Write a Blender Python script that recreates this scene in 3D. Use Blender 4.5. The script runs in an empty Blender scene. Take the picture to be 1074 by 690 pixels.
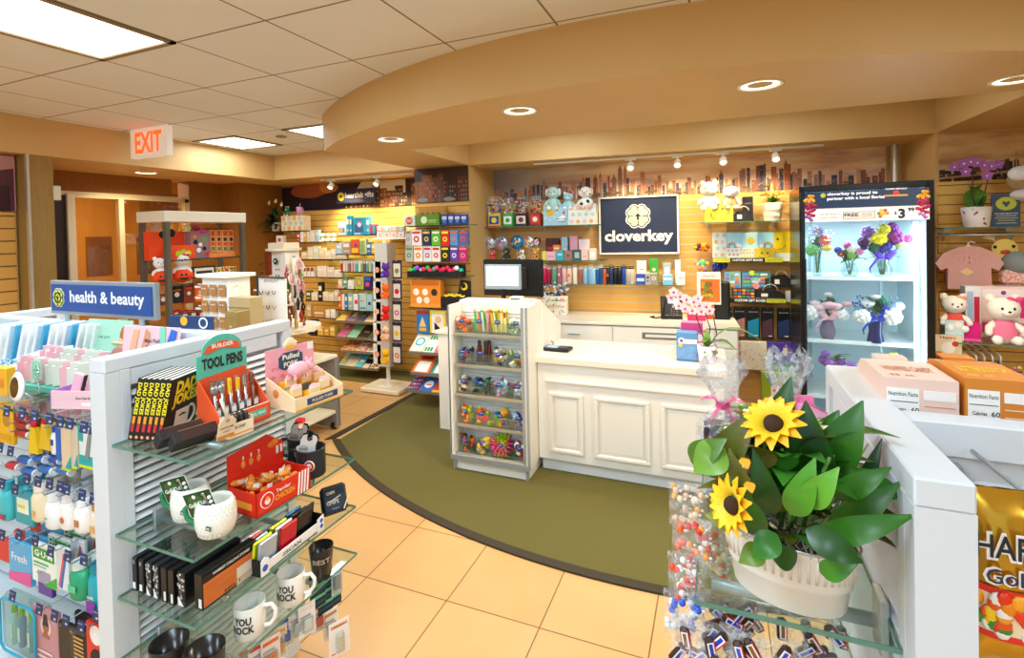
import bpy, math, random
from mathutils import Matrix, Vector, Euler
random.seed(7)
PI = math.pi
S = bpy.context.scene
COL = S.collection
# ------------------------------------------------------------------ camera
F, YAW, PITCH, ROLL, PX, PPY, CZ = 527.68, .389, .0171, -.0227, 537.0, 252.6, 1.71
fw = Vector((-math.sin(YAW)*math.cos(PITCH), math.cos(YAW)*math.cos(PITCH), -math.sin(PITCH)))
r0 = Vector((math.cos(YAW), math.sin(YAW), 0)); u0 = r0.cross(fw)
rt = r0*math.cos(ROLL) + u0*math.sin(ROLL); up = -r0*math.sin(ROLL) + u0*math.cos(ROLL)
cd = bpy.data.cameras.new('camera'); cam = bpy.data.objects.new('camera', cd); COL.objects.link(cam)
cd.sensor_width = 36; cd.lens = F/1074*36; cd.shift_y = -(345-PPY)/1074; cd.clip_start = .05
mw = Matrix((rt, up, -fw)).transposed().to_4x4(); mw.translation = (0, 0, CZ); cam.matrix_world = mw
S.camera = cam
def at(u, v, ax, val):
    """point of the plane ax=val seen at photo pixel u,v"""
    d = rt*((u-PX)/F) - up*((v-PPY)/F) + fw
    k = 'xyz'.index(ax); o = Vector((0, 0, CZ)); t = (val-o[k])/d[k]
    return o + d*t
# ------------------------------------------------------------------ world, exposure, ceiling lamps' light
S.view_settings.view_transform = 'Standard'; S.view_settings.look = 'None'
S.cycles.transparent_max_bounces = 24; S.view_settings.exposure = 0.32; S.view_settings.gamma = 1; S.view_settings.use_curve_mapping = False
w = bpy.data.worlds.new('world'); S.world = w; w.use_nodes = True
w.node_tree.nodes['Background'].inputs[0].default_value = (.68, .85, 1, 1)
w.node_tree.nodes['Background'].inputs[1].default_value = 1.0
def area(name, loc, sx, sy, power, col=(.60, .80, 1), rot=(0, 0, 0), spread=PI):
    l = bpy.data.lights.new(name, 'AREA'); l.shape = 'RECTANGLE'; l.size = sx; l.size_y = sy; l.energy = power
    l.color = col; l.spread = spread
    o = bpy.data.objects.new(name, l); COL.objects.link(o); o.location = loc; o.rotation_euler = rot; return o
def spot(name, loc, target, power, col=(1, .8, .5), ang=60, blend=.6, size=.04):
    l = bpy.data.lights.new(name, 'SPOT'); l.energy = power; l.color = col; l.spot_size = math.radians(ang)
    l.spot_blend = blend; l.shadow_soft_size = size
    o = bpy.data.objects.new(name, l); COL.objects.link(o); o.location = loc
    o.rotation_euler = (Vector(target)-Vector(loc)).to_track_quat('-Z', 'Y').to_euler(); return o
TROFFERS = [(-2.849, 1.155, .6, 1.2), (-4.68, 3.855, .6, .6), (-3.46, 3.855, .6, .6),
            (-1.0, -.05, .6, 1.2), (2.04, 1.155, .6, 1.2), (-4.68, .255, .6, .6), (-.4, -1.85, .6, 1.2), (-2.849, -1.85, .6, 1.2), (2.04, -1.85, .6, 1.2), (-1.3, 4.0, .6, .6), (.4, 4.0, .6, .6)]  # unseen troffers; the recess pair is added to brighten the alcove
for x, y, sx, sy in TROFFERS:
    area('troffer_light', (x, y, 2.70), sx*.9, sy*.95, (36 if sy > 1 else 17)*sx*sy/.72*(1.5 if y == 4.0 else 1))
DOWN = [(-1.063, 2.757), (.205, 2.822), (1.395, 3.312), (-2.235, 3.13), (-5.523, 3.432)]
for x, y in DOWN:
    spot('downlight_light', (x, y, 2.405), (x, y, 0), 78, (1, .82, .55), 150, .6, .07)
# ------------------------------------------------------------------ materials
def lin(c):
    if isinstance(c, str):
        c = c.lstrip('#'); c = c if len(c) == 6 else ''.join(x*2 for x in c)
        c = tuple(int(c[i:i+2], 16)/255 for i in (0, 2, 4))
    return tuple(x/12.92 if x <= .04045 else ((x+.055)/1.055)**2.4 for x in c)+(1,)
_m = {}
def M(c, r=.5, metal=0, alpha=1, trans=0, emit=0, noise=0, ior=1.45, scale=40, spec=.5):
    """flat procedural material, optional mottling"""
    k = (c if isinstance(c, str) else tuple(c), r, metal, alpha, trans, emit, noise, ior, scale, spec)
    if k in _m: return _m[k]
    m = bpy.data.materials.new('mat_'+str(c).strip('#')); m.use_nodes = True
    nt = m.node_tree; b = nt.nodes['Principled BSDF']; col = lin(c)
    b.inputs['Base Color'].default_value = col; b.inputs['Roughness'].default_value = r
    b.inputs['Metallic'].default_value = metal; b.inputs['Alpha'].default_value = alpha
    b.inputs['Transmission Weight'].default_value = trans; b.inputs['IOR'].default_value = ior
    b.inputs['Specular IOR Level'].default_value = spec
    if emit:
        b.inputs['Emission Color'].default_value = col; b.inputs['Emission Strength'].default_value = emit
    if noise:
        tc = nt.nodes.new('ShaderNodeTexCoord'); n = nt.nodes.new('ShaderNodeTexNoise'); n.inputs['Scale'].default_value = scale
        n.inputs['Detail'].default_value = 4
        mx = nt.nodes.new('ShaderNodeMix'); mx.data_type = 'RGBA'
        mx.inputs[6].default_value = tuple(x*(1-noise) for x in col[:3])+(1,); mx.inputs[7].default_value = tuple(min(1, x*(1+noise)) for x in col[:3])+(1,)
        nt.links.new(tc.outputs['Object'], n.inputs['Vector']); nt.links.new(n.outputs['Fac'], mx.inputs[0]); nt.links.new(mx.outputs[2], b.inputs['Base Color'])
    _m[k] = m; return m
def glass(c='#f4fbf8', a=.16, r=.03):
    k = ('glass', c, a, r)
    if k in _m: return _m[k]
    m = bpy.data.materials.new('mat_glass'); m.use_nodes = True; nt = m.node_tree; nt.nodes.clear()
    o = nt.nodes.new('ShaderNodeOutputMaterial'); t = nt.nodes.new('ShaderNodeBsdfTransparent'); t.inputs[0].default_value = lin(c)
    g = nt.nodes.new('ShaderNodeBsdfGlossy'); g.inputs['Roughness'].default_value = r
    f = nt.nodes.new('ShaderNodeLayerWeight'); f.inputs[0].default_value = .5
    pw = nt.nodes.new('ShaderNodeMath'); pw.operation = 'POWER'; pw.inputs[1].default_value = 4
    ml = nt.nodes.new('ShaderNodeMath'); ml.operation = 'MULTIPLY_ADD'; ml.inputs[1].default_value = .55; ml.inputs[2].default_value = .03+a*.2
    mx = nt.nodes.new('ShaderNodeMixShader')
    nt.links.new(f.outputs['Facing'], pw.inputs[0]); nt.links.new(pw.outputs[0], ml.inputs[0]); nt.links.new(ml.outputs[0], mx.inputs[0]); nt.links.new(t.outputs[0], mx.inputs[1]); nt.links.new(g.outputs[0], mx.inputs[2])
    nt.links.new(mx.outputs[0], o.inputs[0]); _m[k] = m; return m
def film(c='#f4f6f8', a=.25, r=.12):
    """crinkled cellophane"""
    k = ('film', c, a, r)
    if k in _m: return _m[k]
    m = bpy.data.materials.new('mat_film'); m.use_nodes = True; nt = m.node_tree; nt.nodes.clear()
    o = nt.nodes.new('ShaderNodeOutputMaterial'); t = nt.nodes.new('ShaderNodeBsdfTransparent'); t.inputs[0].default_value = (1, 1, 1, 1)
    p = nt.nodes.new('ShaderNodeBsdfPrincipled'); p.inputs['Base Color'].default_value = lin(c); p.inputs['Roughness'].default_value = r
    n = nt.nodes.new('ShaderNodeTexNoise'); n.inputs['Scale'].default_value = 38; n.inputs['Detail'].default_value = 5; n.inputs['Distortion'].default_value = 1.2
    tc = nt.nodes.new('ShaderNodeTexCoord'); bp = nt.nodes.new('ShaderNodeBump'); bp.inputs['Strength'].default_value = .9; bp.inputs['Distance'].default_value = .02
    cr = nt.nodes.new('ShaderNodeValToRGB'); cr.color_ramp.elements[0].position = .45; cr.color_ramp.elements[1].position = .68
    cr.color_ramp.elements[0].color = (a*.5,)*3+(1,); cr.color_ramp.elements[1].color = (min(1, a*2.6),)*3+(1,)
    nt.links.new(tc.outputs['Object'], n.inputs['Vector']); nt.links.new(n.outputs['Fac'], bp.inputs['Height']); nt.links.new(bp.outputs[0], p.inputs['Normal'])
    nt.links.new(n.outputs['Fac'], cr.inputs[0])
    mx = nt.nodes.new('ShaderNodeMixShader'); nt.links.new(cr.outputs[0], mx.inputs[0]); nt.links.new(t.outputs[0], mx.inputs[1]); nt.links.new(p.outputs[0], mx.inputs[2])
    nt.links.new(mx.outputs[0], o.inputs[0]); _m[k] = m; return m
def gridmat(name, base, line, sx, sy, ox, oy, lw, rough, mottle=.0, nscale=3, ax=(0, 1), base2=None, bump=0, coat=0):
    """surface divided by thin joint lines in two directions, world position driven"""
    m = bpy.data.materials.new(name); m.use_nodes = True; nt = m.node_tree; b = nt.nodes['Principled BSDF']
    g = nt.nodes.new('ShaderNodeNewGeometry'); sp = nt.nodes.new('ShaderNodeSeparateXYZ'); nt.links.new(g.outputs['Position'], sp.inputs[0])
    def mth(op, a, bb=None, c=None):
        n = nt.nodes.new('ShaderNodeMath'); n.operation = op
        for i, x in enumerate((a, bb, c)):
            if x is None: continue
            if isinstance(x, (int, float)): n.inputs[i].default_value = x
            else: nt.links.new(x, n.inputs[i])
        return n.outputs[0]
    fs, ids = [], []
    for a, s, o in ((ax[0], sx, ox), (ax[1], sy, oy)):
        if not s: continue
        q = mth('DIVIDE', mth('SUBTRACT', sp.outputs[a], o-1000*s), s); fr = mth('FRACT', q)
        d = mth('MULTIPLY', mth('MINIMUM', fr, mth('SUBTRACT', 1, fr)), s)
        fs.append(mth('LESS_THAN', d, lw/2)); ids.append(mth('FLOOR', q))
    f = fs[0] if len(fs) == 1 else mth('MAXIMUM', fs[0], fs[1])
    cb = nt.nodes.new('ShaderNodeCombineXYZ')
    for i, q in enumerate(ids): nt.links.new(q, cb.inputs[i])
    wn = nt.nodes.new('ShaderNodeTexWhiteNoise'); nt.links.new(cb.outputs[0], wn.inputs[0])
    n = nt.nodes.new('ShaderNodeTexNoise'); n.inputs['Scale'].default_value = nscale; n.inputs['Detail'].default_value = 6
    nt.links.new(g.outputs['Position'], n.inputs['Vector'])
    t = mth('ADD', mth('MULTIPLY', n.outputs['Fac'], .75), mth('MULTIPLY', wn.outputs[0], .25))
    c = lin(base); c2 = lin(base2) if base2 else c
    mx = nt.nodes.new('ShaderNodeMix'); mx.data_type = 'RGBA'
    mx.inputs[6].default_value = tuple(x*(1-mottle) for x in c[:3])+(1,); mx.inputs[7].default_value = tuple(min(1, x*(1+mottle)) for x in c2[:3])+(1,)
    nt.links.new(t, mx.inputs[0])
    m2 = nt.nodes.new('ShaderNodeMix'); m2.data_type = 'RGBA'; nt.links.new(f, m2.inputs[0]); nt.links.new(mx.outputs[2], m2.inputs[6]); m2.inputs[7].default_value = lin(line)
    nt.links.new(m2.outputs[2], b.inputs['Base Color']); b.inputs['Roughness'].default_value = rough
    if coat: b.inputs['Coat Weight'].default_value = coat; b.inputs['Coat Roughness'].default_value = .15
    return m
def stretchmat(name, c1, c2, scale, rough=.6):
    m = bpy.data.materials.new(name); m.use_nodes = True; nt = m.node_tree; b = nt.nodes['Principled BSDF']; b.inputs['Roughness'].default_value = rough
    tc = nt.nodes.new('ShaderNodeTexCoord'); mp = nt.nodes.new('ShaderNodeMapping'); mp.inputs['Scale'].default_value = scale
    n = nt.nodes.new('ShaderNodeTexNoise'); n.inputs['Scale'].default_value = 1; n.inputs['Detail'].default_value = 5
    mx = nt.nodes.new('ShaderNodeMix'); mx.data_type = 'RGBA'; mx.inputs[6].default_value = lin(c1); mx.inputs[7].default_value = lin(c2)
    nt.links.new(tc.outputs['Object'], mp.inputs[0]); nt.links.new(mp.outputs[0], n.inputs['Vector']); nt.links.new(n.outputs['Fac'], mx.inputs[0]); nt.links.new(mx.outputs[2], b.inputs['Base Color'])
    return m
def specks(cols, scale=60, r=.5, base=None):
    """many small coloured pieces (voronoi cells)"""
    k = ('specks', tuple(cols), scale, r)
    if k in _m: return _m[k]
    m = bpy.data.materials.new('mat_specks'); m.use_nodes = True; nt = m.node_tree; b = nt.nodes['Principled BSDF']; b.inputs['Roughness'].default_value = r
    tc = nt.nodes.new('ShaderNodeTexCoord'); v = nt.nodes.new('ShaderNodeTexVoronoi'); v.inputs['Scale'].default_value = scale
    sp = nt.nodes.new('ShaderNodeSeparateColor'); cr = nt.nodes.new('ShaderNodeValToRGB'); cr.color_ramp.interpolation = 'CONSTANT'
    e = cr.color_ramp.elements
    while len(e) < len(cols): e.new(.5)
    for i, c in enumerate(cols): e[i].position = i/len(cols); e[i].color = lin(c)
    nt.links.new(tc.outputs['Object'], v.inputs['Vector']); nt.links.new(v.outputs['Color'], sp.inputs[0]); nt.links.new(sp.outputs[0], cr.inputs[0]); nt.links.new(cr.outputs[0], b.inputs['Base Color'])
    _m[k] = m; return m
# ------------------------------------------------------------------ mesh builder
_txt = {}
def text_geo(s, bold=0, extr=0.0):
    k = (s, bold, extr)
    if k not in _txt:
        cu = bpy.data.curves.new('t', 'FONT'); cu.body = s; cu.size = 1; cu.offset = bold; cu.extrude = extr; cu.resolution_u = 2
        o = bpy.data.objects.new('t', cu); COL.objects.link(o)
        dg = bpy.context.evaluated_depsgraph_get(); me = o.evaluated_get(dg).to_mesh()
        vs = [v.co.copy() for v in me.vertices]; fs = [tuple(p.vertices) for p in me.polygons]
        o.evaluated_get(dg).to_mesh_clear(); bpy.data.objects.remove(o)
        _txt[k] = (vs, fs)
    return _txt[k]
def RZ(a): return Matrix.Rotation(a, 4, 'Z')
def RX(a): return Matrix.Rotation(a, 4, 'X')
def RY(a): return Matrix.Rotation(a, 4, 'Y')
def TR(x, y, z): return Matrix.Translation((x, y, z))
class B:
    def __init__(s): s.v = []; s.f = []; s.mi = []; s.sm = []; s.ms = []; s.m = Matrix.Identity(4)
    def at(s, m): s.m = m; return s
    def mat(s, m):
        if isinstance(m, str): m = M(m)
        if m not in s.ms: s.ms.append(m)
        return s.ms.index(m)
    def add(s, vs, fs, m, smooth=False, T=None):
        o = len(s.v); mm = s.m @ T if T is not None else s.m
        s.v += [mm @ Vector(p) for p in vs]; i = s.mat(m)
        for f in fs: s.f.append(tuple(o+k for k in f)); s.mi.append(i); s.sm.append(smooth)
        return s
    def box(s, c, d, m, bev=0, T=None):
        x, y, z = c; a, b_, h = d[0]/2, d[1]/2, d[2]/2
        if bev <= 0:
            vs = [(x+i*a, y+j*b_, z+k*h) for i in (-1, 1) for j in (-1, 1) for k in (-1, 1)]
            fs = [(0, 1, 3, 2), (4, 6, 7, 5), (0, 4, 5, 1), (2, 3, 7, 6), (0, 2, 6, 4), (1, 5, 7, 3)]
            return s.add(vs, fs, m, False, T)
        bev = min(bev, a*.9, b_*.9, h*.9); vs = []; ix = {}
        for i in (-1, 1):
            for j in (-1, 1):
                for k in (-1, 1):
                    for q in range(3):
                        e = [a-bev, b_-bev, h-bev]; e[q] = (a, b_, h)[q]
                        ix[i, j, k, q] = len(vs); vs.append((x+i*e[0], y+j*e[1], z+k*e[2]))
        fs = []
        for q in range(3):
            p, r = [(1, 2), (2, 0), (0, 1)][q]
            for sg in (-1, 1):
                L = []
                for sp, sr in ((-1, -1), (1, -1), (1, 1), (-1, 1)):
                    t = [0]*3; t[q] = sg; t[p] = sp; t[r] = sr; L.append(ix[t[0], t[1], t[2], q])
                fs.append(tuple(L if sg > 0 else L[::-1]))
            for sp in (-1, 1):
                for sr in (-1, 1):
                    t = [0]*3; t[p] = sp; t[r] = sr; t[q] = -1; A = tuple(t); t[q] = 1; C = tuple(t)
                    fs.append((ix[A+(p,)], ix[C+(p,)], ix[C+(r,)], ix[A+(r,)]))
        for i in (-1, 1):
            for j in (-1, 1):
                for k in (-1, 1): fs.append(tuple(ix[i, j, k, q] for q in range(3)))
        return s.add(vs, fs, m, False, T)
    def lathe(s, prof, m, c=(0, 0, 0), n=16, T=None, sx=1, sy=1, smooth=True, caps=True):
        vs = []; fs = []
        for r, z in prof:
            for k in range(n): a = 2*PI*k/n; vs.append((c[0]+r*sx*math.cos(a), c[1]+r*sy*math.sin(a), c[2]+z))
        for i in range(len(prof)-1):
            for k in range(n): k2 = (k+1) % n; fs.append((i*n+k, i*n+k2, (i+1)*n+k2, (i+1)*n+k))
        if caps:
            fs.append(tuple(range(n))[::-1]); fs.append(tuple((len(prof)-1)*n+k for k in range(n)))
        return s.add(vs, fs, m, smooth, T)
    def cyl(s, c, r, h, m, n=16, axis='z', T=None, r2=None, smooth=True):
        R = {'z': Matrix.Identity(4), 'x': RY(PI/2), 'y': RX(-PI/2)}[axis]
        T2 = TR(*c) @ R; T2 = T @ T2 if T is not None else T2
        vs = []; r2 = r if r2 is None else r2
        for q, z in ((r, -h/2), (r2, h/2)):
            for k in range(n): a = 2*PI*k/n; vs.append((q*math.cos(a), q*math.sin(a), z))
        s.add(vs, [(k, (k+1) % n, n+(k+1) % n, n+k) for k in range(n)], m, smooth, T2)
        return s.add(vs, [tuple(range(n))[::-1], tuple(range(n, 2*n))], m, False, T2)
    def sph(s, c, r, m, n=12, k=8, T=None):
        if isinstance(r, (int, float)): r = (r, r, r)
        vs = [(c[0], c[1], c[2]-r[2])]; fs = []
        for i in range(1, k):
            t = PI*i/k
            for j in range(n):
                a = 2*PI*j/n; vs.append((c[0]+r[0]*math.sin(t)*math.cos(a), c[1]+r[1]*math.sin(t)*math.sin(a), c[2]-r[2]*math.cos(t)))
        vs.append((c[0], c[1], c[2]+r[2])); L = len(vs)-1
        for j in range(n):
            j2 = (j+1) % n; fs.append((0, 1+j2, 1+j)); fs.append((L, 1+(k-2)*n+j, 1+(k-2)*n+j2))
            for i in range(k-2): fs.append((1+i*n+j, 1+i*n+j2, 1+(i+1)*n+j2, 1+(i+1)*n+j))
        return s.add(vs, fs, m, True, T)
    def tube(s, pts, r, m, n=8, T=None, close=False):
        P = [Vector(p) for p in pts]; N = len(P); rr = r if isinstance(r, (list, tuple)) else [r]*N
        vs = []; pr = None
        for i, p in enumerate(P):
            d = (P[(i+1) % N]-P[i-1]) if close else (P[min(i+1, N-1)]-P[max(i-1, 0)])
            d.normalize()
            if pr is None: pr = d.orthogonal().normalized()
            else: pr = (pr-d*pr.dot(d)); pr = pr.normalized() if pr.length > 1e-6 else d.orthogonal().normalized()
            q = d.cross(pr)
            for k in range(n): a = 2*PI*k/n; vs.append(p+(pr*math.cos(a)+q*math.sin(a))*rr[i])
        fs = []
        for i in range(N if close else N-1):
            i2 = (i+1) % N
            for k in range(n): k2 = (k+1) % n; fs.append((i*n+k, i*n+k2, i2*n+k2, i2*n+k))
        if not close: fs.append(tuple(range(n))[::-1]); fs.append(tuple((N-1)*n+k for k in range(n)))
        return s.add(vs, fs, m, True, T)
    def prism(s, poly, h, m, T=None, z=0):
        n = len(poly); vs = [(x, y, z) for x, y in poly]+[(x, y, z+h) for x, y in poly]
        fs = [tuple(range(n))[::-1], tuple(range(n, 2*n))]+[(k, (k+1) % n, n+(k+1) % n, n+k) for k in range(n)]
        return s.add(vs, fs, m, False, T)
    def text(s, t, size, m, T, bold=.0, align='c', extr=0.0, wid=None, valign='m'):
        """text in the XY plane of T; size = capital height-ish em"""
        vs, fs = text_geo(t, bold, extr)
        if not vs: return s
        x0 = min(v.x for v in vs); x1 = max(v.x for v in vs); y0 = min(v.y for v in vs); y1 = max(v.y for v in vs)
        k = size; kx = wid/(x1-x0) if wid else size
        ox = {'c': (x0+x1)/2, 'l': x0, 'r': x1}[align]; oy = (y0+y1)/2 if valign == 'm' else 0
        return s.add([((v.x-ox)*kx, (v.y-oy)*k, v.z*k) for v in vs], fs, m, False, T)
    def leaf(s, base, tip, w, m, bend=.2, fold=.15, n=6, nrm=(0, 0, 1), m2=None):
        """pointed leaf blade with a folded midrib, bent along its length"""
        b_ = Vector(base); t = Vector(tip); d = t-b_; L = d.length; u = d.normalized(); nn = Vector(nrm); nn = (nn-u*nn.dot(u))
        nn = nn.normalized() if nn.length > 1e-4 else u.orthogonal().normalized(); sd = u.cross(nn)
        vs = []; fs = []
        for i in range(n+1):
            q = i/n; c = b_+d*q+nn*(math.sin(PI*q)*bend*L); ww = w*.5*(math.sin(PI*(q**.75))**.85*(1.05-.15*q)+(.03 if i == 0 else 0)) if 0 < i < n else 0.0012
            vs += [c-sd*ww+nn*ww*fold, c, c+sd*ww+nn*ww*fold]
        for i in range(n): o = i*3; fs += [(o, o+1, o+4, o+3), (o+1, o+2, o+5, o+4)]
        return s.add(vs, fs, m, True)
    def build(s, name, parent=None, loc=None, rotz=0, **kw):
        me = bpy.data.meshes.new(name); me.from_pydata([tuple(v) for v in s.v], [], s.f)
        for m in s.ms: me.materials.append(m)
        me.polygons.foreach_set('material_index', s.mi); me.polygons.foreach_set('use_smooth', s.sm); me.update()
        o = bpy.data.objects.new(name, me); COL.objects.link(o)
        if parent: o.parent = parent
        if loc is not None: o.location = loc
        if rotz: o.rotation_euler = (0, 0, rotz)
        for k, v in kw.items(): o[k] = v
        return o
    def thing(s, name, label, cat, loc=(0, 0, 0), rotz=0, group=None, rot=None, kind=None):
        o = s.build(name, None, loc, rotz)
        if rot: o.rotation_euler = rot
        o['label'] = label; o['category'] = cat
        if group: o['group'] = group
        if kind: o['kind'] = kind
        return o
def thing(name, label, cat, loc=(0, 0, 0), rotz=0, group=None, rot=None, kind=None):
    o = bpy.data.objects.new(name, None); COL.objects.link(o); o.empty_display_size = .05
    o.location = loc; o.rotation_euler = rot if rot else (0, 0, rotz); o['label'] = label; o['category'] = cat
    if group: o['group'] = group
    if kind: o['kind'] = kind
    return o
def dup(root, loc=None, rotz=None, label=None, group=None, rot=None, scale=None):
    r = root.copy(); COL.objects.link(r)
    if loc is not None: r.location = loc
    if rotz is not None: r.rotation_euler = (0, 0, rotz)
    if rot is not None: r.rotation_euler = rot
    if scale: r.scale = scale
    if label: r['label'] = label
    if group: r['group'] = group
    for ch in list(root.children):
        c = ch.copy(); COL.objects.link(c); c.parent = r
        for g in list(ch.children):
            d = g.copy(); COL.objects.link(d); d.parent = c
    return r
def struct(b, name): return b.build(name, kind='structure')
def rc(*cols): return random.choice(cols)
# ================================================================== ROOM SHELL
TAN = stretchmat('mat_tan_paint', '#cca566', '#d4ad6e', (3, 3, 3), .55)
WOODWALL = stretchmat('mat_dark_wallcover', '#82500f', '#a0661c', (60, 60, 6), .6)
POSTW = stretchmat('mat_post_wallcover', '#8a6a30', '#a5823e', (80, 80, 8), .6)
FLOOR = gridmat('mat_floor_tile', '#c4965c', '#7c552c', .457, .457, -2.110, 2.471, .006, .34, .10, 2.2, base2='#d2aa72', coat=.15)
CEIL = gridmat('mat_ceiling_tile', '#e4e2de', '#857560', .61, .6, -3.764, 1.755, .011, .9, .03, 60)
SLAT = gridmat('mat_slatwall', '#dca44c', '#6b4a20', 0, .0762, 0, .02, .007, .45, .12, 5, ax=(0, 2), base2='#ecba60')
SLATA = gridmat('mat_slatwall_alcove', '#dca34e', '#c8bca8', 0, .0762, 0, .02, .008, .42, .08, 4, ax=(0, 2), base2='#e6b05c'); WHITE = M('#f1efe8', .4); WHITE2 = M('#e9e6dd', .35); NAVY = M('#1c2440', .45); BLACK = M('#121214', .4); METAL = M('#b4bcc2', .35, .55); ALU = M('#c9c4b6', .35, .7)
GLS = glass(); GEDGE = M('#5f8f7c', .1, alpha=.75)
ANG = math.atan2(.29, 3.99)
WD = Vector((math.cos(ANG), math.sin(ANG), 0)); WN = Vector((math.sin(ANG), -math.cos(ANG), 0))   # along / out of the counter's rear wall
W0 = Vector((-2.385, 5.32, 0)); F0 = Vector((-2.385, 4.695, 0))
def onwall(u, v, d=0, P0=W0):
    """pixel to (s along the wall, z, point) on the plane d metres in front of the counter's rear wall"""
    p0 = P0+WN*d; o = Vector((0, 0, CZ)); r = rt*((u-PX)/F)-up*((v-PPY)/F)+fw
    t = (p0-o).dot(WN)/r.dot(WN); p = o+r*t
    return p
b = B(); b.box((0, 1.5, -.05), (16, 12, .1), FLOOR); struct(b, 'floor')
# ceiling with real lamp openings covered by the lamps
b = B(); b.box((-.5, 1.0, 2.77), (11, 9, .1), CEIL); struct(b, 'ceiling')
CB = M('#8f8062', .6)
# left bulkhead and underside (trim)
b = B(); b.box((-5.62, 1.5, 2.57), (1.1, 9.6, .3), TAN); b.box((-4.05, 5.33, 2.57), (2.03, 1.34, .3), TAN); struct(b, 'trim_1')
# curved soffit over the counter : ring with straight recess behind
arc = []
R_, cx_, cy_ = 3.96, -.5, 6.35
a0 = math.atan2(3.3-cy_, -3.03-cx_); a1 = math.atan2(3.9-cy_, 2.62-cx_)
N_ = 60
for i in range(N_+1): a = a0+(a1-a0)*i/N_; arc.append((cx_+R_*math.cos(a), cy_+R_*math.sin(a)))
FR = F0+WD*4.0                                         # right end of the bulkhead face
outer = arc+[(5.5, 4.6), (5.5, 6.4), (-3.03, 6.2)]
inner = [(-2.375, 3.6), (1.616, 3.6), (FR.x, FR.y), (-2.385, 4.695)]
# build ring as strips: front band, left, right, back
def slab(b, poly, m): b.prism(poly, .30, m, z=2.42)
b = B()
front = arc+[(2.62, 3.6)] if arc[-1][1] > 3.6 else arc
fb = [p for p in arc if p[0] <= 1.616]
# quads between arc and the recess front edge
for i in range(N_):
    p, q = arc[i], arc[i+1]
    y0 = 3.6
    b.add([(p[0], p[1], 2.42), (q[0], q[1], 2.42), (q[0], max(y0, q[1]), 2.42), (p[0], max(y0, p[1]), 2.42)], [(0, 3, 2, 1)], TAN)
    b.add([(p[0], p[1], 2.42), (q[0], q[1], 2.42), (q[0], q[1], 2.72), (p[0], p[1], 2.72)], [(0, 1, 2, 3)], TAN, True)
b.add([(-2.375, 3.6, 2.42), (1.616, 3.6, 2.42), (1.616, 3.6, 2.72), (-2.375, 3.6, 2.72)], [(0, 3, 2, 1)], TAN)
b.add([(-3.03, 3.6, 2.42), (-2.375, 3.6, 2.42), (-2.385, 4.695, 2.42), (-2.385, 6.2, 2.42), (-3.03, 6.2, 2.42)], [(0, 4, 3, 2, 1)], TAN)
b.add([(-3.03, 3.3, 2.42), (-3.03, 6.2, 2.42), (-3.03, 6.2, 2.72), (-3.03, 3.3, 2.72)], [(0, 3, 2, 1)], TAN)
b.add([(-2.375, 3.6, 2.42), (-2.385, 4.695, 2.42), (-2.385, 4.695, 2.72), (-2.375, 3.6, 2.72)], [(0, 1, 2, 3)], TAN)
b.add([(1.616, 3.6, 2.42), (FR.x, FR.y, 2.42), (FR.x, FR.y, 2.72), (1.616, 3.6, 2.72)], [(0, 3, 2, 1)], TAN)
b.add([(1.616, 3.6, 2.42), (5.5, 3.6, 2.42), (5.5, 6.4, 2.42), (FR.x, 6.4, 2.42), (FR.x, FR.y, 2.42)], [(0, 4, 3, 2, 1)], TAN)
e = arc[-1]
b.add([(e[0], e[1], 2.42), (5.5, 6.2, 2.42), (5.5, 6.2, 2.72), (e[0], e[1], 2.72)], [(0, 1, 2, 3)], TAN)
b.add([(-2.385, 4.695, 2.42), (FR.x, FR.y, 2.42), (FR.x, FR.y, 2.72), (-2.385, 4.695, 2.72)], [(0, 1, 2, 3)], TAN)
b.add([(-2.385, 4.695, 2.42), (FR.x, FR.y, 2.42), (FR.x, 6.2, 2.42), (-2.385, 6.2, 2.42)], [(0, 3, 2, 1)], TAN)
struct(b, 'trim_2')
# counter alcove : back wall (slatwall), side walls
def wallbox(b, P0, s0, s1, z0, z1, m, t=.1, off=0):
    p = P0+WD*s0+WN*off; q = P0+WD*s1+WN*off; n = -WN*t
    vs = [(p.x, p.y, z0), (q.x, q.y, z0), (q.x, q.y, z1), (p.x, p.y, z1)]
    vs += [(x+n.x, y+n.y, z) for x, y, z in vs]
    return b.add(vs, [(0, 1, 2, 3), (4, 7, 6, 5), (0, 4, 5, 1), (3, 2, 6, 7), (0, 3, 7, 4), (1, 5, 6, 2)], m)
b = B(); wallbox(b, W0, -.4, 5.2, 0, 2.42, TAN); wallbox(b, W0, 0, 4.0, 0, 2.05, SLATA, .02, .02); struct(b, 'wall_back')
b = B()
b.box((-2.5, 5.2, 1.21), (.23, 1.03, 2.42), TAN); struct(b, 'wall_counter_left')
b = B(); wallbox(b, F0, 4.0, 7, 0, 2.42, TAN, .9); wallbox(b, F0, 4.01, 7, 0, 2.03, SLAT, .02, .02)
b.cyl((FR.x-.13, FR.y+.5, 1.21), .03, 2.42, ALU)
struct(b, 'wall_right')
# gift wall and its short return
b = B(); b.box((-4.3, 5.36, 1.21), (2.8, .1, 2.42), TAN); b.box((-4.33, 5.30, 1.03), (2.56, .02, 2.06), SLAT)
b.box((-2.72, 4.75, 1.21), (.66, .1, 2.42), TAN); b.box((-2.72, 4.69, 1.02), (.66, .02, 2.04), SLAT); b.box((-3.04, 5.05, 1.21), (.02, .6, 2.42), TAN)
struct(b, 'wall_gifts')
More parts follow.
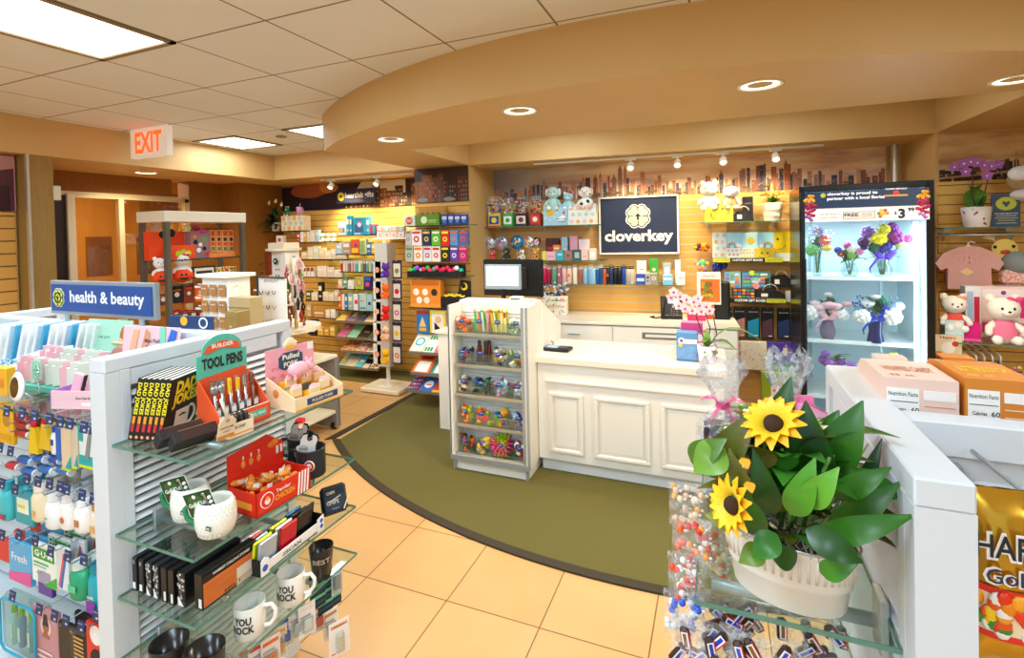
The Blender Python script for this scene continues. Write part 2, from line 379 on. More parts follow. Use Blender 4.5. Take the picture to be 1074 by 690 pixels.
# left wall with dark wallcovering
b = B()
b.box((-6.08, 1.70, 2.34), (.2, 4.6, .24), WOODWALL); b.box((-6.08, 4.42, 1.21), (.2, .42, 2.42), WOODWALL)
b.box((-5.85, 5.0, 1.21), (.44, .74, 2.42), WOODWALL)
b.box((-6.08, 2.55, 1.1), (.2, .38, 2.3), WOODWALL)
struct(b, 'wall_left')
b = B(); b.box((-5.2, 2.34, 1.21), (.24, .17, 2.42), POSTW); b.box((-5.07, 2.25, 1.21), (.03, .02, 2.42), ALU); struct(b, 'trim_3')
# left slatwall nearer than the post
b = B(); b.box((-5.3, .8, 1.21), (.1, 2.9, 2.42), TAN); b.box((-5.24, .75, .98), (.03, 2.96, 1.96), SLAT2 if 'SLAT2' in globals() else gridmat('mat_slatwall_left', '#d9a24c', '#5e4016', 0, .1, 0, .03, .010, .5, .08, 4, ax=(0, 2))); struct(b, 'wall_left_slat')
b = B(); b.box((-3.4, -4.0, 1.36), (4.2, .1, 2.72), TAN); b.box((3.6, -4.0, 1.36), (3.8, .1, 2.72), TAN); b.box((5.55, 1, 1.36), (.1, 11, 2.72), TAN); struct(b, 'wall_near')
# corridor behind the storefront
CORR = stretchmat('mat_corridor_wall', '#c98f3c', '#d79d48', (2, 2, 2), .7)
b = B(); b.box((-8.3, 3.2, 1.4), (.1, 7, 2.8), CORR); b.box((-7.2, 3.2, 2.75), (2.2, 7, .1), TAN); b.box((-7.2, 6.2, 1.4), (2.2, .1, 2.8), CORR); b.box((-7.2, -.3, 1.4), (2.2, .1, 2.8), CORR); struct(b, 'wall_corridor')
area('corridor_light', (-7.1, 3.2, 2.65), .6, 1.8, 60, (1, .8, .5))
# storefront: frame, panes, open leaf
FRM = M('#cfc09a', .35, .3)
b = B()
b.box((-5.99, 4.17, 1.1), (.06, .06, 2.2), FRM); b.box((-5.99, 2.76, 1.1), (.06, .05, 2.2), FRM); b.box((-5.99, 3.465, 2.19), (.06, 1.46, .06), FRM); b.box((-5.99, 3.44, 1.08), (.06, .05, 2.16), FRM)
struct(b, 'window_1')
b = B(); b.box((-5.99, 3.11, 1.1), (.008, .63, 2.14), glass('#f2ead8', .2)); b.box((-5.99, 3.80, 1.1), (.008, .68, 2.14), glass('#f2ead8', .2)); o = struct(b, 'window_2')
# ceiling lamps
LT = M('#fff6e6', .5, emit=3.2)
FRAME = M('#8d7a5c', .5)
for i, (x, y, sx, sy) in enumerate(TROFFERS):
    lab = ['long rectangular fluorescent troffer in the ceiling nearest the left edge', 'square bright troffer near the left bulkhead corner', 'square troffer partly hidden behind the curved soffit'][i] if i < 3 else 'unseen fluorescent ceiling troffer added to light the shop'
    t = thing('ceiling_light', lab, 'light', (x, y, 2.72), 0, None if i < 3 else 'ceiling troffers')
    b = B()
    for q in (-1, 1): b.box((q*(sx/2-.015), 0, -.004), (.03, sy, .012), FRAME); b.box((0, q*(sy/2-.015), -.004), (sx, .03, .012), FRAME)
    b.build('frame', t)
    b = B(); b.box((0, 0, .002), (sx-.06, sy-.06, .006), LT)
    for q in (-.5, .5): b.tube([(q*sx*.45, -sy/2+.06, -.0), (q*sx*.45, sy/2-.06, -.0)], .012, LT)
    b.build('diffuser', t)
dl = None
DLAB = ['downlight in the curved soffit above the candy tower', 'largest downlight in the curved soffit above the counter', 'downlight cut by the right edge of the photo', 'downlight at the left end of the curved soffit', 'small downlight in the low ceiling above the glass door']
for i, (x, y) in enumerate(DOWN):
    t = thing('recessed_downlight', 'round recessed '+DLAB[i], 'light', (x, y, 2.42))
    b = B(); b.lathe([(.092, -.006), (.105, -.006), (.108, 0), (.092, 0), (.085, .03), (.092, -.006)], M('#e8e0cc', .4), n=28, caps=False); b.build('trim_ring', t)
    b = B(); b.lathe([(.088, -.002), (.06, .0), (.001, .0005)], M('#fff0d6', .3, emit=2.6), n=24, caps=False); b.build('lens', t)
# exit sign
t = thing('exit_sign', 'white exit sign with orange-red letters hanging from the left ceiling', 'sign', (0, 0, 0))
YE = 2.97; p = at(139, 137, 'y', YE); q = at(179, 162, 'y', YE)
t.location = ((p.x+q.x)/2, YE, (p.z+q.z)/2); wd, ht = q.x-p.x, abs(p.z-q.z)+.01
b = B(); b.box((0, 0, 0), (wd, .05, ht), M('#efe6da', .4, emit=.22), .006); b.build('housing', t)
b = B(); b.text('EXIT', ht*.95, M('#ff4a18', .4, emit=1.6), TR(0, -.027, 0) @ RX(PI/2), .03, wid=wd*.72); b.build('lettering', t)
b = B(); b.box((0, 0, ht/2+.008), (.1, .03, .016), WHITE); b.build('mount', t)
# carpet inset with a dark border, in the sweep of the soffit
GREEN = M('#5e5828', .95, noise=.22, scale=160); BORD = M('#38301f', .8)
cpt = [(x, y) for x, y in arc]
t = thing('floor_carpet', 'olive green carpet with a curved dark edge in front of the counter', 'carpet', (0, 0, 0))
b = B(); inn = [(cx_+(R_-.055)*math.cos(a0+.01+(a1-a0)*i/N_), cy_+(R_-.055)*math.sin(a0+.01+(a1-a0)*i/N_)) for i in range(N_+1)]
b.prism(inn+[(2.6, 5.2), (-2.38, 4.69), (-3.02, 4.66)], .008, GREEN, z=0); b.build('pile', t)
b = B(); ring = arc+inn[::-1]
for i in range(N_): b.prism([arc[i], arc[i+1], inn[i+1], inn[i]], .011, BORD)
b.prism([(-3.08, 3.27), (-3.02, 3.33), (-3.0, 4.66), (-3.06, 4.66)], .011, BORD); b.build('border', t)
# ================================================================== HELPERS FOR GOODS
def PG(d): return (Vector((0, 5.29-d, 0)), 0.0)
def PM(d): return (Vector((0, 4.68-d, 0)), 0.0)
def PA(d): return (W0+WN*(.02+d), ANG)
def PR(d): return (F0+WN*(.02+d), ANG)
def PY(y): return (Vector((0, y, 0)), 0.0)
PY_V = 252.6
def hit(u, v, pl):
    P0, a = pl; n = Vector((math.sin(a), -math.cos(a), 0)); o = Vector((0, 0, CZ))
    r = rt*((u-PX)/F)-up*((v-252.6)/F)+fw
    return o+r*((P0-o).dot(n)/r.dot(n))

def rect(R, pl, z0=None):
    """pixel rectangle on a vertical plane -> bottom centre, width, height, yaw"""
    u0, v0, u1, v1 = R; vm, um = (v0+v1)/2, (u0+u1)/2
    a, b_ = hit(u0, vm, pl), hit(u1, vm, pl); t, q = hit(um, v0, pl), hit(um, v1, pl)
    w_ = (b_-a).length; c = (a+b_)/2; zb = q.z if z0 is None else z0; h = max(t.z-zb, .01)
    return Vector((c.x, c.y, zb)), w_, h, pl[1]
def deco(b, w_, h, items, y=-.0012):
    """printing on the front face; coordinates run 0..1 across and up"""
    n = 0
    for it in items:
        n += 1; yy = y-.0004*n; k = it[0]
        if k == 't':      # text, x, y, height fraction, colour, [bold], [width fraction]
            b.text(it[1], h*it[4]*1.3, it[5], TR((it[2]-.5)*w_, yy, it[3]*h) @ RX(PI/2), it[6] if len(it) > 6 else .02, wid=(it[7]*w_ if len(it) > 7 else None))
        elif k == 'r':    # rectangle x0 y0 x1 y1 colour
            b.box(((it[1]+it[3])/2*w_-w_/2, yy, (it[2]+it[4])/2*h), (abs(it[3]-it[1])*w_, .0006, abs(it[4]-it[2])*h), it[5])
        elif k == 'c':    # disc x y r(of width) colour
            b.cyl(((it[1]-.5)*w_, yy, it[2]*h), it[3]*w_, .0006, it[4], 14, 'y')
        elif k == 'p':    # polygon
            b.prism([((x-.5)*w_, z*h) for x, z in it[1]], .0006, it[2], TR(0, yy, 0) @ RX(PI/2))
    return b
def pack(name, label, cat, R, pl, depth, col, dec=(), group=None, z0=None, bev=.002, tilt=0, hook=False, rot=0, side=None):
    p, w_, h, a = rect(R, pl, z0)
    b = B(); T = RX(tilt) if tilt else None
    if T is not None: b.at(T)
    b.box((0, depth/2, h/2), (w_, depth, h), col, bev)
    if side: b.box((0, depth/2+.001, h/2), (w_+.001, depth-.004, h*.96), side)
    deco(b, w_, h, dec)
    if hook: b.tube([(0, depth+.03, h*.97), (0, -.02, h*.97)], .0025, METAL, 5)
    return b.thing(name, label, cat, p, a+rot, group)
def star(b, c, r, m, n=5, T=None):
    pts = [((r if i % 2 == 0 else r*.45)*math.cos(PI/2+PI*i/n)+c[0], (r if i % 2 == 0 else r*.45)*math.sin(PI/2+PI*i/n)+c[1]) for i in range(2*n)]
    b.prism(pts, .001, m, T)
def clover(b, r, c1, c2, T, key='#20242c', e=.003, mid='#1f2740'):
    """four-leafed keyhole emblem: outline, gap, leaves, keyhole"""
    for lay, (m, g) in enumerate(((c2, .17), (mid, .09), (c1, 0.0))):
        z = e*1.2*lay
        for i in range(4):
            a = PI/2*i+PI/4; ca, sa = math.cos(a), math.sin(a)
            for s_ in (-1, 1):
                cc = (ca*r*.62-sa*s_*r*.20, sa*r*.62+ca*s_*r*.20)
                b.prism([(cc[0]+r*(.26+g)*math.cos(2*PI*j/16), cc[1]+r*(.26+g)*math.sin(2*PI*j/16)) for j in range(16)], e, m, T, z=z)
            b.prism([(ca*r*.06, sa*r*.06), (ca*r*.50+sa*r*.43, sa*r*.50-ca*r*.43), (ca*r*.70, sa*r*.70), (ca*r*.50-sa*r*.43, sa*r*.50+ca*r*.43)], e, m, T, z=z)
    b.prism([(r*.15*math.cos(2*PI*j/12), r*.06+r*.15*math.sin(2*PI*j/12)) for j in range(12)], e, key, T, z=e*3.8)
    b.prism([(-r*.06, 0), (-r*.11, -r*.32), (r*.11, -r*.32), (r*.06, 0)], e, key, T, z=e*3.8)
def shelf_glass(b, c, d, edge=True):
    b.box(c, d, GLS)
    if edge:
        x, y, z = c; a, q, h = d[0]/2, d[1]/2, d[2]
        b.box((x, y-q, z), (d[0], .002, h), GEDGE); b.box((x, y+q, z), (d[0], .002, h), GEDGE)
        b.box((x-a, y, z), (.002, d[1], h), GEDGE); b.box((x+a, y, z), (.002, d[1], h), GEDGE)
def louver(b, x, y0, y1, z0, z1, side, m, pitch=.0254, ax='x', t=.014):
    """horizontal slats of a slatted panel on the face at x (side +1 or -1)"""
    n = int((z1-z0)/pitch)
    for i in range(n):
        z = z0+i*pitch; p = [(x, z), (x+side*t, z+.006), (x+side*.003, z+pitch-.006), (x, z+pitch-.006)]
        if ax == 'x': vs = [(q, y0, r) for q, r in p]+[(q, y1, r) for q, r in p]
        else: vs = [(y0, q, r) for q, r in p]+[(y1, q, r) for q, r in p]
        b.add(vs, [(0, 1, 5, 4), (1, 2, 6, 5), (2, 3, 7, 6), (0, 3, 2, 1), (4, 5, 6, 7)], m)
WG = M('#d2d8dc', .38); WGs = M('#c4cace', .45)
# ================================================================== LEFT GONDOLA
LG = thing('gondola', 'white slatted H-shaped gondola at the left with glass shelves of mugs and gifts', 'display fixture', (-1.665, 1.22, 0))
def loc(b, name, par, o):   # build in world coordinates under a parent
    ob = b.build(name, par); ob.location = -Vector(o); return ob
O = LG.location
def endpanel(par, x0, x1, y0, y1, face, name='end_panel'):
    b = B(); cx = (x0+x1)/2; cy = (y0+y1)/2; t = x1-x0; h = 1.37
    b.box((cx, cy, h-.02), (t, y1-y0, .04), WG, .003)
    b.box((cx, y0+.02, h/2-.02), (t, .04, h-.04), WG); b.box((cx, y1-.02, h/2-.02), (t, .04, h-.04), WG)
    b.box((cx, cy, .05), (t, y1-y0-.08, .1), WG); b.box((cx, cy, h/2-.02), (t*.35, y1-y0-.08, h-.1), M('#a8aeb0', .5))  # core colour greyed to stand in for shade in the slots
    for s in face:
        xf = x1 if s > 0 else x0
        b.box((xf-s*.010, y0+.055, h/2), (.02, .03, h-.08), WG, .002); b.box((xf-s*.012, cy, h-.066), (.02, y1-y0-.14, .05), WG, .002)
    o_ = loc(b, name, par, O)
    b = B()
    for s in face: louver(b, xf_(x0, x1, s), y0+.07, y1-.04, .10, h-.092, s, WG, .0254)
    loc(b, 'slats', o_, (0, 0, 0))
    return o_
def xf_(x0, x1, s): return x1-.016 if s > 0 else x0+.016
endpanel(LG, -1.70, -1.63, .88, 1.56, (1,))
endpanel(LG, -3.27, -3.20, .88, 1.56, (-1,))
b = B(); b.box((-2.45, 1.28, 1.35), (1.5, .05, .04), WG, .003); b.box((-2.45, 1.28, .66), (1.5, .03, 1.32), WGs); b.box((-2.45, 1.28, .08), (1.5, .64, .14), WG)
louver(b, 1.265, -3.2, -1.7, .16, 1.32, -1, WG, .0508, 'y'); loc(b, 'centre_panel', LG, O)
SH = [1.119, .857, .674, .492]
for i, z in enumerate(SH):
    y1 = 1.53
    b = B(); shelf_glass(b, (-1.463, (.893+y1)/2, z), (.33, y1-.893, .008)); s_ = loc(b, 'glass_shelf', LG, O)
    for yb in (1.02, 1.36):
        b = B(); b.box((-1.622, yb, z-.012), (.012, .05, .07), METAL, .002); b.tube([(-1.62, yb, z-.014), (-1.34, yb, z-.014)], .010, METAL, 10); bk = loc(b, 'bracket', LG, O)
b = B(); shelf_glass(b, (-2.45, 1.08, 1.152), (1.5, .34, .008)); loc(b, 'glass_shelf', LG, O)
# ================================================================== RIGHT GONDOLA
RG = thing('gondola', 'white slatted H-shaped gondola at the right holding the potted plant and candy', 'display fixture', (.27, 1.1, 0)); O = RG.location
endpanel(RG, .238, .305, .82, 1.42, (-1, 1))
b = B(); b.box((1.1, 1.09, 1.34), (1.59, .05, .06), WG, .003); b.box((1.1, 1.09, .66), (1.59, .03, 1.32), WGs); b.box((1.1, 1.10, .08), (1.59, .6, .14), WG)
louver(b, 1.075, .305, 1.9, .16, 1.29, -1, WG, .0508, 'y'); loc(b, 'centre_panel', RG, O)
b = B(); b.box((.36, 1.062, .9), (.025, .02, .8), METAL); loc(b, 'slotted_upright', RG, O)
b = B(); shelf_glass(b, (.096, 1.12, 1.092), (.28, .50, .008)); loc(b, 'glass_shelf', RG, O)
b = B(); shelf_glass(b, (.096, 1.12, .84), (.28, .50, .008)); loc(b, 'glass_shelf', RG, O)
for yb in (.955, 1.24):
    b = B(); b.box((.232, yb, 1.075), (.012, .05, .09), METAL, .002); b.tube([(.235, yb, 1.073), (-.02, yb, 1.073)], .011, METAL, 10); loc(b, 'bracket', RG, O)
b = B(); shelf_glass(b, (.95, 1.27, 1.26), (1.28, .3, .008)); loc(b, 'glass_shelf', RG, O)
b = B(); b.box((1.1, .9, .6), (1.5, .012, .02), METAL)
# ================================================================== COUNTER
CT = thing('sales_counter', 'white panelled sales counter with a pale laminate top', 'counter', (-.593, 3.65, 0)); O = CT.location
TOPM = M('#efe6d6', .25, noise=.04); CW = M('#f0ece2', .35)
b = B(); b.box((-.593, 3.65, .45), (1.224, .57, .70), CW); loc(b, 'body', CT, O)
b = B(); b.box((-.593, 3.67, .05), (1.20, .53, .10), M('#e4e8e8', .4)); loc(b, 'kick_base', CT, O)
b = B(); b.box((-.590, 3.645, .815), (1.25, .61, .03), TOPM, .004); b.box((-.590, 3.343, .803), (1.25, .008, .035), TOPM); loc(b, 'countertop', CT, O)
b = B(); b.box((-.60, 3.355, .66), (1.09, .02, .022), CW, .005); loc(b, 'moulding', CT, O)
for x0, x1 in ((-1.12, -.875), (-.80, -.43), (-.36, .0)):
    b = B(); cx = (x0+x1)/2; wd = x1-x0
    for z in (.17, .565): b.box((cx, 3.357, z), (wd, .018, .028), CW, .006)
    for x in (x0+.014, x1-.014): b.box((x, 3.357, .3675), (.028, .018, .372), CW, .004)
    b.box((cx, 3.362, .3675), (wd-.09, .008, .33), CW, .002); loc(b, 'raised_panel', CT, O)
# ================================================================== CANDY TOWER
CU = thing('candy_display_unit', 'tall white slatted candy and toy display at the left end of the counter', 'display fixture', (-1.51, 3.33, 0)); O = CU.location
b = B(); b.box((-1.8, 3.335, .64), (.025, .33, 1.11), CW); b.box((-1.812, 3.18, .64), (.012, .02, 1.11), METAL); loc(b, 'side_panel', CU, O)
b = B(); b.box((-1.222, 3.335, .64), (.025, .33, 1.11), CW); b.box((-1.212, 3.176, .64), (.010, .025, 1.11), METAL); b.box((-1.24, 3.176, .64), (.02, .02, 1.11), METAL); loc(b, 'side_panel', CU, O)
b = B(); b.box((-1.51, 3.345, .64), (.56, .02, 1.1), CW); louver(b, 3.335, -1.785, -1.235, .13, 1.17, -1, WG, .0254, 'y', .006); loc(b, 'slatted_back', CU, O)
b = B(); b.box((-1.51, 3.345, .04), (.57, .30, .08), CW); b.box((-1.79, 3.19, .04), (.02, .02, .08), METAL); b.box((-1.23, 3.19, .04), (.02, .02, .08), METAL); loc(b, 'kick_base', CU, O)
b = B(); b.box((-1.51, 3.335, .095), (.6, .34, .025), CW); b.box((-1.51, 3.168, .1), (.60, .012, .035), METAL); loc(b, 'bottom_lip', CU, O)
b = B(); b.box((-1.51, 3.42, 1.20), (.6, .15, .02), CW); loc(b, 'top', CU, O)
b = B(); b.prism([(3.5, .83), (3.95, .83), (3.95, .97), (3.5, 1.19)], .02, CW, Matrix(((0, 0, 1, 0), (1, 0, 0, 0), (0, 1, 0, 0), (0, 0, 0, 1))), z=-1.225); loc(b, 'wing_panel', CU, O)
CROWS = [.985, .76, .545, .325, .115]   # bin bottoms
for z in CROWS:
    b = B(); b.box((-1.51, 3.20, z), (.545, .012, .02), ALU); loc(b, 'shelf_lip', CU, O)
    b = B(); b.box((-1.51, 3.27, z-.004), (.545, .13, .006), glass('#eef5f2', .2)); loc(b, 'acrylic_shelf', CU, O)
# ================================================================== BACK COUNTER
p0 = W0+WN*.335+WD*1.60; BC = thing('back_counter', 'cream back counter with drawers under the slatwall', 'counter', (p0.x, p0.y, 0), ANG)
b = B(); b.box((-.32, 0, .405), (2.44, .56, .77), M('#e2dccd', .4)); b.box((-.32, .0, .04), (2.44, .5, .08), CW); b.build('body', BC)
b = B(); b.box((-.32, -.005, .815), (2.47, .60, .03), TOPM, .004); b.build('countertop', BC)
for x0, x1 in ((-1.53, -.85), (-.84, -.21), (-.20, .70), (.71, .89)):
    b = B(); b.box(((x0+x1)/2, -.288, .71), (x1-x0, .016, .155), CW, .003); d_ = b.build('drawer', BC)
    if x0 == -.20:
        b = B(); b.box((.25, -.299, .715), (.36, .008, .06), M('#8d8a80', .4, .5), .002); b.box((.25, -.304, .715), (.30, .006, .025), M('#ece8df', .4)); b.build('label_slot', d_)
    else:
        b = B(); b.box(((x0+x1)/2-.05, -.305, .705), (.12, .012, .012), METAL, .003); b.build('handle', d_)
    b = B(); b.box(((x0+x1)/2, -.288, .36), (x1-x0, .016, .5), CW, .003); b.build('door', BC)
# ================================================================== COOLER
CLR = thing('flower_cooler', 'tall black glass-door refrigerator lit inside and full of flower bouquets', 'refrigerator', (.952, 4.2, 0), math.atan2(-.02, .78))
DK = M('#141416', .18); CWI = M('#dff1f6', .4)
b = B()
b.box((-.38, .40, 1.0), (.03, .72, 2.0), DK, .004); b.box((.38, .40, 1.0), (.03, .72, 2.0), DK, .004); b.box((0, .40, 1.985), (.78, .72, .03), DK); b.box((0, .75, 1.0), (.78, .02, 2.0), DK); b.box((0, .4, .06), (.78, .72, .12), DK); b.build('cabinet', CLR)
b = B(); b.box((-.362, .4, 1.05), (.006, .68, 1.82), CWI); b.box((.362, .4, 1.05), (.006, .68, 1.82), CWI); b.box((0, .735, 1.05), (.72, .008, 1.82), CWI); b.box((0, .4, .13), (.72, .68, .01), CWI)
for x in (-.25, .25): b.box((x, .725, 1.05), (.02, .01, 1.8), M('#b9ccd2', .3, .5))
b.build('liner', CLR)
COOLS = [1.315, .84, .42]
for z in COOLS:
    b = B(); b.box((0, .42, z), (.70, .5, .012), M('#eef6f8', .3)); b.box((0, .165, z), (.70, .012, .028), M('#f6fbfc', .3)); b.build('shelf', CLR)
b = B()
b.box((-.3765, .02, 1.04), (.027, .04, 1.9), DK, .004); b.box((.368, .02, 1.04), (.045, .04, 1.9), DK, .004); b.box((0, .02, 1.975), (.78, .04, .045), DK, .004); b.box((0, .02, .12), (.78, .04, .06), DK)
dr = b.build('door', CLR)
b = B(); b.box((0, .02, .96), (.73, .006, 1.62), glass('#f4fbff', .1)); b.build('glass_pane', dr)
b = B(); b.box((-.372, -.02, 1.12), (.02, .03, .7), DK, .005); b.build('handle', dr)
b = B(); b.tube([(.315, .10, .3), (.315, .10, 1.72)], .014, M('#f4fbff', .4, emit=5), 8); b.build('light_strip', CLR)
area('cooler_light', (1.25, 4.32, 1.1), 0.04, 1.4, 6, (.82, .94, 1), (PI/2, 0, PI-.6+PI*0)); area('cooler_light', (.95, 4.45, 1.72), .6, .05, 5, (.82, .94, 1))
# printed header inside the door
b = B(); hw, hh = .725, .195
H = lambda x, y: TR(x, -.0066, 1.755+y) @ RX(PI/2)
b.box((0, .0, 1.82), (hw, .008, hh*.62), M('#1d3350', .4, emit=.25)); b.box((0, .0, 1.715), (hw, .008, hh*.5), M('#eae4dc', .4, emit=.3))
WT = M('#ffffff', .4, emit=.4)
b.text('cloverkey is proud to', .030, WT, H(-.225, .105), .02, 'l', wid=.30); b.text('partner with a local florist', .030, WT, H(-.225, .072), .02, 'l', wid=.34)
b.cyl((-.25, -.006, 1.855), .016, .002, '#c8d44c', 14, 'y'); b.text('see gift shop for', .018, NAVY, H(-.27, -.035), 0, 'l', wid=.13); b.text('custom orders', .018, NAVY, H(-.27, -.058), 0, 'l', wid=.11)
b.box((-.035, -.0050, 1.707), (.19, .001, .052), NAVY); b.box((-.035, -.0056, 1.707), (.184, .001, .047), '#eae4dc'); b.text('FREE', .032, NAVY, H(-.08, -.045), .03, wid=.085); b.text('GIFT CARD', .012, NAVY, H(.012, -.04), 0, wid=.06); b.text('AND DELIVERY', .012, NAVY, H(.012, -.054), 0, wid=.06)
b.text('$', .03, NAVY, H(.175, -.04), .03); b.text('3', .085, NAVY, H(.21, -.045), .05); b.text('99', .036, NAVY, H(.262, -.02), .05)
for k in range(6): b.sph((.105+.024*math.cos(k), -.002, 1.715+.024*math.sin(k*1.05)), (.014, .004, .014), ['#e88a2a', '#d94f6e', '#f2c63a', '#7e8f3a', '#e06c2c', '#f4f0e4'][k])
b.sph((.105, -.004, 1.715), (.015, .004, .015), '#f0c030')
b.cyl((.18, -.004, 1.853), .018, .003, '#d8404a', 14, 'y'); b.box((.18, -.0045, 1.835), (.13, .002, .012), '#e0a33c'); b.text('FLORIST SPECIALS', .014, WT, H(.18, .125), .02, wid=.12)
for s in (-1, 1):
    for k in range(26):
        a = k*2.4; r_ = .011*math.sqrt(k)*1.15
        xx, zz = s*(hw/2-.03)+s*.01*0+r_*math.cos(a)*.6, 1.77+r_*math.sin(a)*1.5
        if abs(xx) < hw/2+.0: b.sph((xx, -.004, zz), (.013, .005, .013), rc('#a01448', '#b8204e', '#8b1050', '#c23060') if abs(zz-1.76) < .05 else (rc('#e8952a', '#f0b030') if zz > 1.8 else rc('#8a5ab0', '#b070c0')), 6, 4)
hg = b.build('header_graphic', dr); hg.location = (0, 0, .068)
# ================================================================== WALL MURALS (city views)
def skyline(name, label, P0, s0, s1, z0, z1, mode, seed, ang=ANG):
    rnd = random.Random(seed); t = thing(name, label, 'mural', P0+Vector((math.cos(ang), math.sin(ang), 0))*s0+Vector((0, 0, z0)), ang)
    W_, H_ = s1-s0, z1-z0
    m = bpy.data.materials.new('mat_mural_sky'); m.use_nodes = True; nt = m.node_tree; bs = nt.nodes['Principled BSDF']; bs.inputs['Roughness'].default_value = .5
    tc = nt.nodes.new('ShaderNodeTexCoord'); mp = nt.nodes.new('ShaderNodeMapping'); mp.inputs['Scale'].default_value = (1.2, 1, 7)
    n = nt.nodes.new('ShaderNodeTexNoise'); n.inputs['Scale'].default_value = 1.3; n.inputs['Detail'].default_value = 5
    cr = nt.nodes.new('ShaderNodeValToRGB'); cols = {'day': ['#b09aa0', '#eab896', '#fadcb0', '#fff0d0'], 'sun': ['#e0a878', '#f0c494', '#d8a888', '#f2d4a0'], 'dusk': ['#8c6244', '#b98a58', '#d8b078', '#c79a68']}[mode]
    e_ = cr.color_ramp.elements; e_.new(.5); e_.new(.6)
    for i, c in enumerate(cols): e_[i].position = .3+.13*i; e_[i].color = lin(c)
    nt.links.new(tc.outputs['Object'], mp.inputs[0]); nt.links.new(mp.outputs[0], n.inputs['Vector']); nt.links.new(n.outputs['Fac'], cr.inputs[0])
    if mode == 'day':   # the printed sky turns from slate at one end to peach
        sp = nt.nodes.new('ShaderNodeSeparateXYZ'); nt.links.new(tc.outputs['Object'], sp.inputs[0]); dv = nt.nodes.new('ShaderNodeMath'); dv.operation = 'DIVIDE'; dv.inputs[1].default_value = 1.25; dv.use_clamp = True
        nt.links.new(sp.outputs[0], dv.inputs[0]); mx = nt.nodes.new('ShaderNodeMix'); mx.data_type = 'RGBA'; mx.inputs[6].default_value = lin('#82808c'); nt.links.new(dv.outputs[0], mx.inputs[0]); nt.links.new(cr.outputs[0], mx.inputs[7]); nt.links.new(mx.outputs[2], bs.inputs['Base Color'])
    else: nt.links.new(cr.outputs[0], bs.inputs['Base Color'])
    b = B(); b.box((W_/2, 0, H_/2), (W_, .008, H_), m); b.build('printed_sky', t)
    b = B(); x = 0
    while x < W_:
        f_ = x/W_; bw = rnd.uniform(.018, .05)
        prof = (.35+.3*math.exp(-((f_-.35)/.12)**2)+.25*math.exp(-((f_-.75)/.1)**2)+.2*math.exp(-((f_-.08)/.06)**2))
        bh = H_*rnd.uniform(.35, 1.0)*prof*(1.3 if mode != 'dusk' else .8+.5*f_)
        pal = {'day': ['#b0694c', '#8c5a50', '#c98562', '#5b5566', '#46465a', '#a77a68', '#d09a72'], 'sun': ['#c0805e', '#a8705a', '#8f6a68', '#d6a27a'], 'dusk': ['#3a2c22', '#4c3a2a', '#2c231e', '#6a4c30']}[mode]
        bh = min(bh, H_-.01, H_-.01); bw = min(bw, W_-x)
        b.box((x+bw/2, -.0045, bh/2), (bw, .001, bh), M(rnd.choice(pal), .6))
        for _ in range(int(bh/.02)):
            if rnd.random() < .6: b.box((x+bw*rnd.uniform(.2, .8), -.0052, rnd.uniform(.01, bh-.004)), (bw*.2, .0006, .006), M(rnd.choice(['#f0c890', '#6a4a40', '#e0a070']), .6))
        if rnd.random() < .25 and bh > H_*.5: b.prism([(x+bw*.2, bh), (x+bw*.8, bh), (x+bw*.5, min(bh+.05, H_))], .001, pal[0], TR(0, -.004, 0) @ RX(PI/2))
        x += bw*rnd.uniform(.6, 1.5)
    low = {'day': '#7c6a40', 'sun': '#8a7048', 'dusk': '#33281c'}[mode]
    for _ in range(60): xx = rnd.uniform(.04, W_-.04); b.sph((xx, -.0055, rnd.uniform(.012, .05 if mode != 'dusk' else .09)), (.03, .0015, .014), low, 6, 4)
    if mode == 'dusk' or name == 'bridge_mural':
        for i in range(2):
            xa = W_*(.35+.5*i); b.box((xa, -.0062, H_*.32), (.008, .001, H_*.5), '#b88a50')
            for k in range(12):
                f0, f1 = k/12, (k+1)/12; zf = lambda q: H_*(.56-.42*math.sin(PI*q*.5))
                for s in (-1, 1): b.prism([(xa+s*f0*.25, zf(f0)), (xa+s*f1*.25, zf(f1)), (xa+s*f1*.25, zf(f1)+.006), (xa+s*f0*.25, zf(f0)+.006)][::s], .001, '#c89a5c', TR(0, -.0055, 0) @ RX(PI/2))
        b.prism([(0, .02), (W_, H_*.30), (W_, H_*.36), (0, .035)], .001, '#a87a44', TR(0, -.006, 0) @ RX(PI/2))
    b.build('printed_city', t); return t
skyline('city_mural', 'long sunset city skyline mural above the counter slatwall', W0+WN*.008, .0, 3.83, 2.06, 2.42, 'day', 3)
skyline('bridge_mural', 'dusk skyline mural with a suspension bridge on the right wall', F0+WN*.008, 4.02, 5.4, 2.03, 2.40, 'dusk', 5)
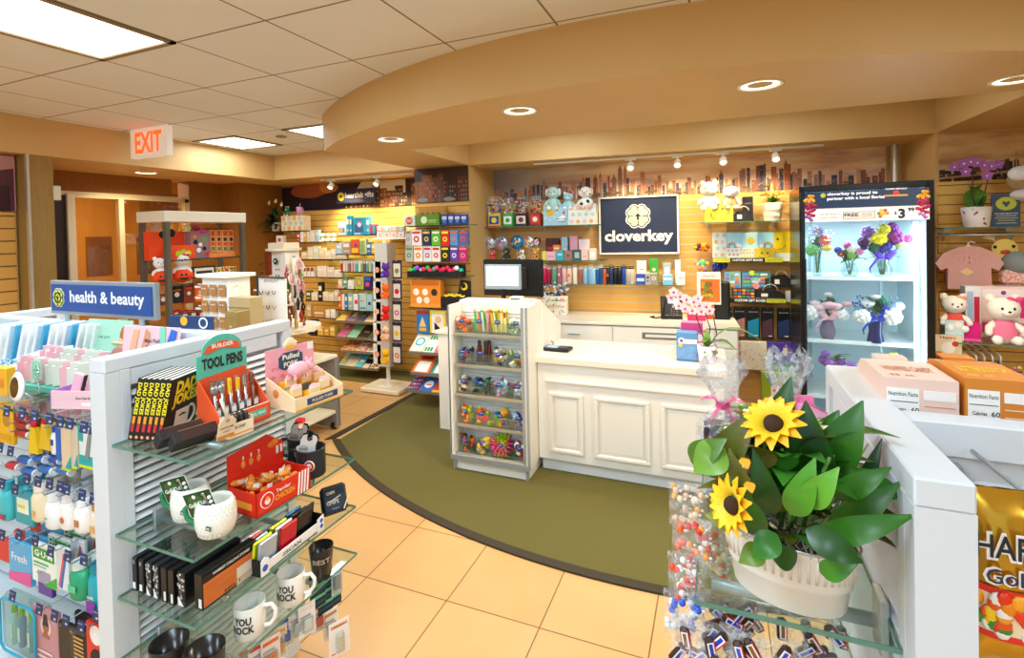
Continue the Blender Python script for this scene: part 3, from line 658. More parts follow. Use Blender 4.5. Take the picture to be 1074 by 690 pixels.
def street(name, label, x0, x1, y, z0, z1, seed, bright):
    rnd = random.Random(seed); t = thing(name, label, 'mural', (x0, y, z0), 0); W_, H_ = x1-x0, z1-z0
    b = B(); b.box((W_/2, 0, H_/2), (W_, .008, H_), M('#3a2418' if not bright else '#2a1a26', .5, noise=.5, scale=6)); b.build('printed_backdrop', t)
    b = B()
    if bright:
        b.prism([(W_*.55, H_*.45), (W_*.93, H_*.5), (W_*.93, H_), (W_*.62, H_)], .001, '#e8d6b8', TR(0, -.004, 0) @ RX(PI/2))
        b.sph((W_*.22, -.004, H_*.8), (.34, .002, .10), '#a85a34'); b.sph((W_*.36, -.004, H_*.86), (.2, .002, .07), '#c87840')
        b.box((W_*.52, -.0045, H_*.35), (.1, .001, H_*.7), '#5a3a28')
    x = W_*(.5 if bright else 0)
    while x < W_-.05:
        bw = rnd.uniform(.06, .13); bh = H_*rnd.uniform(.45, .92); bw = min(bw, W_-x)
        b.box((x+bw/2, -.005, bh/2), (bw, .001, bh), M(rnd.choice(['#6a4028', '#8a5430', '#53331f', '#3c2820']), .6))
        for iz in range(int(bh/.045)):
            for ix in range(max(1, int(bw/.03))):
                if rnd.random() < .75: b.box((x+.015+ix*.028, -.0056, .02+iz*.045), (.012, .0006, .024), M(rnd.choice(['#e8b070', '#f0c890', '#b87040', '#2a1c16'] if bright else ['#c06838', '#5a4a44', '#2c2622', '#8a8078']), .6))
        x += bw
    if not bright:
        for xx in (.1, .42): b.sph((xx, -.006, .025), (.07, .002, .025), '#8a8884')
    b.build('printed_street', t); return t
street('street_mural', 'wide mural of lit town houses behind the gifts sign', -5.6, -3.42, 5.285, 2.07, 2.40, 4, True)
street('street_mural', 'dark night street mural on the projecting wall beside the pillar', -3.04, -2.39, 4.672, 2.05, 2.41, 9, False)
t = thing('barn_mural', 'mural scrap with a weathered purple-brown barn at the far left', 'mural', (-5.222, .8, 1.97), PI/2)
b = B(); b.box((.72, 0, .22), (1.44, .006, .44), M('#c98f8a', .6)); b.build('printed_sky', t)
b = B(); b.prism([(.3, .0), (1.43, .0), (1.43, .34), (.9, .22), (.3, .1)], .002, stretchmat('mat_barn', '#4a2030', '#6a3440', (90, 90, 8)), TR(0, -.004, 0) @ RX(PI/2)); b.box((1.1, -.007, .05), (.45, .002, .08), '#8a6a40'); b.box((1.36, -.008, .1), (.08, .002, .2), '#3a1820')
b.build('printed_barn', t)
# ================================================================== TRACK LIGHTS
def track(label, P, Q, heads, tgt, zt=2.405, power=18):
    d = (Q-P); a = math.atan2(d.y, d.x); t = thing('track_light', label, 'light', P+Vector((0, 0, zt)), a)
    b = B(); b.box((d.length/2, 0, 0), (d.length, .035, .02), WHITE, .003); b.build('rail', t)
    for f_ in heads:
        b = B(); x = d.length*f_; b.box((x, 0, -.018), (.10, .035, .018), WHITE, .003); b.cyl((x, 0, -.045), .01, .05, WHITE, 8)
        T = TR(x, 0, -.085) @ RX(-.7); b.lathe([(.012, .045), (.03, .04), (.034, .0), (.034, -.03), (.028, -.03), (.026, -.012)], M('#efe6c8', .35), n=16, T=T); b.cyl((0, 0, -.014), .025, .003, M('#fff0c8', .3, emit=14), 14, T=T)
        b.build('spot_head', t)
        w_ = P+d*f_; n = Vector((math.sin(a), -math.cos(a), 0)); s = w_+Vector((0, 0, zt-.10))+n*-.02
        spot('track_spot', s, s-n*tgt[0]+Vector((0, 0, -tgt[1])), power, (1, .80, .46), 95, .8, .03)
pa, pb = hit(560, 167, (F0+WN*-.15, ANG)), hit(864, 148, (F0+WN*-.15, ANG)); pa.z = pb.z = 0
fr = lambda u: ((hit(u, 165, (F0+WN*-.15, ANG))-hit(560, 167, (F0+WN*-.15, ANG))).length/(pb-pa).length)
track('white track of four spotlights over the counter slatwall', pa, pb, [fr(661), fr(710), fr(758), fr(813)], (.42, .62), 2.405, 130)
pa, pb = hit(336, 186, PY(4.85)), hit(432, 178, PY(4.85)); pa.z = pb.z = 0
track('white track of two spotlights over the gift wall', pa, pb, [.12, .63], (.40, .6), 2.405, 230)
# ================================================================== SOFT TOYS, FLOWERS, BOTTLES
def plush(label, loc, h, col, face='#f4efe6', ears='round', rotz=0, group=None, outfit=None, bow=None, cat='plush toy', name='plush_animal', seat=True, spots=None, muzz=None):
    m = M(col, .95, noise=.12, scale=90); fm = M(face, .95); t = thing(name, label, cat, loc, rotz, group); b = B(); k = h
    om = M(outfit, .9) if outfit else m
    b.sph((0, 0, .24*k), (.21*k, .17*k, .25*k), m, 14, 10)
    b.sph((0, -.02*k, .66*k), (.26*k, .21*k, .23*k), m, 16, 12)
    for s in (-1, 1):
        b.tube([(s*.12*k, 0, .38*k), (s*.24*k, -.08*k, .30*k), (s*.27*k, -.15*k, .22*k)], [.07*k, .065*k, .06*k], m, 10); b.sph((s*.27*k, -.15*k, .21*k), .062*k, m, 8, 6)
        b.tube([(s*.10*k, 0, .10*k), (s*.15*k, -.18*k, .08*k)], [.09*k, .08*k], m, 10); b.sph((s*.155*k, -.20*k, .08*k), (.085*k, .05*k, .085*k), fm, 10, 8)
        if ears == 'round': b.sph((s*.19*k, 0, .86*k), (.085*k, .04*k, .085*k), m, 10, 8); b.sph((s*.19*k, -.03*k, .86*k), (.05*k, .02*k, .05*k), fm, 8, 6)
        elif ears == 'long': b.sph((s*.12*k, 0, .98*k), (.05*k, .035*k, .16*k), m, 10, 8)
        elif ears == 'flop': b.sph((s*.25*k, -.02*k, .68*k), (.06*k, .07*k, .15*k), fm, 10, 8)
        b.sph((s*.09*k, -.215*k, .69*k), (.022*k, .012*k, .028*k), BLACK, 8, 6)
    b.sph((0, -.20*k, .61*k), (.10*k, .06*k, .07*k), fm, 10, 8); b.sph((0, -.26*k, .635*k), (.028*k, .016*k, .02*k), muzz or BLACK, 8, 6)
    if spots:
        for a, z in ((-.9, .75), (.8, .6), (.5, .3), (-.7, .2)): b.sph((.22*k*math.sin(a), -.15*k*math.cos(a), z*k), (.07*k, .05*k, .07*k), M(spots, .95), 8, 6)
    b.build('body', t)
    if outfit:
        b = B(); b.lathe([(.225*k, .12*k), (.222*k, .26*k), (.17*k, .42*k), (.10*k, .47*k)], om, n=16, sy=.84, caps=False); b.build('outfit', t)
    if bow:
        b = B()
        for s in (-1, 1): b.sph((.14*k+s*.065*k, -.10*k, .86*k), (.065*k, .04*k, .05*k), M(bow, .8), 10, 8)
        b.sph((.14*k, -.12*k, .86*k), .025*k, M(bow, .8), 8, 6); b.build('bow', t)
    return t
def blossom(b, c, r, col, kind='daisy', nrm=(0, -1, .3), core='#e8c040'):
    r *= 1.28
    c = Vector(c); n = Vector(nrm).normalized(); u = n.orthogonal().normalized(); v = n.cross(u); m = M(col, .6) if isinstance(col, str) else col
    if kind == 'daisy':
        for k in range(12):
            a = 2*PI*k/12; d = u*math.cos(a)+v*math.sin(a); b.leaf(c+d*r*.15, c+d*r+n*r*.1, r*.38, m, .08, .1, 3, n)
        b.sph(c+n*r*.08, r*.24, core, 8, 6)
    elif kind == 'ball':
        for k in range(26):
            z = 1-2*(k+.5)/26; q = math.sqrt(1-z*z); a = k*2.4; d = Vector((q*math.cos(a), q*math.sin(a), z)); b.sph(c+d*r*.7, r*.36, m, 6, 4)
    elif kind == 'rose':
        for k in range(5):
            rr = r*(1-k*.17); b.lathe([(rr*.35, -r*.5), (rr*.9, -r*.1), (rr, r*.35+k*r*.06), (rr*.86, r*.4+k*r*.06)], m, tuple(c), 9, T=None, caps=False)
        b.sph(c+Vector((0, 0, r*.3)), r*.25, m, 6, 4)
    elif kind == 'spray':
        for k in range(14): b.sph(c+Vector((random.uniform(-r, r), random.uniform(-r, r), random.uniform(-r, r))), r*.16, m, 6, 4)
def bouquet(label, loc, vase, vh, vr, vcol, blooms, spread, top, ribbon=None, leafc='#2f6a34'):
    """blooms: (dx, z, r, colour, kind); vase profile 'cyl' | 'jar' | 'waist'"""
    t = thing('flower_bouquet', label, 'flower bouquet', loc, 0); b = B()
    pr = {'cyl': [(.9, 0), (1, .05), (.9, .5), (1.1, 1)], 'jar': [(.7, 0), (1, .2), (1.05, .5), (.7, .85), (.85, 1)], 'waist': [(1.05, 0), (1, .1), (.8, .5), (.95, 1)]}[vase]
    b.lathe([(vr*a, vh*z) for a, z in pr], vcol, n=18, caps=False); b.cyl((0, 0, .003), vr*.8, .005, vcol, 16); b.build('vase', t)
    b = B()
    for dx, z, r, c, kd in blooms: b.tube([(dx*.08, 0, vh*.15), (dx*.3, 0, vh), (dx, -.01, z)], .0025, M('#4f7a3a', .6), 5)
    for k in range(44):
        a = random.uniform(0, 2*PI); z0 = random.uniform(vh*.95, top*.85); l = random.uniform(.5, 1)*spread
        b.leaf((random.uniform(-.3, .3)*spread, random.uniform(-.3, .1)*spread, z0), (math.cos(a)*l, math.sin(a)*l*.7, z0+random.uniform(-.02, .07)), .028, M(rc(leafc, '#4b8a3c', '#2a5238'), .5), .15, .2, 4)
    b.build('stems_and_leaves', t); b = B()
    for dx, z, r, c, kd in blooms: blossom(b, (dx, random.uniform(-.07, -.02), z), r, c, kd, (dx*3, -1, .4))
    b.build('blooms', t)
    if ribbon:
        b = B()
        for s in (-1, 1):
            for q in range(3): b.sph((s*(.022+.012*q), -.06, vh+.035+.018*(q-1)), (.028, .012, .018), M(ribbon, .35), 10, 6)
        b.tube([(0, -.06, vh+.02), (-.05, -.07, vh), (-.09, -.07, vh-.06), (-.085, -.07, vh-.1)], [.008, .009, .008, .003], M(ribbon, .35), 6); b.build('ribbon_bow', t)
    return t
CA = -.025
def cool(u, v_, z, d): p = hit(u, v_, PY(4.2+d)); return (p.x, 4.2+d, z+.006)
GV = glass('#e4f2ee', .5)
bouquet('bouquet with red gerbera, yellow blooms and white sprays in a tall slim glass vase', cool(857, 280, 1.315, .25), 'cyl', .19, .03, GV, [(-.05, .30, .03, '#f4f4f4', 'spray'), (.0, .34, .034, '#b47ac8', 'daisy'), (.045, .27, .038, '#d8301c', 'daisy'), (.06, .21, .03, '#f0d83c', 'rose'), (-.04, .2, .035, '#6aa84a', 'ball'), (.08, .31, .03, '#f4f4f4', 'spray'), (-.03, .36, .03, '#ffffff', 'spray')], .09, .36)
bouquet('small round bouquet of pink and burgundy blooms in a bulb glass vase, top shelf centre', cool(891, 280, 1.315, .25), 'jar', .10, .055, GV, [(-.06, .17, .024, '#a01838', 'daisy'), (.05, .19, .026, '#d070b0', 'daisy'), (0, .21, .024, '#f2efe6', 'ball'), (0, .16, .022, '#8ac040', 'ball'), (-.08, .20, .02, '#4030a0', 'ball'), (.08, .22, .018, '#4838a8', 'ball'), (-.02, .235, .022, '#c05898', 'ball')], .13, .22)
bouquet('large purple and yellow bouquet with a violet satin bow on the top cooler shelf', cool(925, 280, 1.315, .22), 'jar', .13, .062, GV, [(-.09, .33, .035, '#9a60b8', 'ball'), (-.03, .28, .04, '#f2e030', 'ball'), (.07, .29, .042, '#94308c', 'ball'), (-.12, .26, .03, '#4a2060', 'ball'), (.1, .23, .032, '#dfe8a0', 'rose'), (.0, .35, .03, '#e8d840', 'ball'), (.05, .36, .03, '#7a2a90', 'ball'), (.14, .28, .022, '#c05090', 'ball'), (0, .23, .04, '#2c2c90', 'ball'), (-.06, .22, .03, '#205a50', 'ball')], .15, .36, '#5a30b8')
bouquet('pale pink roses with white hydrangea in a smoky lavender vase, middle cooler shelf', cool(868, 350, .84, .24), 'jar', .15, .05, M('#8c7a98', .15, alpha=.85), [(-.06, .24, .038, '#f0c8d4', 'rose'), (.0, .26, .04, '#eeb8cc', 'rose'), (.05, .25, .036, '#f2d0da', 'rose'), (0, .34, .022, '#f0dce0', 'rose'), (-.12, .20, .05, '#f6f6f6', 'ball'), (.09, .19, .035, '#f4f4f4', 'ball'), (-.09, .27, .03, '#f0d0dc', 'rose'), (.03, .21, .03, '#efc0d0', 'rose'), (.12, .27, .028, '#e8b0b8', 'rose')], .12, .32, '#f0b8c8', '#3f8a34')
bouquet('white hydrangeas with a royal blue satin bow in a cobalt blue vase', cool(918, 350, .84, .20), 'waist', .16, .052, M('#16205c', .12), [(-.09, .19, .045, '#f4f4ee', 'ball'), (.09, .20, .05, '#f4f2ea', 'ball'), (-.05, .28, .035, '#f2f2ee', 'rose'), (.0, .33, .025, '#f0f0ec', 'rose'), (-.13, .27, .03, '#2a48b0', 'spray'), (.1, .30, .03, '#6aa0e0', 'spray'), (-.1, .31, .03, '#3a60c0', 'spray'), (.04, .31, .03, '#2c7a6a', 'ball'), (.14, .27, .025, '#f4f4f0', 'ball'), (.05, .24, .03, '#2038a8', 'ball')], .16, .34, '#1c34b8')
bouquet('lilac bouquet on the bottom cooler shelf behind the pink carton', cool(877, 395, .42, .2), 'jar', .13, .05, GV, [(random.uniform(-.1, .1), random.uniform(.2, .33), .024, rc('#a060c0', '#b878d0', '#8848a8', '#c89ae0'), 'ball') for _ in range(12)], .12, .32)
bouquet('yellow and white bouquet on the bottom cooler shelf', cool(925, 395, .42, .2), 'jar', .13, .05, GV, [(-.09, .24, .032, '#f0d020', 'rose'), (.0, .28, .045, '#f4f4f0', 'ball'), (.06, .31, .04, '#f2d428', 'ball'), (.1, .26, .035, '#f2f2ee', 'ball'), (-.04, .31, .03, '#f6f6f2', 'ball')], .15, .32)
# ================================================================== COUNTER REAR WALL SHELVES
def wallshelf(label, u0, u1, v, d=.30, grp=None):
    p, q = hit(u0, v, PA(d)), hit(u1, v, PA(d)); z = (p.z+q.z)/2; w_ = (q-p).length; c = (p+q)/2
    t = thing('glass_shelf', label, 'shelf', (c.x, c.y, z), ANG, grp)
    b = B(); shelf_glass(b, (0, d/2-.01, -.004), (w_, d-.02, .008)); b.build('pane', t)
    for f_ in (-.4, 0, .4):
        b = B(); b.box((f_*w_, d-.03, -.02), (.02, .03, .05), METAL); b.box((f_*w_, d-.14, -.014), (.012, .2, .012), METAL); b.build('bracket', t)
    return z
z1 = wallshelf('top glass shelf left of the navy sign, with candy gifts and plush boxes', 508, 627, 236.8)
z2 = wallshelf('glass shelf of perfume boxes and balloons left of the navy sign', 508, 634, 273.4)
z3 = wallshelf('long glass shelf of tumblers below the navy sign', 570, 716, 298.6)
z4 = wallshelf('glass shelf with the smiley box and potted flowers right of the navy sign', 735, 826, 232)
R3 = lambda a, b_, c, d: (495+a/5.307, 180+b_/5.307, 495+c/5.307, 180+d/5.307)
R4 = lambda a, b_, c, d: (620+a/5.307, 180+b_/5.307, 620+c/5.307, 180+d/5.307)
R5 = lambda a, b_, c, d: (720+a/5.75, 180+b_/5.75, 720+c/5.75, 180+d/5.75)
R6 = lambda a, b_, c, d: (740+a/5.31, 280+b_/5.31, 740+c/5.31, 280+d/5.31)
R7 = lambda a, b_, c, d: (550+a/4.88, 280+b_/4.88, 550+c/4.88, 280+d/4.88)
def candygift(label, R, wrap, cols, txt):
    p, w_, h, a = rect(R, PA(.26), z1); t = thing('candy_gift_bag', label, 'candy gift', p, a)
    b = B(); b.box((0, .06, h*.22), (w_*.8, .1, h*.44), wrap, .006); deco(b, w_*.8, h*.44, [('r', .1, .2, .9, .8, txt[0]), ('c', .5, .5, .22, txt[1]), ('r', .0, .0, 1, .1, txt[2])], .008); b.build('box', t)
    b = B()
    for k in range(34): b.sph((random.uniform(-.42, .42)*w_, random.uniform(.0, .1), h*random.uniform(.45, .92)), (random.uniform(.008, .016),)*3, rc(*cols), 6, 4)
    for k in range(10): b.box((random.uniform(-.4, .4)*w_, random.uniform(.0, .1), h*random.uniform(.5, .9)), (.03, .012, .016), rc(*cols), .003, )
    b.build('candy', t)
    b = B(); b.lathe([(w_*.42, 0), (w_*.46, h*.4), (w_*.3, h*.5), (w_*.52, h*.85), (w_*.35, h)], film('#ffffff', .12), (0, .06, 0), 14, sy=.6, caps=False); b.build('clear_wrap', t)
candygift('yellow and red candy gift bag at the left end of the top shelf', R3(78, 135, 162, 300), M('#f0d030', .3), ['#c8ccd8', '#e03030', '#4060c8', '#e8e8f0', '#f0d040', '#303060'], ['#2050b0', '#f4e23c', '#d02c20'])
candygift('green and white candy gift bag, second on the top shelf', R3(162, 142, 230, 300), M('#46b050', .3), ['#e03828', '#38a848', '#f0e8e0', '#f08030'], ['#f0f4f0', '#3aa048', '#2c8038'])
candygift('brown and white candy gift bag, third on the top shelf', R3(230, 138, 310, 300), M('#3a1c18', .3), ['#5a3030', '#28202c', '#c83030', '#806070', '#e8d8d0'], ['#e8e0d8', '#8a2c28', '#4a2018'])
candygift('red candy gift bag, fourth on the top shelf beside the blue box', R3(310, 132, 388, 300), M('#b82418', .3), ['#c83020', '#e0a030', '#902818', '#f0c860', '#602010'], ['#d8402c', '#f4ece0', '#7a1810'])
DOTS = lambda cols, n=3, m_=3, r=.09: [('c', (i+.5+.25*(j % 2))/n*.95, (j+.5)/m_, r, cols[(i*2+j) % len(cols)]) for i in range(n) for j in range(m_)]
PD = ['#f0c8c4', '#b8d8c0', '#f0b870', '#c8dcc8']
SUN = [('c', .28, .62, .15, '#f4c020')]+[('p', [(.28+.2*math.cos(a), .62+.25*math.sin(a)), (.28+.34*math.cos(a+.08), .62+.42*math.sin(a+.08)), (.28+.34*math.cos(a-.08), .62+.42*math.sin(a-.08))], '#f8f4e0') for a in [k*.785 for k in range(8)]]+[('c', .7, .3, .09, '#ffffff'), ('c', .8, .34, .11, '#ffffff'), ('c', .62, .26, .07, '#ffffff')]+[('c', .85, .6, .05, '#e85030')]
pack('gift_box', 'pale blue gift box printed with a sun, left of the polka-dot box', 'gift box', R3(397, 182, 533, 290), PA(.27), .14, M('#a8d4e0', .5), SUN+[('t', 'HERE COMES', .74, .3, .07, '#6a6a60'), ('t', 'THE SUN', .74, .18, .07, '#6a6a60')], z0=z1)
pack('gift_box', 'white gift box with pastel polka dots left of the navy sign', 'gift box', R3(535, 180, 690, 290), PA(.27), .14, M('#f4efe2', .5), DOTS(PD, 4, 3, .07), z0=z1)
def onbox(R, zz, d=.24): p, w_, h, a = rect(R, PA(d), zz); return p, h
zb = rect(R3(397, 182, 533, 290), PA(.27), z1)[2]+z1
p, h = onbox(R3(397, 90, 510, 188), zb-.06); plush('mint and white plush puppy in glasses rising from the sun gift box', p, h+.04, '#b8dcd0', '#f4f0ea', 'flop')
p, h = onbox(R3(500, 120, 575, 190), zb-.06); plush('small aqua and white plush with a red cap between the gift boxes', p, h+.03, '#a8d8e0', '#ffffff', 'round', bow='#e03020')
p, h = onbox(R3(568, 95, 700, 190), zb-.06); plush('white and black spotted plush cow in the polka-dot gift box', p, h+.05, '#f6f2e8', '#f0c8a8', 'flop', spots='#1c1a1a')
BAL = [(95, 400, 42, '#c8ccd6', 'silver foil balloon with coloured stars, farthest left above the monitor'), (165, 400, 46, '#b8bcc8', 'silver foil balloon with purple print, second above the monitor'), (250, 395, 42, '#3a86c8', 'blue and yellow foil balloon, third above the monitor'), (318, 395, 38, '#d8d0c0', 'cream foil balloon with bright print, fourth above the monitor'), (362, 388, 24, '#3c3c46', 'small dark foil balloon at the right of the balloon row')]
for a, b_, r, c, l in BAL:
    p = hit(495+a/5.307, 180+b_/5.307, PA(.2)); rr = r/5.307/528*5.2
    t = thing('foil_balloon', l, 'balloon', (p.x, p.y, z2+.002)); b = B(); hz = p.z-z2
    b.sph((0, 0, hz), (rr, rr*.55, rr), M(c, .18, .55), 18, 12)
    for k in range(16):
        an = random.uniform(0, 6.28); q = random.uniform(.15, .8); b.sph((q*rr*math.cos(an), -rr*.55*math.sqrt(1-q*q), hz+q*rr*math.sin(an)), (.012, .004, .012), rc('#e04040', '#f0c830', '#4070c8', '#a040a0', '#40a858', '#ffffff'), 6, 4)
    b.build('balloon', t); b = B(); b.tube([(0, 0, 0), (0, 0, hz-rr)], .002, WHITE, 5); b.cyl((0, 0, .004), .03, .008, WHITE, 12); b.build('stick', t)
for R, c, f_, e, l, sp in (((80, 445, 150, 492), '#d8504c', '#f4e8e8', 'round', 'red and white plush under the first balloon', None), ((155, 430, 235, 492), '#38383c', '#a8d048', 'round', 'dark plush with green trim under the second balloon', None), ((238, 440, 320, 492), '#f0ece0', '#28262a', 'flop', 'white plush puppy with black patches under the blue balloon', '#28262a'), ((320, 435, 390, 492), '#e09a40', '#f6e8d0', 'round', 'striped orange plush tiger at the end of the balloon row', '#2c2018')):
    p, w_, h, a = rect(R3(*R), PA(.26), z2); plush(l, p, h*1.25, c, f_, e, spots=sp)
for R, c, l, dd in (((410, 370, 482, 440), '#4c1c1a', 'dark brown perfume box standing behind the yellow one', [('r', .1, .45, .5, .6, '#c83028')]), ((498, 363, 532, 440), '#a8c8e0', 'tall light blue perfume box in the back row', [('r', .2, .3, .8, .5, '#dce8f0')]), ((545, 356, 588, 440), '#e8a8b8', 'tall pink perfume box in the back row', [('r', .2, .25, .8, .4, '#b05070')]), ((595, 376, 654, 440), '#f4dcd8', 'wide pale blush perfume box in the back row', [('r', .2, .45, .8, .5, '#907068'), ('r', .3, .3, .7, .34, '#b09088')])):
    pack('perfume_box', l, 'perfume box', R3(*R), PA(.12), .05, M(c, .4), dd, z0=z2)
for R, c, l, dd in (((390, 443, 414, 492), '#ecdc58', 'small yellow perfume box at the left end of the row', []), ((415, 445, 466, 492), '#f0b8c8', 'wide pink perfume box in the front row', [('r', .1, .4, .9, .5, '#d88098')]), ((450, 408, 492, 444), '#f08028', 'orange perfume box stacked above the pink one', [('r', .2, .4, .8, .6, '#fff0d8')]), ((468, 436, 510, 492), '#38b0b8', 'teal perfume box in the front row', [('r', .2, .5, .8, .65, '#e0f4f4')]), ((513, 440, 557, 492), '#a87870', 'dusty rose perfume box in the front row', [('c', .5, .5, .15, '#6a3c38')]), ((563, 434, 606, 492), '#3c5c60', 'dark teal framed perfume box in the front row', [('r', .2, .2, .8, .75, '#a8c0bc')]), ((608, 430, 646, 492), '#f2c8bc', 'pale coral perfume box near the shelf end', [('r', .2, .3, .8, .36, '#c08878')]), ((652, 427, 690, 492), '#f6dcc8', 'peach perfume box at the right end of the row', [('r', .15, .25, .85, .7, '#fff6ea')])):
    z = z2 if R[1] > 420 else rect(R3(415, 445, 466, 492), PA(.25), z2)[2]+z2
    pack('perfume_box', l, 'perfume box', R3(*R), PA(.25), .05, M(c, .4), dd, z0=z+.001)
# tumblers
def tumbler(u, v0, r, c, l, cap='#d8d8d4', orn=None, g='tumblers in the row below the sign'):
    p, w_, h, a = rect((u-2, v0, u+2, 298), PA(.24), z3); t = thing('tumbler', l, 'tumbler', p, 0, g); b = B()
    b.lathe([(r*.82, 0), (r*.95, .01), (r, h*.5), (r, h*.8), (r*.8, h*.86)], M(c, .35), n=16); 
    if orn: b.sph((0, -r, h*.5), (.012, .003, .016), orn, 8, 6)
    b.build('cup', t); b = B(); b.cyl((0, 0, h*.89), r*.8, h*.06, cap, 14); b.tube([(r*.6, 0, h*.9), (r*.7, 0, h), (-r*.7, 0, h), (-r*.6, 0, h*.9)], .004, cap, 6); b.build('lid', t)
TM = [(3, 406, '#c4204e', 'crimson tumbler at the left end of the row', 0, 0), (3, 430, '#a31c48', 'dark magenta tumbler, second from the left', 0, 0), (3, 460, '#58a888', 'sea green tumbler, third from the left', 0, 0), (3, 488, '#b46a78', 'mauve striped tumbler, fourth from the left', 0, '#f0d8d8'), (3, 515, '#eab8b4', 'light pink tumbler left of the flower tumbler', 0, 0), (3, 543, '#f4c8b0', 'peach tumbler with an orange flower', 0, '#e86a20'), (3, 574, '#f0e8da', 'ivory tumbler right of the flower tumbler', 0, 0), (3, 604, '#a8604c', 'copper brown tumbler beside the sky blue ones', 0, 0), (3, 632, '#94c0da', 'first sky blue tumbler', 0, 0), (3, 662, '#86b4d4', 'second sky blue tumbler with a wider cap', 0, 0), (4, 14, '#a8cce0', 'palest blue tumbler, third of the sky blue ones', 0, 0), (4, 36, '#1c5c94', 'bright navy-blue tumbler, first of two', 0, 0), (4, 56, '#1a4c80', 'bright navy-blue tumbler, second of two', 0, 0), (4, 76, '#b8542c', 'rust orange tumbler with a black cap', 1, 0), (4, 94, '#201c1e', 'black tumbler right of the rust orange one', 1, '#c8602c'), (4, 113, '#26365c', 'dark blue tumbler among the black ones', 1, 0), (4, 136, '#16161a', 'plain black tumbler left of the widest one', 1, 0), (4, 158, '#1a1a1e', 'widest black tumbler of the row', 1, 0), (4, 183, '#20489c', 'cobalt blue tumbler beside the beige pair', 1, 0), (4, 206, '#b8ac98', 'beige tumbler, first of two at the row end', 1, 0), (4, 227, '#c8bca8', 'lighter beige tumbler, last of the row', 1, 0)]
for i, (c_, a, c, l, blk, orn) in enumerate(TM):
    u = (495 if c_ == 3 else 620)+a/5.307; tumbler(u, 279.5 if i % 3 else 278, .026 if 'wide' not in l else .031, c, l, '#1c1c1e' if blk else '#d8d4cc', orn or None)
for R, c, l, dd, d in (((255, 497, 306, 570), '#f4f0e8', 'white product box standing behind the navy blue one', [('r', .3, .6, .8, .66, '#b0a8a0')], .12), ((325, 482, 373, 570), '#3c9a38', 'green product box standing tall behind', [('c', .5, .55, .2, '#e8e0b0'), ('r', .2, .2, .8, .28, '#2a6a28')], .12), ((400, 510, 444, 580), '#a0a8ac', 'grey framed product box in the back row', [('r', .2, .15, .8, .8, '#f0f0ee')], .12), ((467, 493, 498, 565), '#c8d4dc', 'slim pale blue product box in the back row', [('r', .25, .2, .75, .8, '#eef2f4')], .12),
    ((249, 569, 301, 634), '#2c4ca0', 'navy blue product box in the front row right of the tumblers', [('r', .1, .3, .9, .6, '#c8d8f0')], .24), ((303, 562, 328, 634), '#b0aca4', 'slim grey product box with a round print', [('c', .5, .6, .3, '#4a4a48'), ('c', .5, .3, .25, '#6a6864')], .24), ((329, 565, 369, 634), '#9c8c84', 'taupe product box with a ring print', [('c', .5, .55, .28, '#e8e0d8'), ('c', .5, .55, .18, '#9c8c84')], .24), ((399, 577, 454, 636), '#78bcdc', 'sky blue product box with a pale band', [('r', .1, .5, .9, .75, '#d8ecf4')], .24), ((477, 560, 523, 634), '#e8e8e4', 'light grey product box at the right end of the shelf', [('r', .2, .5, .8, .56, '#a0a0a0'), ('r', .3, .35, .7, .4, '#c0c0c0')], .24)):
    pack('product_box', l, 'product box', R4(*R), PA(d), .05, M(c, .4), dd, z0=z3)
# main sign
p, w_, h, a = rect((628.5, 205.5, 712, 266.5), PA(.045)); SG = thing('shop_sign', 'navy sign with a cream clover emblem and lettering in a white frame', 'sign', p, a)
b = B(); b.box((0, .02, h/2), (w_, .035, h), M('#1f2740', .35)); b.build('board', SG)
b = B()
for s in (-1, 1): b.box((s*(w_/2-.008), .0, h/2), (.016, .05, h), WHITE, .002)
b.box((0, .0, .008), (w_, .05, .016), WHITE, .002); b.box((0, .0, h-.008), (w_, .05, .016), WHITE, .002); b.build('frame', SG)
b = B(); clover(b, .125, M('#e8f0b8', .4), M('#f6f4ea', .4), TR(0, -.003, h*.655) @ RX(PI/2)); b.build('clover_emblem', SG)
b = B(); b.text('cloverkey', .158, M('#f6f2e2', .4), TR(0, .0, h*.29) @ RX(PI/2), .03, extr=.012, wid=w_*.86); b.build('lettering', SG)
# monitor, screen, items behind the candy tower
dk = thing('register_desk', 'white register desk behind the candy tower', 'desk', (-1.83, 4.1, 0)); b = B(); b.box((0, 0, .42), (.9, .6, .84), CW, .004); b.build('body', dk); b = B(); b.box((0, 0, .855), (.94, .64, .03), TOPM, .004); b.build('desk_top', dk)
p, w_, h, a = rect((508, 277.4, 546, 303.6), PY(4.0)); t = thing('monitor', 'small silver-framed monitor with a white screen', 'monitor', (p.x, 4.0, .87), 0); z = p.z-.87
b = B(); b.box((0, .015, z+h/2), (w_, .03, h), M('#9fb4c0', .35, .3), .006); b.build('housing', t); b = B(); b.box((0, -.002, z+h*.54), (w_*.86, .004, h*.76), M('#f8faff', .4, emit=1.6)); b.build('screen', t)
b = B(); b.cyl((0, .02, z/2), .02, z, BLACK); b.box((0, .02, .006), (.2, .16, .012), BLACK, .004); b.build('stand', t)
p, w_, h, a = rect((507, 272, 569, 312), PY(4.3)); t = thing('monitor', 'large black screen seen from behind, beside the small monitor', 'monitor', (p.x, 4.3, .87), 0); zt = p.z+h-.87
b = B(); b.box((0, .02, zt-.17), (w_, .04, .34), BLACK, .008); b.box((0, -.01, zt-.17), (w_*.5, .03, .2), M('#1c1c1e', .5), .01); b.build('housing', t); b = B(); b.box((0, .03, (zt-.2)/2), (.06, .03, zt-.2), BLACK); b.box((0, .03, .006), (.28, .2, .012), BLACK); b.build('stand', t)
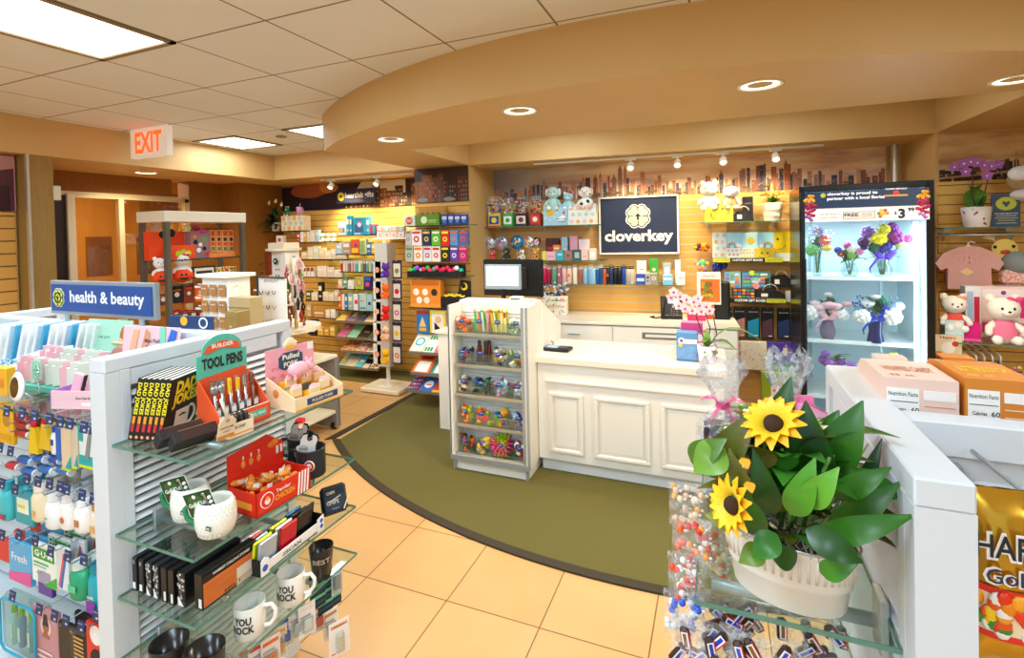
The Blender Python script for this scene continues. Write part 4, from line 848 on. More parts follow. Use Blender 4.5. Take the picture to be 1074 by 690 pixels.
for i, (R, l) in enumerate(((R3(205, 690, 285, 745), 'small white box with a navy label on the candy tower, left one'), (R3(287, 700, 362, 745), 'small white box with a navy label on the candy tower, right one'))):
    pass
for R, l in (((534.5, 311.5, 546.5, 321), 'small white carton with navy label on top of the candy tower, left one'), ((547.5, 314, 560, 322.5), 'small white carton with navy label on top of the candy tower, right one')):
    pack('small_carton', l, 'carton', R, PY(3.40), .06, M('#f2f0ea', .4), [('r', .1, .3, .9, .6, '#24345c'), ('r', .1, .15, .9, .22, '#d8b040')], z0=1.211)
# dotted gift bag with blue sweets, on the back counter's left end
p, w_, h, a = rect((568.5, 311, 594, 330), PA(.34), .832); t = thing('gift_bag', 'white gift bag with red, yellow and green dots, stuffed with blue wrapped sweets', 'gift bag', p, a)
b = B(); b.box((0, .05, h/2), (w_, .1, h), M('#f8f4ea', .5), .004); random.seed(3)
deco(b, w_, h, [('c', random.random()*.94+.03, random.choice([.1, .2, .8, .9, random.random()]), .03, rc('#e03828', '#f0b820', '#38a050')) for _ in range(40)]+[('t', 'Celebrate', .5, .52, .22, '#d0a040', .01, .7)]); b.build('bag', t)
b = B()
for _ in range(70): b.sph((random.uniform(-.55, .55)*w_, random.uniform(-.01, .1), h+random.uniform(-.02, .14)), (random.uniform(.012, .02), .012, random.uniform(.008, .018)), rc('#1c4ca0', '#e8ecf0', '#2a6ac0', '#183060', '#f4f4f4', '#b8c8d8'), 6, 4)
b.build('sweets', t)
# phone
p, w_, h, a = rect((693, 310, 716, 333), PA(.36), .832); t = thing('desk_phone', 'black desk phone with a small screen on the back counter', 'telephone', p, a+.05)
T = RX(-.35); b = B(); b.box((0, .03, h*.5), (w_, .03, h*1.02), BLACK, .006, T); b.box((0, .07, .02), (w_*.9, .14, .04), BLACK, .006); b.build('body', t)
b = B(); b.box((.02, .012, h*.80), (w_*.5, .004, h*.22), M('#a8c8d8', .3, emit=.8), 0, T); b.build('screen', t)
b = B()
for i in range(3):
    for j in range(4): b.box((.025+(i-1)*.024, .012, h*(.14+.1*j)), (.015, .006, .014), '#5a5a5a', .002, T)
b.cyl((.02, .012, h*.56), .016, .006, '#8a8a88', 12, 'y', T); b.build('keypad', t)
b = B(); b.tube([(-w_*.40, -.01, .03), (-w_*.42, -.02, h*.4), (-w_*.40, .0, h*.85)], [.022, .016, .022], BLACK, 10, T); b.tube([(-w_*.45, 0, .02), (-w_*.75, -.04, .015), (-w_*1.0, -.02, .02), (-w_*.8, .02, .02)], .007, BLACK, 6); b.build('handset', t)
# counter things
p = at(585, 367, 'z', .832); t = thing('payment_terminal', 'black card payment terminal lying on the counter', 'card terminal', p, -.06)
b = B(); b.box((0, 0, .012), (.20, .115, .022), BLACK, .005); b.build('body', t); b = B(); b.box((-.04, 0, .0238), (.09, .075, .001), M('#8098b0', .2, emit=.6)); b.build('screen', t)
b = B()
for i in range(3):
    for j in range(3): b.box((.035+i*.02, -.03+j*.022, .0245), (.013, .012, .002), '#6a6a70')
b.build('keypad', t); b = B(); b.tube([(-.06, .055, .012), (-.08, .12, .03), (-.14, .16, .03), (-.19, .15, .004)], .005, '#8a8070', 6); b.build('cable', t)
FL = [('r', 0, .72, 1, 1, '#5a94cc'), ('c', .25, .72, .16, '#f0f2f4'), ('c', .25, .72, .09, '#7a6ab0'), ('r', .35, .62, 1, .78, '#f0f0ea'), ('c', .2, .56, .1, '#e8d060'), ('r', 0, 0, 1, .06, '#3a70b0')]
pack('tissue_box', 'blue and white floral box on the counter beside the orchid', 'box', R7(778, 338, 885, 470), PY(3.50), .10, M('#6c9cd0', .5, noise=.35, scale=30), FL, z0=.832, side=M('#5a8cc4', .5))
pack('tissue_box', 'pink floral box behind the blue one on the counter', 'box', R7(802, 286, 912, 400), PY(3.66), .10, M('#e088a8', .5, noise=.3, scale=30), [('r', 0, .72, 1, 1, '#c04488'), ('r', 0, .45, 1, .66, '#f4e8e8'), ('c', .3, .55, .12, '#7a8a50')], z0=.832)
pack('tissue_box', 'red and white floral box at the back of the counter stack', 'box', R7(835, 235, 930, 400), PY(3.80), .09, M('#f0e6e0', .5), [('r', 0, .8, 1, 1, '#e0406c'), ('c', .25, .78, .12, '#e05040'), ('r', 0, .5, 1, .56, '#d87080')], z0=.832)
def orchid(label, loc, ph, pr, potm, spots, leaves, stems, fl, col, col2, r=.034):
    t = thing('orchid', label, 'potted plant', loc); b = B(); b.lathe([(pr*.78, 0), (pr*.85, ph*.1), (pr, ph), (pr*.94, ph), (pr*.9, ph*.8)], potm, n=20, caps=False); b.cyl((0, 0, ph*.82), pr*.9, .004, '#5a4630', 16)
    for _ in range(22): a = random.uniform(0, 6.28); z = random.uniform(.15, .9)*ph; q = pr*(.8+.2*z/ph); b.sph((q*math.cos(a), q*math.sin(a), z), (.009, .009, .009), rc(*spots), 6, 4)
    b.build('pot', t); b = B()
    for (dx, dy, dz, w_) in leaves: b.leaf((0, 0, ph*.85), (dx, dy, ph+dz), w_, M('#5f8a30', .35), .32, .15, 8)
    b.build('leaves', t); b = B()
    for st in stems: b.tube([(0, 0, ph*.8)]+st, .004, '#5a3c34', 6)
    b.build('stems', t); b = B()
    for c in fl:
        c = Vector(c)
        for k in range(5):
            a = PI/2+2*PI*k/5; d = Vector((math.cos(a), -.15, math.sin(a))); b.leaf(c, c+d*r, r*.95, M(col, .5), .05, .1, 4, (0, -1, 0))
        b.sph(c+Vector((0, -.008, -.003)), (.008, .01, .008), col2, 8, 6)
    b.build('flowers', t); return t
p = at(742, 378, 'z', .832)
orchid('white-pink orchid in a floral pot at the right end of the counter', (p.x, 3.50, .832), .115, .062, M('#f4e6ee', .4), ['#b070c8', '#e07098', '#70a850', '#8060b8'], [(.33, -.02, .04, .075), (.18, -.06, -.02, .06), (-.02, -.08, .03, .055), (.05, -.05, -.06, .05), (.0, .03, .10, .05)],
    [[(-.05, .02, .25), (-.09, .02, .38), (-.14, .0, .44)], [(.02, .03, .22), (-.02, .03, .36), (-.08, .0, .40)], [(.06, .03, .18), (.04, .04, .30), (.01, .03, .35)]],
    [(-.20, -.02, .46), (-.16, -.01, .43), (-.12, -.03, .415), (-.075, -.03, .40), (-.04, -.02, .375), (.0, -.02, .37), (-.17, -.02, .37), (-.13, -.03, .355), (-.085, -.04, .345), (-.03, -.03, .34), (.02, -.02, .345), (-.22, 0, .42), (-.05, -.01, .42)], '#f2dce6', '#c83878', .034)
# right of the sign
BZ = z4
pack('gift_box', 'bright yellow smiling face gift box under the fluffy plush', 'gift box', R5(112, 198, 282, 300), PA(.26), .14, M('#f6e440', .5), [('c', .38, .74, .045, '#6a5410'), ('c', .62, .74, .045, '#6a5410')]+[('c', .5+.30*math.cos(a), .52+.38*math.sin(a), .018, '#7a6010') for a in [PI+PI*k/16 for k in range(1, 16)]], z0=BZ)
zb = rect(R5(112, 198, 282, 300), PA(.26), BZ)[2]+BZ-.05
p, h = onbox(R5(70, 85, 200, 195), zb, .22); plush('cream fluffy plush bear in the smiling yellow box', p, h+.07, '#f4e8cc', '#fff8e8', 'round')
p, h = onbox(R5(190, 95, 350, 195), zb, .22); plush('white plush with a patterned scarf leaning from the smiling box', p, h+.04, '#f4f2ee', '#f0d8b8', 'flop', outfit='#c07850', rotz=.2)
pack('bottle_box', 'tall black box behind the small black handbag', 'box', R5(340, 150, 402, 250), PA(.15), .07, M('#1c1a1a', .3), [('r', .15, .7, .85, .75, '#5a5450'), ('r', .15, .1, .85, .16, '#5a5450')], z0=BZ)
def handbag(label, R, pl, z0, col='#1e1c1c', tag='#f0ece0'):
    p, w_, h, a = rect(R, pl, z0); t = thing('handbag', label, 'bag', p, a); b = B()
    b.prism([(-w_*.5, 0), (w_*.5, 0), (w_*.46, h*.5), (w_*.2, h*.8), (-w_*.3, h*.75), (-w_*.48, h*.5)], .06, M(col, .45), TR(0, .06, 0) @ RX(PI/2)); b.build('body', t)
    b = B(); b.tube([(w_*.25*math.cos(q)-.0, -.004, h*.75+w_*.25*math.sin(q)) for q in [PI*k/8 for k in range(9)]], .005, '#a8a090', 6); b.build('strap', t)
    b = B(); b.box((-w_*.2, -.006, h*.35), (w_*.22, .003, h*.3), tag); b.build('price_tag', t)
handbag('small black handbag with a white tag on the shelf beside the smiling box', R5(282, 218, 406, 299), PA(.25), BZ)
p, w_, h, a = rect(R5(455, 190, 580, 296), PA(.2), BZ); t = thing('potted_kalanchoe', 'orange flowering plant in a ribbed cream pot near the cooler', 'potted plant', p, a)
b = B(); b.lathe([(w_*.40, 0), (w_*.43, h*.3), (w_*.5, h*.95), (w_*.5, h), (w_*.46, h), (w_*.44, h*.8)], M('#f0e4c4', .5), n=28, caps=False)
for z in (.25, .6): b.lathe([(w_*(.42+.07*z), h*z), (w_*(.43+.07*z)+.003, h*z+.004), (w_*(.42+.07*z), h*z+.01)], M('#dccda4', .5), n=28, caps=False)
b.build('pot', t); b = B()
for _ in range(80): a_ = random.uniform(0, 6.28); r_ = random.uniform(.02, .13); z_ = h+random.uniform(-.01, .07); b.leaf((0, 0, h*.85), (r_*math.cos(a_), r_*math.sin(a_)*.7, z_), .035, M(rc('#5c8a28', '#7aa030', '#486e20'), .4), .2, .1, 4)
b.build('foliage', t); b = B()
for _ in range(60): a_ = random.uniform(0, 6.28); r_ = random.uniform(0, .11); b.sph((r_*math.cos(a_), r_*math.sin(a_)*.7, h+.07+random.uniform(0, .035)), .009, rc('#f08a20', '#f4a830', '#e87420'), 6, 4)
for dx in (-.0, .06): b.leaf((dx*.5, 0, h+.05), (dx*1.3, -.01, h+.2), .03, M('#f6d860', .5), .1, .1, 5)
b.build('flowers', t)
# gift box row
def ribx(label, R, col, dd, z0=None, d=.12): pack('gift_box', label, 'gift box', R, PA(d), .05, M(col, .45), dd, 'boxes of the gift box display', z0)
RB = lambda cx, cy, s=1: [('c', cx, cy, .36*s, '#e05a48'), ('c', cx, cy, .31*s, '#f0b840'), ('c', cx, cy, .26*s, '#60b070'), ('c', cx, cy, .21*s, '#5090c8'), ('c', cx, cy, .16*s, '#a8dcec')]
SM = [('c', .35, .6, .05, '#4a3c10'), ('c', .65, .6, .05, '#4a3c10')]+[('c', .5+.3*math.cos(a), .45+.2*math.sin(a), .02, '#4a3c10') for a in [PI+PI*k/12 for k in range(1, 12)]]
for R, c, dd, l in (((157, 366, 241, 520), '#f4f0e4', DOTS(PD, 2, 4, .14), 'white polka-dot box at the left of the gift box display'), ((242, 366, 332, 468), '#a8dcec', RB(.35, .15)+[('c', .75, .25, .14, '#fff'), ('c', .9, .2, .12, '#fff')], 'blue rainbow box in the upper row of the gift box display, left one'), ((333, 366, 432, 468), '#b4e0ee', [('c', .55, .5, .25, '#f4b828')]+[('c', .55+.4*math.cos(k*.5), .5+.42*math.sin(k*.5), .03, '#f8f0c0') for k in range(12)], 'blue sun box in the upper row of the gift box display'), ((433, 366, 528, 468), '#a8dcec', RB(.6, .15)+[('c', .2, .2, .14, '#fff')], 'blue rainbow box in the upper row of the gift box display, right one')):
    ribx(l, R5(*R), M(c, .45) if 0 else c, dd)
for R, c, dd, l in (((242, 462, 318, 538), '#f6f0e6', DOTS(['#f0b8b0', '#c8a890'], 3, 3, .1), 'pink-dotted box in the lower row of the gift box display'), ((319, 462, 412, 538), '#f8f4e8', DOTS(['#f0c828', '#f4d850'], 5, 4, .06), 'yellow-dotted box in the lower row of the gift box display'), ((413, 460, 530, 538), '#f0c838', SM, 'small yellow smiling box in the lower row of the gift box display')):
    ribx(l, R5(*R), c, dd, None, .15)
ribx('large yellow smiling face box at the right of the gift box display', R5(530, 362, 634, 540), '#f8d018', [('c', .2, .75, .07, '#3a2c08')]+[('c', .2+.45*math.cos(a), .62+.22*math.sin(a), .025, '#3a2c08') for a in [1.5*PI+PI*k/20 for k in range(0, 9)]]+[('r', 0, 0, 1, .28, '#f6f2e4')])
ribx('amber block standing in for the yellow box reflected in the cooler side', R5(636, 366, 690, 540), '#f0b018', [('r', 0, 0, 1, .28, '#f2ead4')])  # solid block in place of the yellow box's reflection on the cooler
t = pack('display_rail', 'black and yellow lettered rail under the gift box display', 'display rail', R5(160, 520, 582, 546), PA(.17), .03, M('#20241c', .4), [('r', 0, 0, .25, 1, '#c8cc30'), ('r', .75, 0, 1, 1, '#c8cc30'), ('t', 'CUSTOM GIFT BOXES', .5, .5, .5, '#f4f4f0', .03, .44), ('t', 'CREATE YOUR OWN', .125, .5, .3, '#3a4010', .0, .2), ('t', 'CREATE YOUR OWN', .875, .5, .3, '#3a4010', .0, .2)])
def toyitem(name, label, R, d, cols, cat='toy'):
    p, w_, h, a = rect(R, PA(d)); b = B()
    for _ in range(16): b.sph((random.uniform(-.42, .42)*w_, random.uniform(0, .05), random.uniform(.15, .85)*h), (w_*.14, .02, h*.16), rc(*cols), 8, 6)
    b.tube([(0, 0, h*.8), (0, d-.03, h*.95)], .003, METAL, 5); b.thing(name, label, cat, p, a)
toyitem('hanging_toy', 'red, yellow and blue toy hanging left of the gift boxes', R5(42, 425, 140, 488), .1, ['#d03020', '#f0c020', '#28305c', '#e8b820', '#c02818'])
toyitem('hanging_toy', 'teal, pink and yellow flower-shaped toy hanging over the floral bag', R5(42, 528, 136, 622), .1, ['#38b8a8', '#f080a0', '#f0c830', '#40c0b0'])
toyitem('hanging_ornament', 'navy blue ornament hanging beside the flower-shaped toy', R5(150, 532, 250, 610), .12, ['#1c2c78', '#2438a0', '#182050'], 'ornament')
pack('gift_bag', 'white gift bag with an orange floral print standing above the orchid', 'gift bag', R7(885, 30, 1006, 192), PA(.30), .08, M('#f8f2e8', .5), [('r', .14, .08, .95, .80, '#f07828')]+[('c', random.uniform(.2, .7), random.uniform(.18, .72), .07, rc('#f0c030', '#68882c', '#d84020', '#e8a028', '#7a9a3c')) for _ in range(36)]+[('t', 'Happy Day', .5, .9, .06, '#c09060')])
pack('gift_bag', 'orange and red gift bag hanging below the floral one', 'gift bag', R7(898, 195, 968, 372), PA(.28), .06, M('#f06a28', .5), [('r', .1, .5, .9, .7, '#e0402c'), ('c', .5, .8, .2, '#f0c040')])
p, w_, h, a = rect((749.5, 294, 766.5, 372), PA(.3)); b = B(); b.box((0, .03, h/2), (w_, .05, h*.98), M('#15151a', .7), .025); b.thing('black_tote', 'plain black padded bag hanging beside the notebooks', 'bag', p, a)
# chalkboard boxes, notebooks
CH = [('r', .05+.3*i, .08+.22*j, .30+.3*i, .22+.22*j, ['#58b0c0', '#e06a78', '#8cc050', '#f0a040', '#b070c0', '#d8e8ec', '#60a0d8'][(i*3+j*2) % 7]) for i in range(3) for j in range(4)]
def ch(label, R, c, dd, d=.14): pack('gift_box', label, 'gift box', R6(*R), PA(d), .05, M(c, .5), dd, 'dark gift boxes above the notebooks')
ch('pale blue patterned box at the left above the notebooks', (106, 26, 196, 118), '#a8ccd8', CH); ch('box with colourful chalk lettering above the notebooks', (202, 24, 362, 116), '#5a9098', CH+[('c', .35, .9, .1, '#d8e040'), ('c', .5, .12, .12, '#f090a0'), ('r', .8, .1, .95, .6, '#20403c'), ('t', 'LOVE', .5, .5, .16, '#f4f4f0')])
handbag('black gift box with a white tag and silver cord above the notebooks', R6(362, 26, 482, 112), PA(.14), None)
ch('box covered in small coloured bows, lower row above the notebooks', (150, 118, 276, 176), '#2a2c2c', [('r', .05+.19*i, .1+.3*j, .2+.19*i, .3+.3*j, ['#e04040', '#f0c030', '#40a060', '#4080d0', '#f08030'][(i+j*2) % 5]) for i in range(5) for j in range(3)], .18)
handbag('black gift box with a cord and tag, lower row above the notebooks', R6(278, 120, 446, 176), PA(.18), None)
pack('white_carton', 'plain white carton right of the black gift boxes', 'carton', R6(448, 134, 524, 196), PA(.14), .05, M('#c8c8c0', .5), [])
pack('display_rail', 'black lettered rail above the notebooks', 'display rail', R6(130, 172, 446, 202), PA(.21), .03, M('#151713', .4), [('t', 'CUSTOM GIFT BOXES', .38, .5, .5, '#f4f4f0', .03, .55), ('r', .67, .15, 1, .85, '#c8cc30'), ('t', 'MAKE IT FUN', .83, .5, .35, '#3a4010', 0, .25)])
for R, c, l in (((132, 222, 152, 392), '#e0a020', 'narrow yellow-orange notebook at the left of the hanging row'), ((155, 222, 224, 394), '#d8948c', 'salmon pink notebook hanging in black card'), ((229, 224, 302, 396), '#1c9ac0', 'turquoise notebook hanging in black card'), ((311, 226, 380, 400), '#5c3844', 'plum notebook hanging in black card'), ((399, 230, 472, 402), '#2a3c68', 'navy blue notebook hanging in black card'), ((480, 232, 524, 404), '#1c2438', 'darkest notebook at the right end beside the cooler')):
    pack('notebook', l, 'notebook', R6(*R), PA(.14), .02, M('#131416', .4), [('p', [(.08, .03), (.92, .03), (.92, .66), (.08, .54)], M(c, .5)), ('t', 'Journal', .5, .85, .05, '#e8e8e8', .0, .7), ('r', .55, .08, .85, .11, '#ffffff30'[:7])], 'notebooks hanging in a row', hook=True)
p, w_, h, a = rect(R6(198, 415, 342, 572), PA(.16)); 
pack('gift_bag', 'light gift bag with small pastel stars and dots under the notebooks', 'gift bag', R6(198, 415, 342, 572), PA(.16), .05, M('#ece2d2', .5), [('c', random.random()*.9+.05, random.random()*.9+.05, random.uniform(.01, .04), rc('#f0c838', '#a0c8a0', '#e8a090', '#c8b088')) for _ in range(40)])
pack('gift_bag', 'purple to green birthday gift bag under the notebooks', 'gift bag', R6(346, 420, 486, 578), PA(.16), .05, M('#5038a8', .45), [('r', 0, 0, 1, .18, '#4a9a38'), ('r', 0, .18, 1, .3, '#3a6c60'), ('r', 0, .3, 1, .42, '#3c4c90'), ('t', 'Happy', .45, .66, .14, '#16142c', .03, .6), ('t', 'Birthday', .5, .46, .12, '#16142c', .03, .8), ('r', .62, .55, .78, .82, '#e8c8a0')])
pack('gift_bag', 'floral print gift bag left of the pastel one', 'gift bag', R6(128, 412, 198, 560), PA(.16), .05, M('#c8b49c', .5), [('c', random.random(), random.random(), .08, rc('#d06050', '#f0e0c8', '#507850', '#b04838', '#3a3030')) for _ in range(30)])
pack('gift_bag', 'lime green gift bag with a red polka-dot present below the purple one', 'gift bag', R6(312, 590, 522, 740), PA(.2), .05, M('#98b02c', .45), [('r', .25, .0, .78, .5, '#f4efe8'), ('c', .35, .35, .05, '#e03048'), ('c', .65, .3, .05, '#40a060'), ('c', .4, .12, .05, '#3070c0'), ('c', .68, .1, .05, '#f0a030'), ('r', .46, .0, .56, .5, '#e03050'), ('p', [(.5, .5), (.3, .85), (.42, .7)], '#30a850'), ('p', [(.52, .5), (.75, .85), (.62, .68)], '#30a850'), ('c', .2, .75, .06, '#4080c0'), ('c', .85, .6, .06, '#4080c0')])
# ceiling bits
b = B(); b.lathe([(.055, 0), (.055, -.02), (.03, -.045), (.001, -.05)], M('#cfc0a0', .5), n=20, caps=False); b.thing('smoke_detector', 'domed smoke detector on the ceiling strip above the counter', 'smoke detector', (.177, 4.50, 2.718))
b = B(); b.cyl((0, 0, -.004), .035, .01, M('#a89878', .5), 18); b.thing('sprinkler_cover', 'small round sprinkler cover left of the smoke detector', 'sprinkler', (-.483, 4.45, 2.719))
b = B(); b.cyl((0, 0, -.004), .05, .01, M('#a89878', .5), 18); p = at(295, 143, 'z', 2.715); b.thing('sprinkler_cover', 'small round sprinkler cover between the two square troffers', 'sprinkler', p)
# ================================================================== GOODS ON THE LEFT GONDOLA
Q = PI/2
S1, S2, S3, S4 = [z+.0045 for z in SH]
def pk(name, label, cat, loc, rz, w_, d, h, col, dec=(), group=None, bev=.002, lean=0, lid=None):
    b = B()
    if lean: b.at(RX(lean))
    b.box((0, d/2, h/2), (w_, d, h), col, bev); deco(b, w_, h, dec)
    return b.thing(name, label, cat, loc, rz, group)
# joke books
for i in range(6):
    t = thing('paperback_book', ['leftmost black joke paperback, nearest the gondola edge, only its spine showing', 'second black joke paperback from the left, spine showing', 'third black joke paperback from the left, spine showing', 'fourth black joke paperback from the left, spine showing', 'fifth black joke paperback from the left, spine showing', 'rightmost black joke paperback showing its full yellow-lettered cover'][i], 'book', (-1.600+.0190*i, .932+.004*i, S1), Q+.32, 'joke paperbacks on the top glass shelf')
    b = B().at(RX(.22)); w_, h, d = .135, .185, .017
    b.box((w_/2+.002, d/2, h/2), (w_-.004, d-.003, h-.004), '#e8e4da'); b.box((w_/2, .001, h/2), (w_, .002, h), '#1c1c1e'); b.box((w_/2, d-.001, h/2), (w_, .002, h), '#1c1c1e'); b.box((.001, d/2, h/2), (.003, d, h), '#1c1c1e'); b.build('cover_and_pages', t)
    b = B().at(RX(.22)); T = lambda x, z: TR(x, -.0006, z) @ RX(PI/2)
    b.text('DAD', .050, '#f4e420', T(w_*.50, h*.83), .05, wid=w_*.64); b.text('JOKES', .044, '#f4e420', T(w_*.52, h*.60), .05, wid=w_*.78)
    b.box((w_*.5, -.0008, h*.26), (w_*.42, .0008, h*.34), '#ece6d4', .0003); b.tube([(w_*.72+.02*math.sin(a)*1.2, -.001, h*.28+.028*math.cos(a)) for a in [PI*k/8 for k in range(9)]], .004, '#ece6d4', 6)
    b.prism([(w_*.38, h*.33), (w_*.5, h*.36), (w_*.62, h*.33), (w_*.56, h*.31), (w_*.5, h*.325), (w_*.44, h*.31)], .0006, '#1c1c1e', TR(0, -.0013, 0) @ RX(PI/2)); b.build('cover_print', t)
    b = B().at(RX(.22)); TS = TR(-.0012, d/2, 0) @ RZ(-PI/2) @ RX(PI/2)
    b.text('DAD JOKES', .016, '#f4e420', TS @ TR(0, h*.68, 0) @ RZ(-PI/2), .03, wid=h*.52)
    b.box((-.0008, d/2, h*.33), (.0008, d*.5, h*.12), '#e0952a'); b.box((-.0008, d/2, h*.2), (.0008, d*.5, h*.12), '#c8303c'); b.sph((-.001, d/2, h*.05), (.001, .005, .005), '#f0a868', 8, 6); b.build('spine_print', t)
# boxed pens leaning on the books
for i, (x, y, l) in enumerate(((-1.46, .925, 'black-ended window box with a copper tool pen, nearer the joke books'), (-1.40, .925, 'black-ended window box with a copper tool pen, in front'))):
    t = thing('pen_gift_box', l, 'pen box', (x, y, S1+.02), Q-.25); b = B().at(RX(-.75)); b.box((.055, .025, .018), (.115, .05, .036), '#201c1c', .002); b.build('box', t)
    b = B().at(RX(-.75)); b.box((.062, -.0008, .018), (.095, .001, .03), M('#3a2a26', .3)); b.box((.062, .025, .0368), (.095, .044, .001), M('#d88a5c', .25)); b.box((.065, .025, .038), (.075, .012, .004), M('#e8d8c0', .25, .4), .001); b.box((.07, .03, .0385), (.05, .006, .005), M('#3a3432', .3)); b.build('window_print', t)
# tool pens display
t = thing('tool_pen_display', 'teal and orange counter display box of tool-shaped pens with an arched header', 'display box', (-1.37, 1.125, S1), Q-.08)
TEAL = M('#58b8a0', .5); ORG = M('#e8582c', .5); wd = .165
b = B(); b.box((0, .055, .004), (wd, .11, .008), ORG); b.box((0, .002, .026), (wd, .004, .052), ORG); b.box((.0, .004, .046), (wd, .003, .016), M('#f4ece0', .5))
for s in (-1, 1): b.prism([(0, 0), (.11, 0), (.11, .15), (.10, .15), (0, .05)], .004, ORG, Matrix(((0, 0, 1, s*wd/2-.002), (1, 0, 0, 0), (0, 1, 0, 0), (0, 0, 0, 1))))
b.box((.035, -.0004, .028), (.07, .001, .022), TEAL); b.text('TOOL PENS', .012, '#f4f0e4', TR(.035, -.0012, .028) @ RX(PI/2), .02, wid=.06); b.build('tray', t)
b = B(); pts = [(-wd/2, 0), (wd/2, 0), (wd/2, .225), (wd*.40, .225)]+[(wd*.40*math.cos(a), .232+.05*math.sin(a)) for a in [PI*k/14 for k in range(15)]]+[(-wd*.40, .225), (-wd/2, .225)]
b.prism(pts, .004, TEAL, TR(0, .112, 0) @ RX(PI/2)); b.prism([(-wd/2+.006, .05), (wd/2-.006, .05), (wd/2-.006, .165), (-wd/2+.006, .155)], .001, ORG, TR(0, .1075, 0) @ RX(PI/2)); b.build('header_card', t)
b = B(); b.text('TOOL PENS', .045, '#2c2420', TR(0, .1065, .197) @ RX(PI/2), .04, wid=wd*.82); b.prism([(-.062, .232), (-.05, .25), (0, .262), (.05, .25), (.062, .232), (.05, .228), (0, .240), (-.05, .228)], .001, ORG, TR(0, .1065, 0) @ RX(PI/2)); b.text('BUILDER', .017, '#f8ece0', TR(0, .1050, .248) @ RX(PI/2), .03, wid=.072); b.build('header_lettering', t)
def toolpen(kind, x, y, l, col):
    t2 = thing('tool_pen', l, 'pen', (0, 0, 0), 0, 'tool pens in the display box'); b = B()
    b.tube([(0, 0, 0), (0, .012, .10)], .0052, col, 8); 
    if kind == 'w': b.lathe([(.003, 0), (.012, .008), (.013, .02), (.006, .028)], col, (0, .013, .10), 8, sy=.45); b.box((-.007, .014, .132), (.006, .005, .018), col); b.box((.007, .014, .130), (.006, .005, .014), col)
    elif kind == 'y': b.box((0, .013, .112), (.012, .008, .045), '#f0b818', .002)
    else: b.cyl((0, .014, .12), .007, .028, col, 8)
    b.build('barrel', t2); b = B(); b.box((.004, .0, .045), (.014, .001, .018), '#f2f0ea'); b.build('price_tag', t2)
    T = t.matrix_world; return t2
base = Vector((-1.37, 1.125, S1)); RT = Matrix.Rotation(Q-.08, 3, 'Z')
kinds = [('w', '#a8acb0'), ('w', '#8c9094'), ('w', '#b4b8bc'), ('w', '#9a9ea2'), ('y', '#b0b0b0'), ('y', '#c0b8a0'), ('y', '#a8a8a8'), ('s', '#c8ccd0'), ('s', '#b8bcc0'), ('s', '#a0a4a8'), ('s', '#7a4a38'), ('s', '#5c3428')]
KL = {'w': 'spanner-shaped silver pen at the left of the tool pen display', 'y': 'yellow-handled tool pen in the middle of the display', 's': 'screwdriver-shaped pen at the right of the tool pen display'}
for i, (k, c) in enumerate(kinds):
    o = toolpen(k, 0, 0, KL[k], M(c, .25, .8 if c[1] != '7' and c[1] != '5' else 0)); o.location = base+RT @ Vector((-.07+.0127*i, .035+.02*(i % 2), .012)); o.rotation_euler = (0, 0, Q-.08+.1*(i % 3-1))
b = B().at(RX(.25)); b.prism([(-.026, 0), (.026, 0), (.026, .05), (.014, .066), (-.014, .066), (-.026, .05)], .002, M('#f2dcc0', .6), RX(PI/2)); b.text('HANDSOME', .008, '#5a4a40', TR(0, -.0022, .034) @ RX(PI/2), .02, wid=.04); b.text('CHAP', .008, '#5a4a40', TR(0, -.0022, .022) @ RX(PI/2), .02, wid=.02); b.box((0, -.002, .006), (.05, .001, .01), '#e88a30'); b.cyl((0, -.002, .055), .006, .001, '#b0a090', 10, 'y'); b.tube([(0, 0, .06), (-.03, -.002, .13)], .004, '#f0ece4', 6)
b.thing('swing_tag', 'cream swing tag on a white loop before the tool pens', 'tag', (-1.33, 1.02, S1+.01), Q-.1)
t = thing('comb_display_box', 'small cream open box of dark combs in front of the tool pens', 'display box', (-1.325, 1.07, S1), Q-.12)
b = B(); b.box((0, .002, .02), (.075, .003, .04), '#f0dcbc'); b.box((0, .045, .028), (.075, .003, .056), '#f0dcbc'); b.box((0, .022, .002), (.075, .045, .004), '#f0dcbc')
for s in (-1, 1): b.box((s*.037, .022, .025), (.003, .045, .05), '#e8d0ac')
b.text('THE CHAP', .012, '#4a3a30', TR(-.008, -.0006, .028) @ RX(PI/2), .02, wid=.042); b.box((0, .0002, .008), (.075, .001, .004), '#e89a48'); b.build('box', t)
for k in range(4): b = B(); b.box((-.024+.016*k, .022, .04), (.010, .03, .045), M('#3a3634', .3), .003); b.build('comb', t)
# pulled pork display
t = thing('pig_toy_display', 'pink and cream counter display box of little pink pigs with a chef-hat header', 'display box', (-1.30, 1.366, S1), Q-.12); wd = .20
CRM = M('#f4dcb0', .5)
b = B(); b.box((0, .08, .004), (wd, .15, .006), CRM); b.box((0, .002, .022), (wd, .004, .044), CRM)
for s in (-1, 1): b.prism([(0, 0), (.15, 0), (.15, .10), (0, .044)], .004, CRM, Matrix(((0, 0, 1, s*wd/2-.002), (1, 0, 0, 0), (0, 1, 0, 0), (0, 0, 0, 1))))
b.box((.01, -.0006, .022), (.13, .001, .022), '#2c4a78'); b.text('PULLED PORK', .014, '#f0d8a0', TR(.01, -.0014, .022) @ RX(PI/2), .02, wid=.09); b.box((0, -.0004, .003), (wd, .001, .006), '#f0a838')
b.cyl((-wd/2-.0005, .04, .03), .016, .002, '#2c4a60', 14, 'x'); b.sph((-wd/2-.001, .10, .05), (.002, .02, .018), '#d8883c', 8, 6); b.build('tray', t)
